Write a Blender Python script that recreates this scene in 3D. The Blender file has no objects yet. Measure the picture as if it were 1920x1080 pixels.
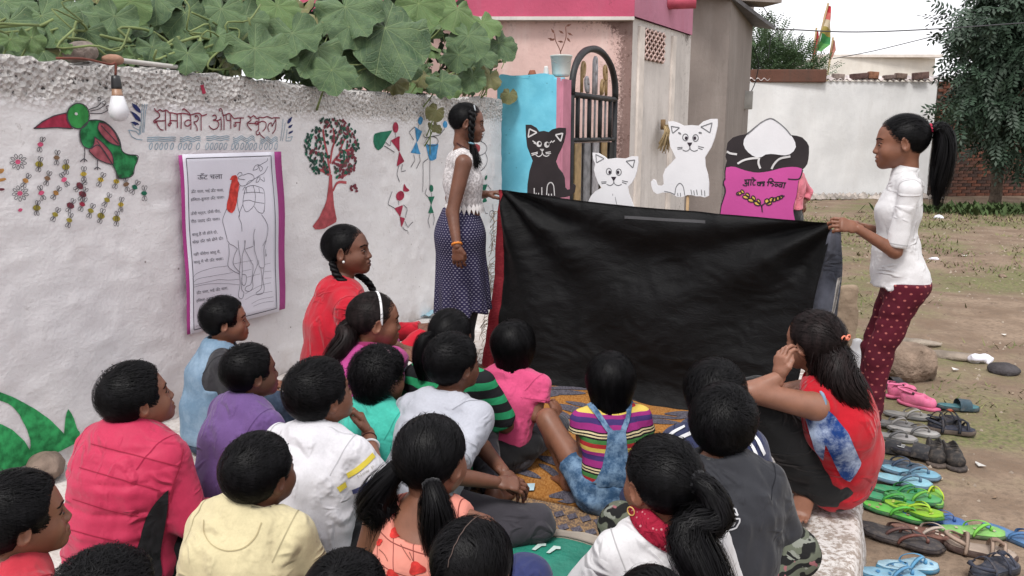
import bpy, math, random, time
import numpy as np
from mathutils import Vector, Matrix
from mathutils.bvhtree import BVHTree
from mathutils.geometry import delaunay_2d_cdt
T0 = time.time()
R = math.radians
random.seed(7)
SC = bpy.context.scene
COL = SC.collection
# ------------------------------------------------------------------ camera, sky, sun, exposure
CAM_H, PITCH, FPX = 1.35, 11.0, 1500.0
cam_data = bpy.data.cameras.new('camera')
cam_data.sensor_width = 36.0
cam_data.lens = FPX / 1920.0 * 36.0
cam_data.clip_start = 0.05
cam_data.clip_end = 900
cam = bpy.data.objects.new('camera', cam_data)
cam.location = (0, 0, CAM_H)
cam.rotation_euler = (R(90 - PITCH), 0, 0)
COL.objects.link(cam)
SC.camera = cam

SUN_EL, SUN_AZ = 58.0, 200.0      # azimuth from +Y clockwise: a veiled sun high behind the camera
world = bpy.data.worlds.new('World')
SC.world = world
world.use_nodes = True
wn = world.node_tree
for n in list(wn.nodes):
    wn.nodes.remove(n)
w_out = wn.nodes.new('ShaderNodeOutputWorld')
w_bg = wn.nodes.new('ShaderNodeBackground')
w_sky = wn.nodes.new('ShaderNodeTexSky')
w_sky.sky_type = 'NISHITA'
w_sky.sun_disc = False
w_sky.sun_elevation = R(SUN_EL)
w_sky.sun_rotation = R(SUN_AZ)
w_sky.air_density = 1.0
w_sky.dust_density = 1.5
w_sky.ozone_density = 1.0
w_hsv = wn.nodes.new('ShaderNodeHueSaturation')
w_hsv.inputs['Saturation'].default_value = 0.12      # cloud cover
wn.links.new(w_sky.outputs[0], w_hsv.inputs['Color'])
w_mix = wn.nodes.new('ShaderNodeMix')                # even white overcast over the clear sky
w_mix.data_type = 'RGBA'
w_mix.inputs[0].default_value = 0.85
w_mix.inputs[7].default_value = (5.6, 5.55, 5.75, 1)
wn.links.new(w_hsv.outputs[0], w_mix.inputs[6])
wn.links.new(w_mix.outputs[2], w_bg.inputs['Color'])
w_bg.inputs['Strength'].default_value = 0.125
wn.links.new(w_bg.outputs[0], w_out.inputs['Surface'])
sun_d = bpy.data.lights.new('sun', 'SUN')
sun_d.energy = 1.5
sun_d.angle = R(16)
sun_d.color = (1.0, 0.97, 0.93)
sun = bpy.data.objects.new('sun', sun_d)
_el, _az = R(SUN_EL), R(SUN_AZ)
_sd = Vector((math.sin(_az) * math.cos(_el), math.cos(_az) * math.cos(_el), math.sin(_el)))
sun.rotation_euler = _sd.to_track_quat('Z', 'Y').to_euler()
sun.location = (0, 0, 12)
COL.objects.link(sun)
vs = SC.view_settings
vs.view_transform = 'Standard'
vs.look = 'None'
vs.exposure = 0.90
vs.gamma = 1.0
vs.use_curve_mapping = False
SC.render.engine = 'CYCLES'
SC.cycles.use_denoising = True
SC.cycles.max_bounces = 6

# ------------------------------------------------------------------ pixel <-> world (1920x1080 photograph)
_cp, _sp = math.cos(R(PITCH)), math.sin(R(PITCH))
def ray(px, py):
    x, y = (px - 960.0) / FPX, (540.0 - py) / FPX
    return np.array([x, _cp + y * _sp, -_sp + y * _cp])
CAM = np.array([0, 0, CAM_H])
def at_Y(px, py, Y):
    d = ray(px, py); return CAM + d * (Y / d[1])
def at_z(px, py, z):
    d = ray(px, py); return CAM + d * ((z - CAM_H) / d[2])
def at_plane(px, py, p0, n):
    d = ray(px, py); return CAM + d * (np.dot(np.asarray(p0) - CAM, n) / np.dot(d, n))
def to_px(p):
    v = np.asarray(p, float) - CAM
    zc = v[1] * _cp - v[2] * _sp; yc = v[1] * _sp + v[2] * _cp
    return (960 + FPX * v[0] / zc, 540 - FPX * yc / zc)
def V3(*a): return np.array(a, float)
def unit(v):
    v = np.asarray(v, float); return v / (np.linalg.norm(v) + 1e-12)

# ------------------------------------------------------------------ noise
def _hash(ix, iy, iz, seed):
    n = (ix * 73856093) ^ (iy * 19349663) ^ (iz * 83492791) ^ (seed * 2654435)
    n = n & 0x7fffffff
    n = (n ^ (n >> 13)) * 1274126177 & 0x7fffffff
    return ((n ^ (n >> 16)) & 0xffff) / 65535.0
def vnoise(P, seed=0):
    P = np.asarray(P, float)
    I = np.floor(P).astype(np.int64); f = P - I
    f = f * f * (3 - 2 * f)
    x, y, z = I[..., 0], I[..., 1], I[..., 2]
    fx, fy, fz = f[..., 0], f[..., 1], f[..., 2]
    def L(a, b, t): return a + (b - a) * t
    c = lambda i, j, k: _hash(x + i, y + j, z + k, seed)
    return L(L(L(c(0,0,0), c(1,0,0), fx), L(c(0,1,0), c(1,1,0), fx), fy),
             L(L(c(0,0,1), c(1,0,1), fx), L(c(0,1,1), c(1,1,1), fx), fy), fz) * 2 - 1
def fbm(P, seed=0, o=3):
    s, a = 0, 1.0; P = np.asarray(P, float)
    for i in range(o):
        s = s + a * vnoise(P * 2 ** i, seed + i); a *= .5
    return s

# ------------------------------------------------------------------ materials
MATS = {}
class NT:
    def __init__(s, name):
        m = bpy.data.materials.new(name); m.use_nodes = True
        s.m = m; s.t = m.node_tree
        s.b = s.t.nodes['Principled BSDF']
        s.tc = s.t.nodes.new('ShaderNodeTexCoord')
        s.obj = s.tc.outputs['Object']
    def n(s, typ, **kw):
        nd = s.t.nodes.new('ShaderNode' + typ)
        for k, v in kw.items():
            if k in nd.inputs.keys(): s.set(nd.inputs[k], v)
            else: setattr(nd, k, v)
        return nd
    def set(s, sock, v):
        if isinstance(v, bpy.types.NodeSocket): s.t.links.new(v, sock)
        elif isinstance(v, tuple) and len(v) == 3 and sock.type == 'RGBA': sock.default_value = (*v, 1)
        else: sock.default_value = v
    def noise(s, scale, detail=4, vec=None, rough=.55, out='Fac', dist=0.0):
        nd = s.n('TexNoise', Scale=scale, Detail=detail, Roughness=rough, Distortion=dist)
        s.set(nd.inputs['Vector'], vec or s.obj); return nd.outputs[out]
    def voro(s, scale, vec=None, feature='F1', out='Distance', rnd=1.0):
        nd = s.n('TexVoronoi', Scale=scale, feature=feature, Randomness=rnd)
        s.set(nd.inputs['Vector'], vec or s.obj); return nd.outputs[out]
    def math(s, op, a, b=0.0, c=0.0, clamp=False):
        nd = s.n('Math', operation=op); nd.use_clamp = clamp
        s.set(nd.inputs[0], a); s.set(nd.inputs[1], b); s.set(nd.inputs[2], c); return nd.outputs[0]
    def step(s, x, a, b):
        nd = s.n('MapRange'); nd.interpolation_type = 'SMOOTHSTEP'
        s.set(nd.inputs[0], x); s.set(nd.inputs[1], a); s.set(nd.inputs[2], b); return nd.outputs[0]
    def mix(s, f, a, b, bt='MIX'):
        nd = s.n('Mix', data_type='RGBA', blend_type=bt)
        s.set(nd.inputs[0], f); s.set(nd.inputs[6], a); s.set(nd.inputs[7], b); return nd.outputs[2]
    def sep(s, v=None):
        nd = s.n('SeparateXYZ'); s.set(nd.inputs[0], v or s.obj); return nd.outputs
    def comb(s, x, y, z):
        nd = s.n('CombineXYZ')
        for i, q in enumerate((x, y, z)): s.set(nd.inputs[i], q)
        return nd.outputs[0]
    def mapping(s, scale=(1, 1, 1), rot=(0, 0, 0), vec=None):
        nd = s.n('Mapping'); s.set(nd.inputs['Vector'], vec or s.obj)
        nd.inputs['Scale'].default_value = scale; nd.inputs['Rotation'].default_value = rot; return nd.outputs[0]
    def attr(s, name, out='Fac'):
        nd = s.n('Attribute', attribute_name=name); return nd.outputs[out]
    def ramp(s, f, stops, interp='LINEAR'):
        nd = s.n('ValToRGB'); s.set(nd.inputs[0], f); cr = nd.color_ramp; cr.interpolation = interp
        while len(cr.elements) < len(stops): cr.elements.new(.5)
        for e, (p, c) in zip(cr.elements, stops): e.position = p; e.color = (*c, 1)
        return nd.outputs[0]
    def bump(s, h, strength=.3, dist=.01, prev=None):
        nd = s.n('Bump', Strength=strength, Distance=dist); s.set(nd.inputs['Height'], h)
        if prev is not None: s.set(nd.inputs['Normal'], prev)
        return nd.outputs[0]
    def done(s, col, rough=.85, spec=.3, normal=None, **kw):
        s.set(s.b.inputs['Base Color'], col); s.set(s.b.inputs['Roughness'], rough)
        s.set(s.b.inputs['Specular IOR Level'], spec)
        if normal is not None: s.set(s.b.inputs['Normal'], normal)
        for k, v in kw.items(): s.set(s.b.inputs[k], v)
        return s.m
def sc_(c, f): return tuple(min(1, x * f) for x in c)
def M(name, col, rough=.8, spec=.3, var=.15, vs=6.0, bump=.15, bs=90.0, bd=.004, **kw):
    if name in MATS: return MATS[name]
    s = NT(name)
    c = s.mix(s.step(s.noise(vs), .3, .7), sc_(col, 1 - var), sc_(col, 1 + var))
    nm = s.bump(s.noise(bs, 3), bump, bd) if bump else None
    MATS[name] = s.done(c, rough, spec, nm, **kw); return MATS[name]
FCOL = {}
def fabric(name, col, var=.12, sheen=.15, rough=.9, dust=.0):
    """woven or knitted cloth: broad tone variation, fold relief, thread relief"""
    if name in MATS: return MATS[name]
    FCOL[name] = col; s = NT(name)
    c = s.mix(s.step(s.noise(7), .3, .7), sc_(col, 1 - var), sc_(col, 1 + var))
    c = s.mix(s.math('MULTIPLY', s.step(s.noise(160, 2), .35, .75), .22), c, sc_(col, .7))
    rd = s.math('ABSOLUTE', s.math('SUBTRACT', s.noise(6.5, 2, s.mapping((1, 1, .35), (.35, .55, .2)), dist=.9), .5))
    rd2 = s.math('ABSOLUTE', s.math('SUBTRACT', s.noise(6, 2, s.mapping((.5, .5, 1.6), (.2, -.5, .6)), dist=.7), .5))
    cr = s.math('MAXIMUM', s.math('MULTIPLY', s.step(rd, .075, .0), s.step(s.noise(5.1), .46, .62)), s.math('MULTIPLY', s.step(rd2, .06, .0), s.step(s.noise(4.3, 2, s.mapping(rot=(1, 2, 0))), .48, .62)))
    nm = s.bump(s.math('ADD', cr, s.math('MULTIPLY', s.noise(13, 2), .6)), .55, .016)
    nm = s.bump(s.noise(420, 1), .25, .0015, nm)
    MATS[name] = s.done(c, rough, .2, nm, **{'Sheen Weight': sheen}); return MATS[name]

# ------------------------------------------------------------------ meshes
class MB:
    """collects polygons; build() links them as one mesh object"""
    def __init__(s): s.v, s.f, s.n = [], [], 0
    def add(s, v, f):
        v = np.asarray(v, float).reshape(-1, 3); s.v.append(v)
        s.f.extend([[i + s.n for i in q] for q in f]); s.n += len(v)
    def box(s, c, d, rz=0.0, rot=None):
        c = np.asarray(c, float); d = np.asarray(d, float) / 2
        b = np.array([[x, y, z] for x in (-1, 1) for y in (-1, 1) for z in (-1, 1)]) * d
        if rot is not None: b = b @ np.asarray(rot).T
        elif rz:
            co, si = math.cos(rz), math.sin(rz); b = b @ np.array([[co, -si, 0], [si, co, 0], [0, 0, 1]]).T
        s.add(b + c, [(0,1,3,2), (4,6,7,5), (0,4,5,1), (2,3,7,6), (0,2,6,4), (1,5,7,3)])
    def tube(s, pts, r, n=8, caps=True):
        pts = np.asarray(pts, float); m = len(pts)
        rr = np.full(m, r) if np.isscalar(r) else np.asarray(r, float)
        T = np.gradient(pts, axis=0); T /= np.linalg.norm(T, axis=1)[:, None] + 1e-12
        ref = V3(0, 0, 1) if abs(T[0][2]) < .9 else V3(1, 0, 0)
        vv = []
        for i in range(m):
            a = unit(np.cross(T[i], ref)); b = np.cross(T[i], a); ref = np.cross(a, T[i])
            for k in range(n):
                t = 2 * math.pi * k / n; vv.append(pts[i] + rr[i] * (a * math.cos(t) + b * math.sin(t)))
        ff = [(i*n+k, i*n+(k+1) % n, (i+1)*n+(k+1) % n, (i+1)*n+k) for i in range(m-1) for k in range(n)]
        if caps: ff += [tuple(range(n))[::-1], tuple(range((m-1)*n, m*n))]
        s.add(vv, ff)
    def lathe(s, prof, n=20, at=(0, 0, 0), M3=None):
        vv = [(r * math.cos(2*math.pi*k/n), r * math.sin(2*math.pi*k/n), z) for r, z in prof for k in range(n)]
        vv = np.array(vv)
        if M3 is not None: vv = vv @ np.asarray(M3).T
        m = len(prof)
        ff = [(i*n+k, i*n+(k+1) % n, (i+1)*n+(k+1) % n, (i+1)*n+k) for i in range(m-1) for k in range(n)]
        ff += [tuple(range(n))[::-1], tuple(range((m-1)*n, m*n))]
        s.add(vv + np.asarray(at), ff)
    def prism(s, poly, th, frame):
        """polygon (2-D) extruded by th along frame normal; frame=(origin, ex, ey)"""
        o, ex, ey = [np.asarray(q, float) for q in frame]; nz = np.cross(ex, ey); n = len(poly)
        a = [o + ex * x + ey * y for x, y in poly]; b = [p + nz * th for p in a]
        r = delaunay_2d_cdt([Vector(p) for p in poly], [], [list(range(n))], 1, 1e-6)
        tv = [o + ex * p[0] + ey * p[1] for p in r[0]]; m = len(tv)
        s.add(tv + [p + nz * th for p in tv], [tuple(f)[::-1] for f in r[2]] + [tuple(i + m for i in f) for f in r[2]])
        s.add(a + b, [(i, (i+1) % n, n+(i+1) % n, n+i) for i in range(n)])
    def build(s, name, mat, parent=None, smooth=True, loc=None, attrs=None, uv=None, bevel=0, flat_angle=None):
        v = np.concatenate(s.v) if s.v else np.zeros((0, 3))
        if loc is not None: v = v - np.asarray(loc)
        return mk(name, v, s.f, mat, parent, smooth, loc, attrs, uv, bevel)
def mesh_data(name, v, f, mat, smooth=True, attrs=None, uv=None):
    me = bpy.data.meshes.new(name)
    v = np.asarray(v, np.float32)
    if isinstance(f, np.ndarray) and f.ndim == 2:
        k = f.shape[1]; nf = len(f); me.vertices.add(len(v)); me.vertices.foreach_set('co', v.ravel())
        me.loops.add(nf * k); me.loops.foreach_set('vertex_index', f.astype(np.int32).ravel())
        me.polygons.add(nf); me.polygons.foreach_set('loop_start', np.arange(0, nf * k, k, dtype=np.int32))
        me.update(calc_edges=True)
    else:
        me.from_pydata(v.tolist(), [], [tuple(int(i) for i in q) for q in f])
    me.validate()
    if smooth: me.polygons.foreach_set('use_smooth', np.ones(len(me.polygons), bool))
    for mm in (mat if isinstance(mat, (list, tuple)) else [mat]):
        if mm: me.materials.append(mm)
    if attrs:
        for k, a in attrs.items():
            at = me.attributes.new(k, 'FLOAT', 'POINT'); at.data.foreach_set('value', np.asarray(a, np.float32))
    if uv is not None:
        ul = me.uv_layers.new(name='UVMap'); li = np.zeros(len(me.loops), np.int32); me.loops.foreach_get('vertex_index', li)
        ul.data.foreach_set('uv', np.asarray(uv, np.float32)[li].ravel())
    return me
def mk(name, v, f, mat, parent=None, smooth=True, loc=None, attrs=None, uv=None, bevel=0):
    o = bpy.data.objects.new(name, mesh_data(name, v, f, mat, smooth, attrs, uv)); COL.objects.link(o)
    if loc is not None: o.location = tuple(loc)
    if parent is not None: o.parent = parent
    if bevel:
        b = o.modifiers.new('bevel', 'BEVEL'); b.width = bevel; b.segments = 2; b.limit_method = 'ANGLE'
    return o
def tag(o, label=None, cat=None, group=None, kind=None):
    if label: o['label'] = label
    if cat: o['category'] = cat
    if group: o['group'] = group
    if kind: o['kind'] = kind
    return o
def empty(name, loc, rz=0.0):
    o = bpy.data.objects.new(name, None); o.location = tuple(loc); o.rotation_euler = (0, 0, rz)
    o.empty_display_size = .1; COL.objects.link(o); return o

# ------------------------------------------------------------------ distance fields -> surface
def smin(a, b, k):
    if k <= 0: return np.minimum(a, b)
    h = np.maximum(k - np.abs(a - b), 0) / k
    return np.minimum(a, b) - h * h * k * .25
class SDF:
    def __init__(s): s.p = []
    def cap(s, a, b, ra, rb=None, k=.02, op='+', flat=False):
        a, b = np.asarray(a, float), np.asarray(b, float); rb = ra if rb is None else rb
        ab = b - a; L2 = max(ab @ ab, 1e-12); d = ab / math.sqrt(L2)
        def fn(P):
            w = P - a; t = np.clip(w @ ab / L2, 0, 1)
            r = np.linalg.norm(w - t[..., None] * ab, axis=-1) - (ra + (rb - ra) * t)
            return np.maximum(r, (P - b) @ d) if flat else r
        m = max(ra, rb); s.p.append((fn, np.minimum(a, b) - m, np.maximum(a, b) + m, k, op)); return s
    def ecap(s, a, b, Ra, Rb, side=(1, 0, 0), k=.03, op='+', flat=False):
        a, b = np.asarray(a, float), np.asarray(b, float); ab = b - a; L = np.linalg.norm(ab); d = ab / L
        sd = np.asarray(side, float); sd = unit(sd - d * (sd @ d)); nn = np.cross(d, sd)
        def fn(P):
            w = P - a; t = np.clip(w @ d / L, 0, 1); q = w - (t * L)[..., None] * d
            rx = Ra[0] + (Rb[0] - Ra[0]) * t; ry = Ra[1] + (Rb[1] - Ra[1]) * t; mn = np.minimum(rx, ry)
            r = (np.sqrt(((q @ sd) / rx) ** 2 + ((q @ nn) / ry) ** 2 + ((q @ d) / mn) ** 2) - 1) * mn
            return np.maximum(r, (P - b) @ d) if flat else r
        m = max(*Ra, *Rb); s.p.append((fn, np.minimum(a, b) - m, np.maximum(a, b) + m, k, op)); return s
    def ell(s, c, r, rot=None, k=.015, op='+'):
        c = np.asarray(c, float); r = np.asarray(r, float); Rt = None if rot is None else np.asarray(rot, float)
        def fn(P):
            q = P - c
            if Rt is not None: q = q @ Rt
            k0 = np.linalg.norm(q / r, axis=-1); k1 = np.linalg.norm(q / (r * r), axis=-1) + 1e-9
            return k0 * (k0 - 1) / k1
        m = np.full(3, r.max()) if Rt is not None else r
        s.p.append((fn, c - m, c + m, k, op)); return s
    def plane(s, p, n, lo=None, hi=None, k=0.0):
        """cut away the side n points to"""
        p = np.asarray(p, float); n = unit(n)
        s.p.append((lambda P: (P - p) @ n, None if lo is None else np.asarray(lo, float), None if hi is None else np.asarray(hi, float), k, 'cut')); return s
    def at(s, P):
        F = np.full(P.shape[:-1], .3)
        for fn, lo, hi, k, op in s.p:
            d = fn(P)
            if op == '+': F = smin(F, d, k)
            elif op == '-': F = -smin(-F, d, k)
            else: F = np.maximum(F, d)
        return F
    def mesh(s, h, disp=None, relax=1):
        lo = np.min([p[1] for p in s.p if p[4] == '+'], axis=0) - 3 * h - .01
        hi = np.max([p[2] for p in s.p if p[4] == '+'], axis=0) + 3 * h + .01
        N = np.ceil((hi - lo) / h).astype(int) + 1
        ax = [lo[i] + h * np.arange(N[i]) for i in range(3)]
        F = np.full(N, .3)
        for fn, a, b, k, op in s.p:
            if a is None: i0, i1 = np.zeros(3, int), N
            else:
                pad = k + 3 * h
                i0 = np.clip(np.floor((a - pad - lo) / h).astype(int), 0, N); i1 = np.clip(np.ceil((b + pad - lo) / h).astype(int) + 1, 0, N)
            if np.any(i1 <= i0): continue
            sl = tuple(slice(i0[i], i1[i]) for i in range(3))
            P = np.stack(np.meshgrid(*[ax[i][sl[i]] for i in range(3)], indexing='ij'), -1)
            d = fn(P)
            if op == '+': F[sl] = smin(F[sl], d, k)
            elif op == '-': F[sl] = -smin(-F[sl], d, k)
            else: F[sl] = np.maximum(F[sl], d)
        if disp is not None:
            m = np.abs(F) < .03; I = np.argwhere(m)
            if len(I): F[m] += disp(lo + I * h)
        return surfnets(F, lo, h, relax)
def surfnets(F, lo, h, relax=1):
    S = F < 0
    c = lambda i, j, k: S[i:S.shape[0]-1+i, j:S.shape[1]-1+j, k:S.shape[2]-1+k]
    cs = [c(i, j, k) for i in (0, 1) for j in (0, 1) for k in (0, 1)]
    anyv = np.logical_or.reduce(cs); allv = np.logical_and.reduce(cs)
    I = np.argwhere(anyv & ~allv)
    O = np.array([(i, j, k) for i in (0, 1) for j in (0, 1) for k in (0, 1)])
    Vv = np.stack([F[I[:, 0]+o[0], I[:, 1]+o[1], I[:, 2]+o[2]] for o in O], 1)
    acc = np.zeros((len(I), 3)); cnt = np.zeros(len(I))
    for a in range(8):
        for b in range(a+1, 8):
            if np.abs(O[a]-O[b]).sum() != 1: continue
            x = (Vv[:, a] < 0) != (Vv[:, b] < 0)
            t = np.where(x, Vv[:, a] / np.where(x, Vv[:, a] - Vv[:, b], 1), 0)
            acc += np.where(x[:, None], O[a] + t[:, None] * (O[b] - O[a]), 0); cnt += x
    pos = lo + (I + acc / cnt[:, None]) * h
    vid = np.full(anyv.shape, -1, np.int64); vid[tuple(I.T)] = np.arange(len(I))
    fs = []
    for axn in range(3):
        sl0 = [slice(None)] * 3; sl1 = [slice(None)] * 3
        sl0[axn] = slice(0, -1); sl1[axn] = slice(1, None)
        A, B = S[tuple(sl0)], S[tuple(sl1)]
        E = np.argwhere(A != B); u, v = (axn+1) % 3, (axn+2) % 3
        E = E[(E[:, u] > 0) & (E[:, v] > 0) & (E[:, u] < F.shape[u]-1) & (E[:, v] < F.shape[v]-1)]
        ins = A[tuple(E.T)]
        def g(du, dv):
            e = E.copy(); e[:, u] -= du; e[:, v] -= dv; return vid[tuple(e.T)]
        q = np.stack([g(1, 1), g(0, 1), g(0, 0), g(1, 0)], 1)
        q = np.where(ins[:, None], q, q[:, ::-1]); fs.append(q)
    Q = np.concatenate(fs); Q = Q[(Q >= 0).all(1)]
    for _ in range(relax):
        nb = np.zeros_like(pos); n = np.zeros(len(pos))
        for a in range(4):
            np.add.at(nb, Q[:, a], pos[Q[:, (a+1) % 4]]); np.add.at(n, Q[:, a], 1)
            np.add.at(nb, Q[:, a], pos[Q[:, (a+3) % 4]]); np.add.at(n, Q[:, a], 1)
        pos = pos * .5 + nb / np.maximum(n, 1)[:, None] * .5
    return pos, Q
# ------------------------------------------------------------------ people: builder
def skin_mat(name, col):
    if name in MATS: return MATS[name]
    s = NT(name)
    c = s.mix(s.step(s.noise(14, 3), .3, .7), sc_(col, .88), sc_(col, 1.1))
    c = s.mix(s.attr('lip'), c, (col[0] * .62, col[1] * .5, col[2] * .55))
    nm = s.bump(s.noise(260, 2), .12, .002)
    c = s.mix(s.math('MULTIPLY', s.step(s.noise(45, 3, rough=.7), .5, .72), .35), c, sc_(col, .72))
    MATS[name] = s.done(c, .47, .38, nm, **{'Subsurface Weight': .06, 'Subsurface Radius': (.5, .2, .1), 'Subsurface Scale': .01})
    return MATS[name]
SKIN = [skin_mat('skin_dark', (.135, .056, .034)), skin_mat('skin_mid', (.200, .085, .051)), skin_mat('skin_tan', (.24, .110, .071))]
def hair_mat(name, col):
    if name in MATS: return MATS[name]
    s = NT(name)
    f = s.noise(55, 3, s.mapping((1, 1, .25)))
    c = s.mix(s.step(f, .35, .75), sc_(col, .6), sc_(col, 1.7))
    MATS[name] = s.done(c, .46, .12, s.bump(s.noise(180, 2, s.mapping((1, 1, .2))), .4, .003)); return MATS[name]
HAIR = hair_mat('hair_black', (.0034, .0031, .0037))
HAIRB = hair_mat('hair_brown_black', (.012, .0078, .0078))
EYEW = M('eye_white', (.55, .52, .48), .25, .5, .03, bump=0)
EYED = M('eye_iris', (.012, .008, .006), .12, .5, .03, bump=0)

def rotz(a):
    c, s = math.cos(a), math.sin(a); return np.array([[c, -s, 0], [s, c, 0], [0, 0, 1.]])
def rotx(a):
    c, s = math.cos(a), math.sin(a); return np.array([[1., 0, 0], [0, c, -s], [0, s, c]])
def roty(a):
    c, s = math.cos(a), math.sin(a); return np.array([[c, 0, s], [0, 1., 0], [-s, 0, c]])
def spline(pts, n):
    P = np.asarray(pts, float); m = len(P)
    if m == 2: return P[0] + (P[1] - P[0]) * np.linspace(0, 1, n)[:, None]
    E = np.vstack([2*P[0]-P[1], P, 2*P[-1]-P[-2]]); out = []
    for t in np.linspace(0, m - 1 - 1e-6, n):
        i = int(t); u = t - i; a, b, c, d = E[i:i+4]
        out.append(.5 * (2*b + (c-a)*u + (2*a-5*b+4*c-d)*u*u + (3*b-a-3*c+d)*u**3))
    return np.array(out)
def ribbons(paths, widths, outw):
    """paths (n,m,3), widths (m,) or (n,m), outw (n,m,3) facing -> verts, quads"""
    n, m, _ = paths.shape
    T = np.gradient(paths, axis=1); S = np.cross(T, outw); S /= np.linalg.norm(S, axis=2)[..., None] + 1e-9
    w = np.broadcast_to(np.asarray(widths), (n, m))[..., None] / 2
    v = np.stack([paths - S*w, paths + S*w], 2).reshape(-1, 3)
    b = (np.arange(n)[:, None] * m + np.arange(m-1)[None]) * 2
    q = np.stack([b, b+1, b+3, b+2], -1).reshape(-1, 4)
    return v, q

def head_sdf(fem=False):
    s = SDF()
    s.ell((0, -.014, .026), (.0715, .088, .079)).ell((0, .030, -.033), (.054, .050, .062), k=.03)
    s.ell((0, .040, .030), (.052, .040, .045), k=.03)
    for x in (-1, 1): s.cap((x*.041, .002, -.038), (x*.012, .058, -.076), .021, .0165, k=.03)
    s.ell((0, .066, -.082), (.0145, .0125, .0125), k=.02)
    for x in (-1, 1):
        s.ell((x*.035, .050, -.032), (.024, .025, .026), k=.025)
        s.cap((x*.014, .0745, .017), (x*.036, .063, .018), .0075, .007, k=.02)
    for x in (-1, 1):
        s.ell((x*.030, .090, -.004), (.0175, .017, .0115), k=.016, op='-')
        s.ell((x*.030, .0665, -.004), (.0165, .0148, .0125), k=.005)
    s.cap((0, .0775, .004), (0, .0915, -.030), .0065, .0098, k=.012)
    for x in (-1, 1): s.ell((x*.0112, .0855, -.0335), (.0078, .0095, .0068), k=.007)
    s.ell((0, .074, -.058), (.023, .015, .014), k=.012)
    s.cap((-.0135, .0838, -.0540), (.0135, .0838, -.0540), .0070, k=.005).cap((-.0115, .0825, -.0665), (.0115, .0825, -.0665), .0082, k=.004)
    s.cap((-.020, .087, -.0603), (.020, .087, -.0603), .0022, k=.003, op='-')
    for x in (-1, 1):
        rt = rotz(x * -.45) @ rotx(-.2)
        s.ell((x*.0755, -.012, -.006), (.0075, .019, .031), rot=rt, k=.006)
        s.ell((x*.0835, -.006, -.004), (.0065, .0105, .019), rot=rt, k=.004, op='-')
    s.cap((0, -.022, -.03), (0, -.03, -.115), .046, .042, k=.03)
    return s
SKULL = SDF().ell((0, -.014, .026), (.0715, .088, .079)).ell((0, .030, -.035), (.054, .052, .066), k=.03)
SKULLB = SDF().ell((0, -.014, .026), (.072, .089, .079)).ell((0, .028, -.03), (.055, .05, .066), k=.03).ecap((0, -.018, .01), (0, -.030, -.085), (.073, .074), (.062, .055), k=.03)
HC = V3(0, -.012, .015)
def star(sdf, D, it=14):
    lo = np.full(D.shape[:-1], .02); hi = np.full(D.shape[:-1], .22)
    for _ in range(it):
        m = (lo + hi) / 2; ins = sdf.at(HC + D * m[..., None]) < 0
        lo = np.where(ins, m, lo); hi = np.where(ins, hi, m)
    return (lo + hi) / 2
_DIRS = None
LINES = {
 'boy': ([-.12, -.06, -.032, -.014, .010, .026, .042, .055, .075, .1], [-.062, -.062, -.036, .006, .000, .004, .030, .052, .062, .064]),
 'tied': ([-.12, -.06, -.034, -.014, .012, .032, .050, .065, .08, .1], [-.07, -.066, -.045, .010, .010, .022, .044, .058, .066, .068]),
 'long': ([-.12, -.035, -.024, -.014, .012, .032, .050, .065, .08, .1], [-.115, -.115, -.05, .010, .010, .022, .044, .058, .066, .068]),
 'bob': ([-.12, -.04, -.005, .02, .034, .044, .055, .07, .1], [-.115, -.115, -.11, -.095, -.06, .0, .035, .045, .05]),
}
def rnd(*sh): return NPR.random(sh)
NPR = np.random.RandomState(11)
HEAD_CACHE = {}

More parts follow.
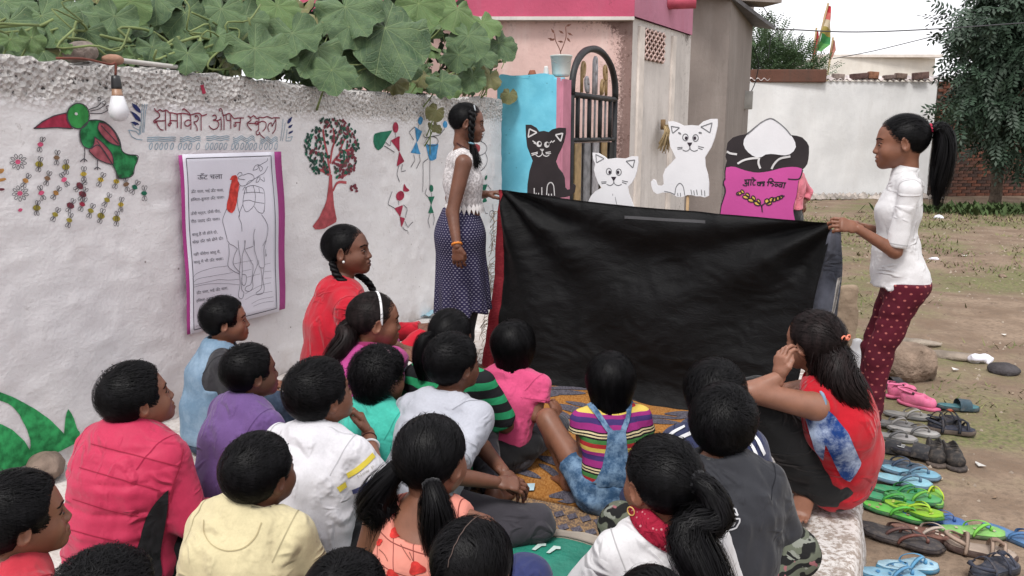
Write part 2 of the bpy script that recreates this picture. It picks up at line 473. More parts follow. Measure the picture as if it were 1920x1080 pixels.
class Person:
    def __init__(s, label, px, py, Y, yaw, hyaw=None, hpitch=0.0, hroll=0.0, hs=1.0, lean=.08, skin=0, base=0.0, group=None, stand=None, fat=1.0, side=0.0):
        hs = hs * .95; fat = fat * (1.13 if stand is None else 1.0)
        s.label, s.group = label, group
        s.hw = at_Y(px, py, Y); s.yaw = R(yaw); s.rel = R((yaw if hyaw is None else hyaw)) - s.yaw
        s.Rh = rotz(-s.rel) @ rotx(R(hpitch)) @ roty(R(hroll)); s.hs = hs; s.skin = SKIN[skin]; s.fat = fat
        hz = s.hw[2] - base; s.base = base
        J = {}
        if stand is None:
            k = s.k = hz / .565; sd = side
            J.update(pel=(0, 0, .10), wai=(0, .1*lean-.012, .20), che=(0, .45*lean, .335), upp=(0, .72*lean, .415), nb=(0, .88*lean, .455), head=(0, lean+.022, .565))
            for x, q in ((-1, 'L'), (1, 'R')):
                J.update({'sh'+q: (x*.129, .76*lean, .402), 'el'+q: (x*.205, .75*lean+.06, .235), 'wr'+q: (x*.10, .75*lean+.20, .16),
                          'hip'+q: (x*.075, .03, .09), 'kn'+q: (x*.25, .24, .105), 'an'+q: (-x*.07, .26, .05)})
        else:
            k = s.k = hz / .895
            J.update(pel=(0, 0, .50), wai=(0, .004, .58), che=(0, 0, .70), upp=(0, -.005, .765), nb=(0, 0, .80), head=(0, .018, .895))
            for x, q in ((-1, 'L'), (1, 'R')):
                J.update({'sh'+q: (x*.095, -.005, .765), 'el'+q: (x*.125, -.01, .60), 'wr'+q: (x*.13, .03, .455),
                          'hip'+q: (x*.052, 0, .49), 'kn'+q: (x*.055, .012, .27), 'an'+q: (x*.055, -.012, .045)})
        s.J = {q: np.array(v, float) * k for q, v in J.items()}
        if side:      # sideways lean: the upper body shifts, the seat stays
            for q, t in (('wai', .25), ('che', .6), ('upp', .78), ('nb', .88), ('head', 1), ('shL', .76), ('shR', .76), ('elL', .45), ('elR', .45)): s.J[q][0] += side * t
        off = rotz(-s.yaw) @ s.J['head']
        s.loc = np.array([s.hw[0] - off[0], s.hw[1] - off[1], base])
        s.st = stand is not None; s.covered = True
        s.hand_dir = {}; s.foot_dir = {}
    def L(s, px, py, Y): return rotz(s.yaw) @ (at_Y(px, py, Y) - s.loc)
    def Ld(s, d): return rotz(s.yaw) @ np.asarray(d, float)
    def H(s, q): return s.J['head'] + s.Rh @ (np.asarray(q, float) * s.hs)
    def torso(s, F, o=0.0, k=.03, waist=1.0, top=True):
        J, m = s.J, s.k * s.fat
        if s.st:
            c = [(J['pel'], .088, .066), (J['wai'], .068, .052), (J['che'], .083, .060), (J['upp'], .070, .046)]
        else:
            c = [(J['pel'], .128, .10), (J['wai'], .110*waist, .085), (J['che'], .122, .088), (J['upp'], .10, .064)]
        for a, b in zip(c, c[1:]):
            F.ecap(a[0], b[0], (a[1]*m+o, a[2]*m+o), (b[1]*m+o, b[2]*m+o), k=k)
        r = .026 if s.st else .036
        if top:
            for q in 'LR':
                F.cap(J['nb'] - (0, 0, .012*s.k), J['sh'+q] + (0, 0, .004), r*m+o, r*m*.98+o, k=k)
    def arm(s, F, q, o=0.0, f0=0.0, f1=2.0, flare=0.0, k=.02, flat=True):
        J, m = s.J, (s.k if not s.st else s.k * .68) * (s.fat if s.st else .92 * s.fat)
        sh, el, wr = J['sh'+q], J['el'+q], J['wr'+q]
        r = [.041*m, .031*m, .021*m]
        if f1 <= 1:
            e = sh + (el - sh) * f1; F.cap(sh, e, r[0]+o, r[0]+(r[1]-r[0])*f1+o+flare, k=k, flat=flat)
        else:
            F.cap(sh, el, r[0]+o, r[1]+o, k=k)
            g = min(1, f1 - 1); e = el + (wr - el) * g
            F.cap(el, e, r[1]*1.03+o, r[1]+(r[2]-r[1])*g+o+flare, k=.012, flat=(flat and g < 1) or o > 0)
    def leg(s, F, q, o=0.0, f1=2.0, flare=0.0, k=.03):
        J, m = s.J, s.k * (1 if not s.st else .72) * s.fat
        hp, kn, an = J['hip'+q], J['kn'+q], J['an'+q]
        r = [.066*m, .045*m, .026*m]
        if o == 0 and s.covered: r = [x * .72 for x in r]
        if f1 <= 1:
            e = hp + (kn - hp) * f1; F.cap(hp, e, r[0]+o, r[0]+(r[1]-r[0])*f1+o+flare, k=k, flat=True)
        else:
            F.cap(hp, kn, r[0]+o, r[1]+o, k=k); g = min(1, f1 - 1); e = kn + (an - kn) * g
            if o == 0 and f1 >= 2:
                c = kn + (an - kn) * .35; bk = unit(np.cross(np.cross(an-kn, hp-kn), an-kn)) * -.006
                F.cap(kn, c - bk, r[1]*.95, r[1]*.92, k=k); F.cap(c - bk, an, r[1]*.92, r[2], k=.02)
            else: F.cap(kn, e, r[1]+o, r[1]+(r[2]-r[1])*g+o+flare, k=.02, flat=True)
    # ---- skin
    def hand(s, q, sz=None):
        J = s.J; w = J['wr'+q]; d0 = unit(w - J['el'+q])
        sp = s.hand_dir.get(q, {}); d = unit(sp.get('d', d0)); n = np.asarray(sp.get('n', (0, 0, -1.)), float)
        n = unit(n - d * (n @ d)); th = np.cross(-n, d) * (1 if q == 'R' else -1); c = sp.get('curl', .35); m = (sz or s.hsz)
        X = lambda x, y, z: w + (d*x + th*y + n*z) * m
        F = SDF()
        F.ecap(X(-.02, 0, 0), X(.022, .001, 0), (.021*m, .016*m), (.026*m, .014*m), side=th, k=.01)
        F.ecap(X(.02, .001, 0), X(.070, 0, 0), (.027*m, .014*m), (.034*m, .0115*m), side=th, k=.01)
        for y, x, l, a in ((.0265, .070, .058, .05), (.0090, .077, .066, .0), (-.0085, .074, .060, -.04), (-.0250, .066, .047, -.1)):
            p = X(x - .012, y, .001); ang = c * .6; fd = d + th * a
            for i, (f, r0, r1) in enumerate(((.48, .0082, .0076), (.30, .0076, .0070), (.24, .0070, .0058))):
                dirv = unit(unit(fd) * math.cos(ang) + n * math.sin(ang)); e = p + dirv * (l * f + (.012 if i == 0 else 0)) * m
                F.cap(p, e, r0*m, r1*m, k=.0035); p = e; ang += c
        tc = sp.get('thumb', .5)
        F.cap(X(.015, .016, .004), X(.042, .036, .012*tc*2), .0125*m, .0105*m, k=.008)
        p = X(.042, .036, .012*tc*2); e = X(.064, .040 - .012*tc, .012 + .022*tc); F.cap(p, e, .0098*m, .0086*m, k=.004)
        F.cap(e, X(.083, .036 - .024*tc, .012 + .036*tc), .0086*m, .0068*m, k=.004)
        return F.mesh(.0034 * m, relax=1)
    def foot(s, q):
        J = s.J; a = J['an'+q]; sp = s.foot_dir.get(q, {}); m = s.k * (1.0 if not s.st else .72)
        d = unit(sp.get('d', (0, 1, 0))); u = np.asarray(sp.get('u', (0, 0, 1.)), float); u = unit(u - d * (u @ d)); sd = np.cross(d, u)
        X = lambda x, y, z: a + (d*x + sd*y + u*z) * m
        F = SDF().cap(X(0, 0, .02), X(-.02, 0, -.022), .030*m, .026*m, k=.02).ecap(X(-.005, 0, -.01), X(.10, 0, -.03), (.030*m, .030*m), (.038*m, .015*m), side=sd, k=.03)
        for i, y in enumerate((-.028, -.013, .001, .014, .026)):
            l = (.150, .152, .146, .138, .128)[i] if q == 'R' else (.128, .138, .146, .152, .150)[i]
            big = (i == 0) if q == 'R' else (i == 4)
            F.cap(X(.10, y, -.034), X(l, y*1.08, -.038), (.0105 if big else .0085)*m, (.0095 if big else .0072)*m, k=.005)
        return F.mesh(.0055)
    def body(s, feet=True, hands='LR', covered=True, legs=True):
        s.covered = covered
        s.hsz = (.92 + .25 * (s.k - 1)) if not s.st else .95
        F = SDF(); s.torso(F, -.006)
        nb, hd = s.J['nb'], s.H((0, -.028, -.085)); nr = .043 * s.hs
        F.cap(nb - (0, 0, .02), hd, nr*1.05, nr, k=.03)
        for q in 'LR':
            s.arm(F, q, 0, flat=False)
            if legs: s.leg(F, q)
        parts = [F.mesh(.0095, relax=1)]
        ck = 'h'
        if ck not in HEAD_CACHE: HEAD_CACHE[ck] = head_sdf().mesh(.0030, relax=1)
        hv, hf = HEAD_CACHE[ck]
        lip = np.zeros(len(hv)); qx, qz = hv[:, 0], hv[:, 2]
        m = (hv[:, 1] > .07); zc = -.0600 + 2.0 * qx ** 2
        lip[m] = np.clip(1.5 - (np.abs(qz - zc) / .0105) ** 2 * 1.2 - (np.abs(qx) / .022) ** 4, 0, 1)[m]
        parts.append((s.J['head'] + (hv * s.hs) @ s.Rh.T, hf))
        for q in hands: parts.append(s.hand(q))
        if feet:
            for q in 'LR': parts.append(s.foot(q))
        v = np.concatenate([p[0] for p in parts]); off = np.cumsum([0] + [len(p[0]) for p in parts])
        f = np.concatenate([p[1] + o for p, o in zip(parts, off)])
        la = np.zeros(len(v)); la[off[1]:off[2]] = lip
        o = mk('person', v, f, s.skin, None, True, s.loc, {'lip': la}); o.rotation_euler = (0, 0, -s.yaw)
        tag(o, s.label, 'person', s.group); s.o = o; s.bv = (v, f)
        # eyes and eyebrows
        for x in (-1, 1):
            n1, n2 = 12, 8; vv = []; ff = []
            for i in range(n2 + 1):
                for j in range(n1):
                    t = math.pi * i / n2; ph = 2 * math.pi * j / n1
                    vv.append((math.sin(t)*math.cos(ph), math.cos(t), math.sin(t)*math.sin(ph)))
            for i in range(n2):
                for j in range(n1): ff.append((i*n1+j, i*n1+(j+1) % n1, (i+1)*n1+(j+1) % n1, (i+1)*n1+j))
            vv = np.array(vv) * (.0140, .0135, .0068) + (x*.030, .0697, -.0045)
            e = mk('eye', s.J['head'] + (vv * s.hs) @ s.Rh.T, ff, [EYEW, EYED], o)
            for p in e.data.polygons:
                if p.index < n1 * 3: p.material_index = 1
        bt = BVHTree.FromPolygons([tuple(q) for q in hv], [tuple(int(i) for i in q) for q in hf])
        for x in (-1, 1):
            for nm, cnt_, fx in (('eyebrow', 26, lambda t: (x * (.012 + .034 * t), .0175 + .006 * math.sin(t * 2.4) - .004 * t + random.uniform(-.0018, .0018), .006, .002 * (1 - t))), ('eyelash', 18, lambda t: (x * (.0165 + .029 * t), .0008 + .0055 * math.sin(t * 2.7) - .003 * t, .003, .0005))):
                pp = []
                for k2 in range(cnt_):
                    bx, bz, ux, uz = fx(k2 / (cnt_ - 1.)); row = []
                    for u in (0, .5, 1):
                        h = bt.ray_cast(Vector((bx + x * ux * u, .2, bz + uz * u)), Vector((0, -1, 0)))[0]
                        if h is None: break
                        row.append((h.x, h.y + (.0014 if nm == 'eyebrow' else .0022), h.z))
                    if len(row) == 3: pp.append(row)
                pp = np.array(pp); ow = np.zeros_like(pp); ow[..., 1] = 1
                rv, rf = ribbons(pp, [.0030, .0027, .0012], ow); mk(nm, s.J['head'] + (rv * s.hs) @ s.Rh.T, rf, HAIR, o)
        return o
    # ---- clothes
    def folds(s, amp, seed, sc=(12, 12, 7)):
        amp = amp * 1.75
        def fn(P):
            q = P * np.array(sc); q = q + .9 * vnoise(P * 6, seed + 5)[:, None]
            n = vnoise(q, seed); n2 = vnoise(q * 2.1 + 3, seed + 2)
            return amp * 1.5 * (.55 - np.abs(n)) + amp * .5 * (.5 - np.abs(n2))
        return fn
    def shirt(s, mat, sleeve=.6, off=.013, hem=None, neck=.055, neck_drop=0.0, amp=.0045, flare=.012, name='shirt', collar=None, seed=1, scoop=None, waist=1.0, extra=None, h=.0085, sides='LR', disp=None, arm_x=-.012):
        J = s.J; F = SDF(); s.torso(F, off, waist=waist)
        for q in sides:
            if sleeve > 0: s.arm(F, q, off * .9, f1=sleeve, flare=flare)
        if extra: extra(F)
        hz = (hem if hem is not None else (.05 if not s.st else .545)) * s.k
        F.plane((0, 0, hz), (0, 0, -1))
        up = unit(s.H((0, -.03, -.08)) - J['nb'])
        if sleeve == 0:      # armholes
            for q, x in (('L', -1), ('R', 1)):
                F.plane(J['sh'+q] + (x*arm_x, 0, 0), (x, 0, .25), J['sh'+q] - V3(.09, .07, .062)*s.k, J['sh'+q] + V3(.09, .07, .09)*s.k)
        nk = neck * s.hs
        F.cap(J['nb'] + up * (.012 + neck_drop), J['nb'] + up * .2, nk, nk * 1.05, k=.004, op='-')
        if scoop is not None: F.ell(J['nb'] + np.asarray(scoop[0]), scoop[1], k=.006, op='-')
        fd = s.folds(amp, seed); dfn = fd if disp is None else (lambda P: fd(P) + disp(P))
        v, f = F.mesh(h, dfn)
        ang = np.arctan2(v[:, 0], -v[:, 1]); uv = np.stack([ang * .13 * s.k, v[:, 2]], 1)
        o = mk(name, v, f, mat, s.o, uv=uv); s.sh = (v, f); s.sho = o
        if sleeve > 0 and mat.name in FCOL:
            bv = s.surf(); sm = M('seam_' + mat.name, sc_(FCOL[mat.name], .62), .95, .1, .1)
            for q, x in (('L', -1), ('R', 1)):
                a = unit(J['el'+q] - J['sh'+q]); n_ = unit(a + V3(x * 1.1, 0, .25)); rings = [(J['sh'+q] - n_ * .014, n_)]
                if sleeve <= 1: rings.append((J['sh'+q] + (J['el'+q] - J['sh'+q]) * sleeve - a * .016, a))
                for c, n_ in rings:
                    e1 = unit(np.cross(n_, (.1, 1, .2))); e2 = np.cross(n_, e1); P_, O_ = [], []; mb = MB()
                    for t in np.linspace(0, 2*math.pi, 49):
                        dv = e1 * math.cos(t) + e2 * math.sin(t); h_ = bv.ray_cast(Vector(c), Vector(dv), .105)
                        if h_[0] is not None: P_.append(np.array(h_[0]) + dv * .0012); O_.append(dv)
                        if (h_[0] is None or t > 6.28) and P_:
                            if len(P_) > 3: v2, f2 = ribbons(np.array([P_]), .0032, np.array([O_])); mb.add(v2, f2.tolist())
                            P_, O_ = [], []
                    if mb.v: mb.build('seam', sm, s.o)
        return o
    def collar(s, mat, r=.052, h=.028, t=.006, open_=0.0, name='collar', fl=.10):
        J = s.J; up = unit(s.H((0, -.03, -.08)) - J['nb']); a = unit(np.cross(up, (0, 1, 0))); b = np.cross(up, a) * -1
        r *= s.hs; mb = MB(); n = 28; vv = []; f = []
        prof = [(r, -.006), (r - .003, h), (r - .003 + t, h + .002), (r + t + fl * h, -.004), (r+t, -.016)]
        rng = np.linspace(open_, 2*math.pi - open_, n)
        for th in rng:
            dr = a * math.sin(th) + b * math.cos(th)
            for pr, ph in prof: vv.append(J['nb'] + up * (ph + .008) + dr * pr)
        m = len(prof)
        for i in range(n - 1):
            for j in range(m - 1): f.append((i*m+j, (i+1)*m+j, (i+1)*m+j+1, i*m+j+1))
        mb.add(vv, f); return mb.build(name, mat, s.o)
    def pants(s, mat, f1=1.93, off=.012, flare=.004, name='trousers', seed=3, top=None, uvc=False, amp=.004, fL=None, h=.0095, toff=.4):
        J = s.J; F = SDF(); m = s.k * s.fat
        if s.st: F.ecap(J['pel'] - (0, 0, .02*m), J['wai'], (.090*m+off*.5, .070*m+off*.5), (.072*m+off*.5, .056*m+off*.5), k=.03)
        else: F.ecap(J['pel'] - (0, 0, .01), J['wai'] - (0, 0, .02*m), (.128*m+off*toff, .10*m+off*toff), (.112*m+off*toff, .088*m+off*toff), k=.03, flat=True)
        s.leg(F, 'R', off, f1, flare, k=.045); s.leg(F, 'L', off, fL or f1, flare, k=.045)
        if s.st: F.plane((0, 0, (top or .60) * s.k), (0, 0, 1))
        if not s.st: F.plane((0, 0, .002 - s.base * 0), (0, 0, -1))
        v, f = F.mesh(h, s.folds(amp, seed, (9, 9, 15)))
        ang = np.arctan2(v[:, 0], v[:, 1]); uv = np.stack([ang * .11, v[:, 2]], 1)
        o = mk(name, v, f, mat, s.o, uv=uv); s.pa = (v, f); return o
    # ---- hair
    def hair(s, style='boy', T=.013, n=1000, length=.055, tie=None, tails=(), crown=(0, -.055, .085), part=None, mat=None, swirl=.5, messy=.0, line=None, w=.0021, seed=0, ex=0.0):
        n = int(n * 2.4); w = w * .74
        ys, zs = LINES[line or style]; sk = SKULLB if style == 'bob' else SKULL
        rs = np.random.RandomState(seed + 17)
        def mfun(q): return q[..., 2] - np.interp(q[..., 1], ys, zs) - .0065 * vnoise(q * 110, seed) - .004 * vnoise(q * 45, seed + 9)
        def sm(x): x = np.clip(x, 0, 1); return x * x * (3 - 2 * x)
        # cap
        na, nb_ = 44, 84; th = np.linspace(.02, math.pi * .93, na); ph = np.linspace(0, 2*math.pi, nb_, endpoint=False)
        A, B = np.meshgrid(th, ph, indexing='ij')
        D = np.stack([np.sin(A)*np.cos(B), np.sin(A)*np.sin(B), np.cos(A)], -1) @ rotx(.30).T
        Rr = star(sk, D); q = HC + D * Rr[..., None]; mm = mfun(q)
        lump = T * .22 * vnoise(q * 38, seed) + T * .12 * vnoise(q * 95, seed + 3)
        thick = (T + ex * np.clip(q[..., 2] / .1, 0, 1) + lump) * sm((mm + .006) / .030) - .004
        Pv = HC + D * (Rr + thick)[..., None]
        f = []; bad = (mm < -.016)
        for i in range(na - 1):
            for j in range(nb_):
                k2 = (j + 1) % nb_
                if bad[i, j] and bad[i+1, j] and bad[i, k2] and bad[i+1, k2]: continue
                f.append((i*nb_+j, (i+1)*nb_+j, (i+1)*nb_+k2, i*nb_+k2))
        V_, F_ = [Pv.reshape(-1, 3)], [np.array(f)]; cnt = na * nb_
        # strands
        D = rs.normal(size=(int(n * 2.4), 3)); D /= np.linalg.norm(D, axis=1)[:, None]
        q = HC + D * star(sk, D)[:, None]; keep = mfun(q) > 0; q = q[keep][:n]; N = len(q); m_ = 7
        K = np.asarray(crown, float); paths = np.zeros((N, m_, 3)); outw = np.zeros((N, m_, 3)); p = q.copy()
        ln = length * (.6 + .7 * rs.rand(N)); lift = T * (.95 + .30 * rs.rand(N)) + .0012 + np.where(rs.rand(N) < .05, .007 * rs.rand(N), 0); jit = rs.normal(size=(N, 3)) * (.24 + messy)
        for i in range(m_):
            d = p - HC; rr = np.linalg.norm(d, axis=1); d = d / rr[:, None]; Rs = star(sk, d, 11); mk_ = sm((mfun(HC + d * Rs[:, None]) + .012) / .03)
            li = (lift + ex * np.clip(p[:, 2] / .1, 0, 1)) * (.25 + .75 * mk_) * (1 if i else .9) + messy * .03 * i / m_ * rs.rand(N)
            if style == 'bob' : pos = np.where((p[:, 2] < -.03), np.maximum(rr, Rs + li), Rs + li)
            else: pos = Rs + li
            p = HC + d * pos[:, None]; paths[:, i] = p; outw[:, i] = d
            if tie is not None:
                fl = np.asarray(tie, float) - p; dist = np.linalg.norm(fl, axis=1); fl = fl / (dist[:, None] + 1e-6); st = np.minimum(ln / (m_-1), dist * .5)
            elif part is not None:
                fl = np.stack([np.sign(p[:, 0] - part) * np.clip(1.2 - np.abs(p[:, 0]) * 12, .1, 1), np.full(N, -.25), np.clip(-.3 - np.abs(p[:, 0]) * 10, -1, 0)], 1); st = ln / (m_-1)
            else:
                fl = p - K; c = np.cross(d, fl); fl = fl / (np.linalg.norm(fl, axis=1)[:, None] + 1e-6) + swirl * c / (np.linalg.norm(c, axis=1)[:, None] + 1e-6)
                if style == 'bob': fl = fl * .6 + V3(0, 0, -.8)
                st = ln / (m_-1)
            fl = fl + jit; fl = fl - d * (fl * d).sum(1)[:, None]; fl /= np.linalg.norm(fl, axis=1)[:, None] + 1e-9
            p = p + fl * st[:, None]
        ww = np.array([.7, 1, 1, .95, .8, .55, .15]) * w
        rv, rf = ribbons(paths, ww, outw); V_.append(rv); F_.append(rf + cnt); cnt += len(rv)
        V_ = [s.J['head'] + (x * s.hs) @ s.Rh.T for x in V_]
        for tl in tails:
            for v, fq in s.tail(**tl, rs=rs): V_.append(v); F_.append(np.asarray(fq) + cnt); cnt += len(v)
        v = np.concatenate(V_); fl = np.concatenate(F_)
        o = mk('hair', v, fl, mat or HAIR, s.o); s.ho = o
        if part is not None or tie is not None: pass
        return o
    def tail(s, pts, r, n=160, kind='tail', rs=None, w=.0026, wav=.003, spread=1.0, t0=.45, cw=.8):
        P = spline(pts, 22); t = np.linspace(0, 1, 22); rr = np.interp(t, np.linspace(0, 1, len(r)), r); out = []
        T = np.gradient(P, axis=0); T /= np.linalg.norm(T, axis=1)[:, None]
        a = np.cross(T, V3(.3, .9, .1)); a /= np.linalg.norm(a, axis=1)[:, None]; b = np.cross(T, a)
        if kind == 'braid':
            M_ = 90; tt = np.linspace(0, 1, M_); I = lambda X: np.stack([np.interp(tt, t, X[:, i]) for i in range(3)], 1)
            Pc, A, B, r2 = I(P), I(a), I(b), np.interp(tt, t, rr); ln = np.linalg.norm(np.diff(P, axis=0), axis=1).sum(); cyc = ln / (np.mean(rr) * 5.2)
            for k in range(3):
                thv = 2 * math.pi * (cyc * tt + k / 3.); mb = MB()
                mb.tube(Pc + A * (r2 * .62 * np.sin(thv))[:, None] + B * (r2 * .42 * np.sin(2 * thv))[:, None], r2 * .58, 7); out.append((mb.v[0], [q for q in mb.f if len(q) == 4]))
            return out
        mb = MB(); mb.tube(P, rr * cw, 12, caps=False); out.append((mb.v[0], mb.f))
        N = int(n * 1.7); ph = rs.rand(N) * 2 * math.pi; ra = .72 + .42 * rs.rand(N) * spread; s0 = rs.rand(N) * t0; s1 = .82 + .24 * rs.rand(N); m = 9
        u = s0[:, None] + (s1 - s0)[:, None] * np.linspace(0, 1, m)[None]; uc = np.clip(u, 0, 1)
        def I2(X): return np.stack([np.interp(uc.ravel(), t, X[:, i]).reshape(uc.shape) for i in range(3)], -1)
        Pc, A, B = I2(P), I2(a), I2(b); r2 = np.interp(uc.ravel(), t, rr).reshape(uc.shape) * ra[:, None]
        ov = np.clip(u - 1, 0, 1)[..., None] * (P[-1] - P[-3]) * 8
        p2 = ph[:, None] + .5 * np.sin(u * 5 + ph[:, None] * 3) * .5
        dirv = A * np.cos(p2)[..., None] + B * np.sin(p2)[..., None]
        wv = rs.normal(size=(N, 1, 3)) * wav * (u ** 2)[..., None]
        paths = Pc + dirv * r2[..., None] + ov + wv
        out.append(ribbons(paths, np.array([.6, 1, 1, 1, 1, .95, .8, .5, .1]) * w, dirv)); return out
    def band(s, mat, y=.015, T=.016, wd=.009, tilt=0.0, name='hair_band', a0=-100, a1=100):
        pts = []
        for a in np.linspace(R(a0), R(a1), 30):
            D = unit(V3(math.sin(a), 0, math.cos(a)) ); D = rotx(-tilt) @ D
            o = HC + V3(0, y, 0); lo, hi = .01, .2
            for _ in range(16):
                m = (lo+hi)/2
                if SKULL.at((o + D*m)[None])[0] < 0: lo = m
                else: hi = m
            pts.append((o + D * (lo + T), D))
        P = np.array([p for p, _ in pts]); D = np.array([d for _, d in pts]); yv = rotx(-tilt) @ V3(0, 1, 0)
        vv = []; f = []
        for i in range(30):
            for u, h in ((-1, -.004), (-1, .002), (0, .0035), (1, .002), (1, -.004)): vv.append(P[i] + yv * u * wd / 2 + D[i] * h)
        for i in range(29):
            for j in range(4): f.append((i*5+j, i*5+j+1, i*5+j+6, i*5+j+5))
        return mk(name, s.J['head'] + (np.array(vv) * s.hs) @ s.Rh.T, f, mat, s.o)
    def ring(s, c, axis, r, t, mat, name='hair_tie', head=True, lumpy=0.0):
        c = s.H(c) if head else np.asarray(c, float); axis = unit(s.Rh @ np.asarray(axis, float) if head else axis)
        a = unit(np.cross(axis, (.2, .3, .9))); b = np.cross(axis, a); th = np.linspace(0, 2*math.pi, 29)
        pts = c + r * (np.cos(th)[:, None] * a + np.sin(th)[:, None] * b); mb = MB()
        rad = t * (1 + lumpy * np.sin(th * 9)) if lumpy else np.full(29, t)
        mb.tube(pts, rad, 8, caps=False); return mb.build(name, mat, s.o)
    # ---- marks on cloth traced on the worn surface
    def surf(s, which='sh'):
        v, f = getattr(s, which); return BVHTree.FromPolygons([tuple(x) for x in v], [tuple(int(i) for i in q) for q in f])
    def caster(s, bvh, off=.003):
        o = Vector(s.Ld(CAM - s.loc))
        def fn(px, py):
            h = bvh.ray_cast(o, Vector(unit(s.Ld(ray(px, py)))))
            if h[0] is None: return None
            nrm = h[1] if h[1].dot(Vector(s.Ld(ray(px, py)))) < 0 else -h[1]
            return np.array(h[0] + nrm * off), np.array(nrm)
        return fn
def resample(pts, step, close=False):
    P = np.asarray(pts, float)
    if close: P = np.vstack([P, P[:1]])
    d = np.r_[0, np.cumsum(np.linalg.norm(np.diff(P, axis=0), axis=1))]
    n = max(2, int(d[-1] / step) + 1); t = np.linspace(0, d[-1], n)
    return np.stack([np.interp(t, d, P[:, i]) for i in range(2)], 1)
def smooth2(pts, n=None, close=False):
    P = np.asarray(pts, float)
    if close: P = np.vstack([P, P[:1]])
    q = spline(np.c_[P, np.zeros(len(P))], n or (len(P) - 1) * 6 + 1)
    return q[:, :2]
def strokes(mb, cast, lines, width, step=5):
    for ln in lines:
        P = resample(ln, step); row = [cast(*p) for p in P]; run = []
        for r_ in row + [None]:
            if r_ is None:
                if len(run) > 1:
                    p = np.array([[a for a, _ in run]]); n = np.array([[b for _, b in run]])
                    v, f = ribbons(p, width, n); mb.add(v, f.tolist())
                run = []
            else: run.append(r_)
def fill(mb, cast, poly, step=8):
    if len(poly) < 9: step = min(step, 4)
    P = resample(poly, step, True)[:-1]; lo, hi = P.min(0), P.max(0)
    g = [(x, y) for x in np.arange(lo[0] + step*.5, hi[0], step) for y in np.arange(lo[1] + step*.5, hi[1], step)]
    n = len(P)
    r_ = delaunay_2d_cdt([Vector(p) for p in P] + [Vector(p) for p in g], [], [list(range(n))], 1, 1e-5)
    pts = [cast(p[0], p[1]) for p in r_[0]]
    idx = {}; vv = []
    for i, p in enumerate(pts):
        if p is not None: idx[i] = len(vv); vv.append(p[0])
    ff = [[idx[i] for i in f] for f in r_[2] if all(i in idx for i in f)]
    if not vv or not ff: return
    nn = next(p[1] for p in pts if p is not None)
    a, b, c = [vv[i] for i in ff[0][:3]]
    if np.cross(b - a, c - a) @ nn < 0: ff = [f[::-1] for f in ff]
    mb.add(vv, ff)
# ------------------------------------------------------------------ setting: wall frame
Z3 = V3(0, 0, 1)
WA = R(24.5)
U = V3(math.sin(WA), math.cos(WA), 0); N = V3(math.cos(WA), -math.sin(WA), 0)
P0 = V3(-1.15, 4.7, 0)
GZ = -0.22                                   # ground level; the platform top is z = 0
def wall_u(px, py): return (at_plane(px, py, P0, N) - P0) @ U
U1 = wall_u(940, 400)
_tp = [(-250, 92), (0, 103), (130, 117), (250, 128), (430, 143), (600, 166), (780, 180), (940, 186)]
_tu = [wall_u(*p) for p in _tp]; _tz = [at_plane(*p, P0, N)[2] for p in _tp]
def ztop(u): return np.interp(u, _tu, _tz)
def wall_h(u, v):
    u, v = np.asarray(u, float), np.asarray(v, float)
    P = np.stack([u, v, u * 0], -1)
    h = .010 * fbm(P * 1.9, 3, 3) + .0032 * vnoise(P * np.array([11, 17, 1]), 9) + .0025 * np.maximum(0, vnoise(P * 15, 12) - .25) * 3
    b = np.clip((v - (ztop(u) - .17 - .04 * vnoise(P * 5, 4))) / .03, 0, 1)
    b = b * np.clip(.55 + .9 * vnoise(P * 2.3, 14), .15, 1)
    h = h + b * (.004 + .009 * vnoise(P * 26, 6) + .005 * vnoise(P * 50, 8))
    return h
def wall_cast(off=.004):
    def fn(px, py):
        p = at_plane(px, py, P0, N); u, v = (p - P0) @ U, p[2]
        return P0 + U * u + Z3 * v + N * (float(wall_h(u, v)) + off), N
    return fn

# ground: one sheet to the horizon
def axis(*seg): return np.unique(np.round(np.concatenate([np.arange(a, b, st) for a, b, st in seg]), 4))
gx = axis((-400, -20, 40), (-20, 0.4, 1.2), (.4, 7, .055), (7, 14, .25), (14, 30, 2), (30, 401, 40))
gy = axis((-30, 1, 2), (1, 8, .055), (8, 24, .16), (24, 60, 4), (60, 861, 80))
GX, GY = np.meshgrid(gx, gy, indexing='ij')
def ground_z(x, y):
    P = np.stack([np.asarray(x, float), np.asarray(y, float), np.zeros_like(np.asarray(x, float))], -1)
    return GZ + .022 * fbm(P * 1.1, 21, 3) + .006 * vnoise(P * 9, 22)
gz_ = ground_z(GX, GY); gz_ = np.where((GX < .6) | (GY > 60), GZ - .02, gz_)
gi = np.arange(GX.size).reshape(GX.shape)
gq = np.stack([gi[:-1, :-1], gi[1:, :-1], gi[1:, 1:], gi[:-1, 1:]], -1).reshape(-1, 4)
s = NT('ground_dirt')
n1 = s.noise(.55, 5); n2 = s.noise(3.2, 5); n3 = s.noise(26, 5, rough=.7)
c = s.mix(s.step(n2, .3, .7), (.175, .122, .086), (.285, .212, .155))
c = s.mix(s.step(n3, .28, .6), (.165, .122, .09), c)
g = s.math('MULTIPLY', s.step(s.math('ADD', n1, s.math('MULTIPLY', n2, .35)), .62, .82), s.step(n3, .25, .6))
c = s.mix(g, c, s.mix(s.step(s.noise(40), .3, .7), (.085, .10, .04), (.19, .19, .085)))
c = s.mix(s.step(s.voro(34), .075, .04), c, (.33, .29, .23))
GROUND = s.done(c, .95, .15, s.bump(n3, .7, .02, s.bump(s.noise(110, 3), .4, .006)))
tag(mk('ground', np.stack([GX, GY, gz_], -1).reshape(-1, 3), gq, GROUND), kind='structure')

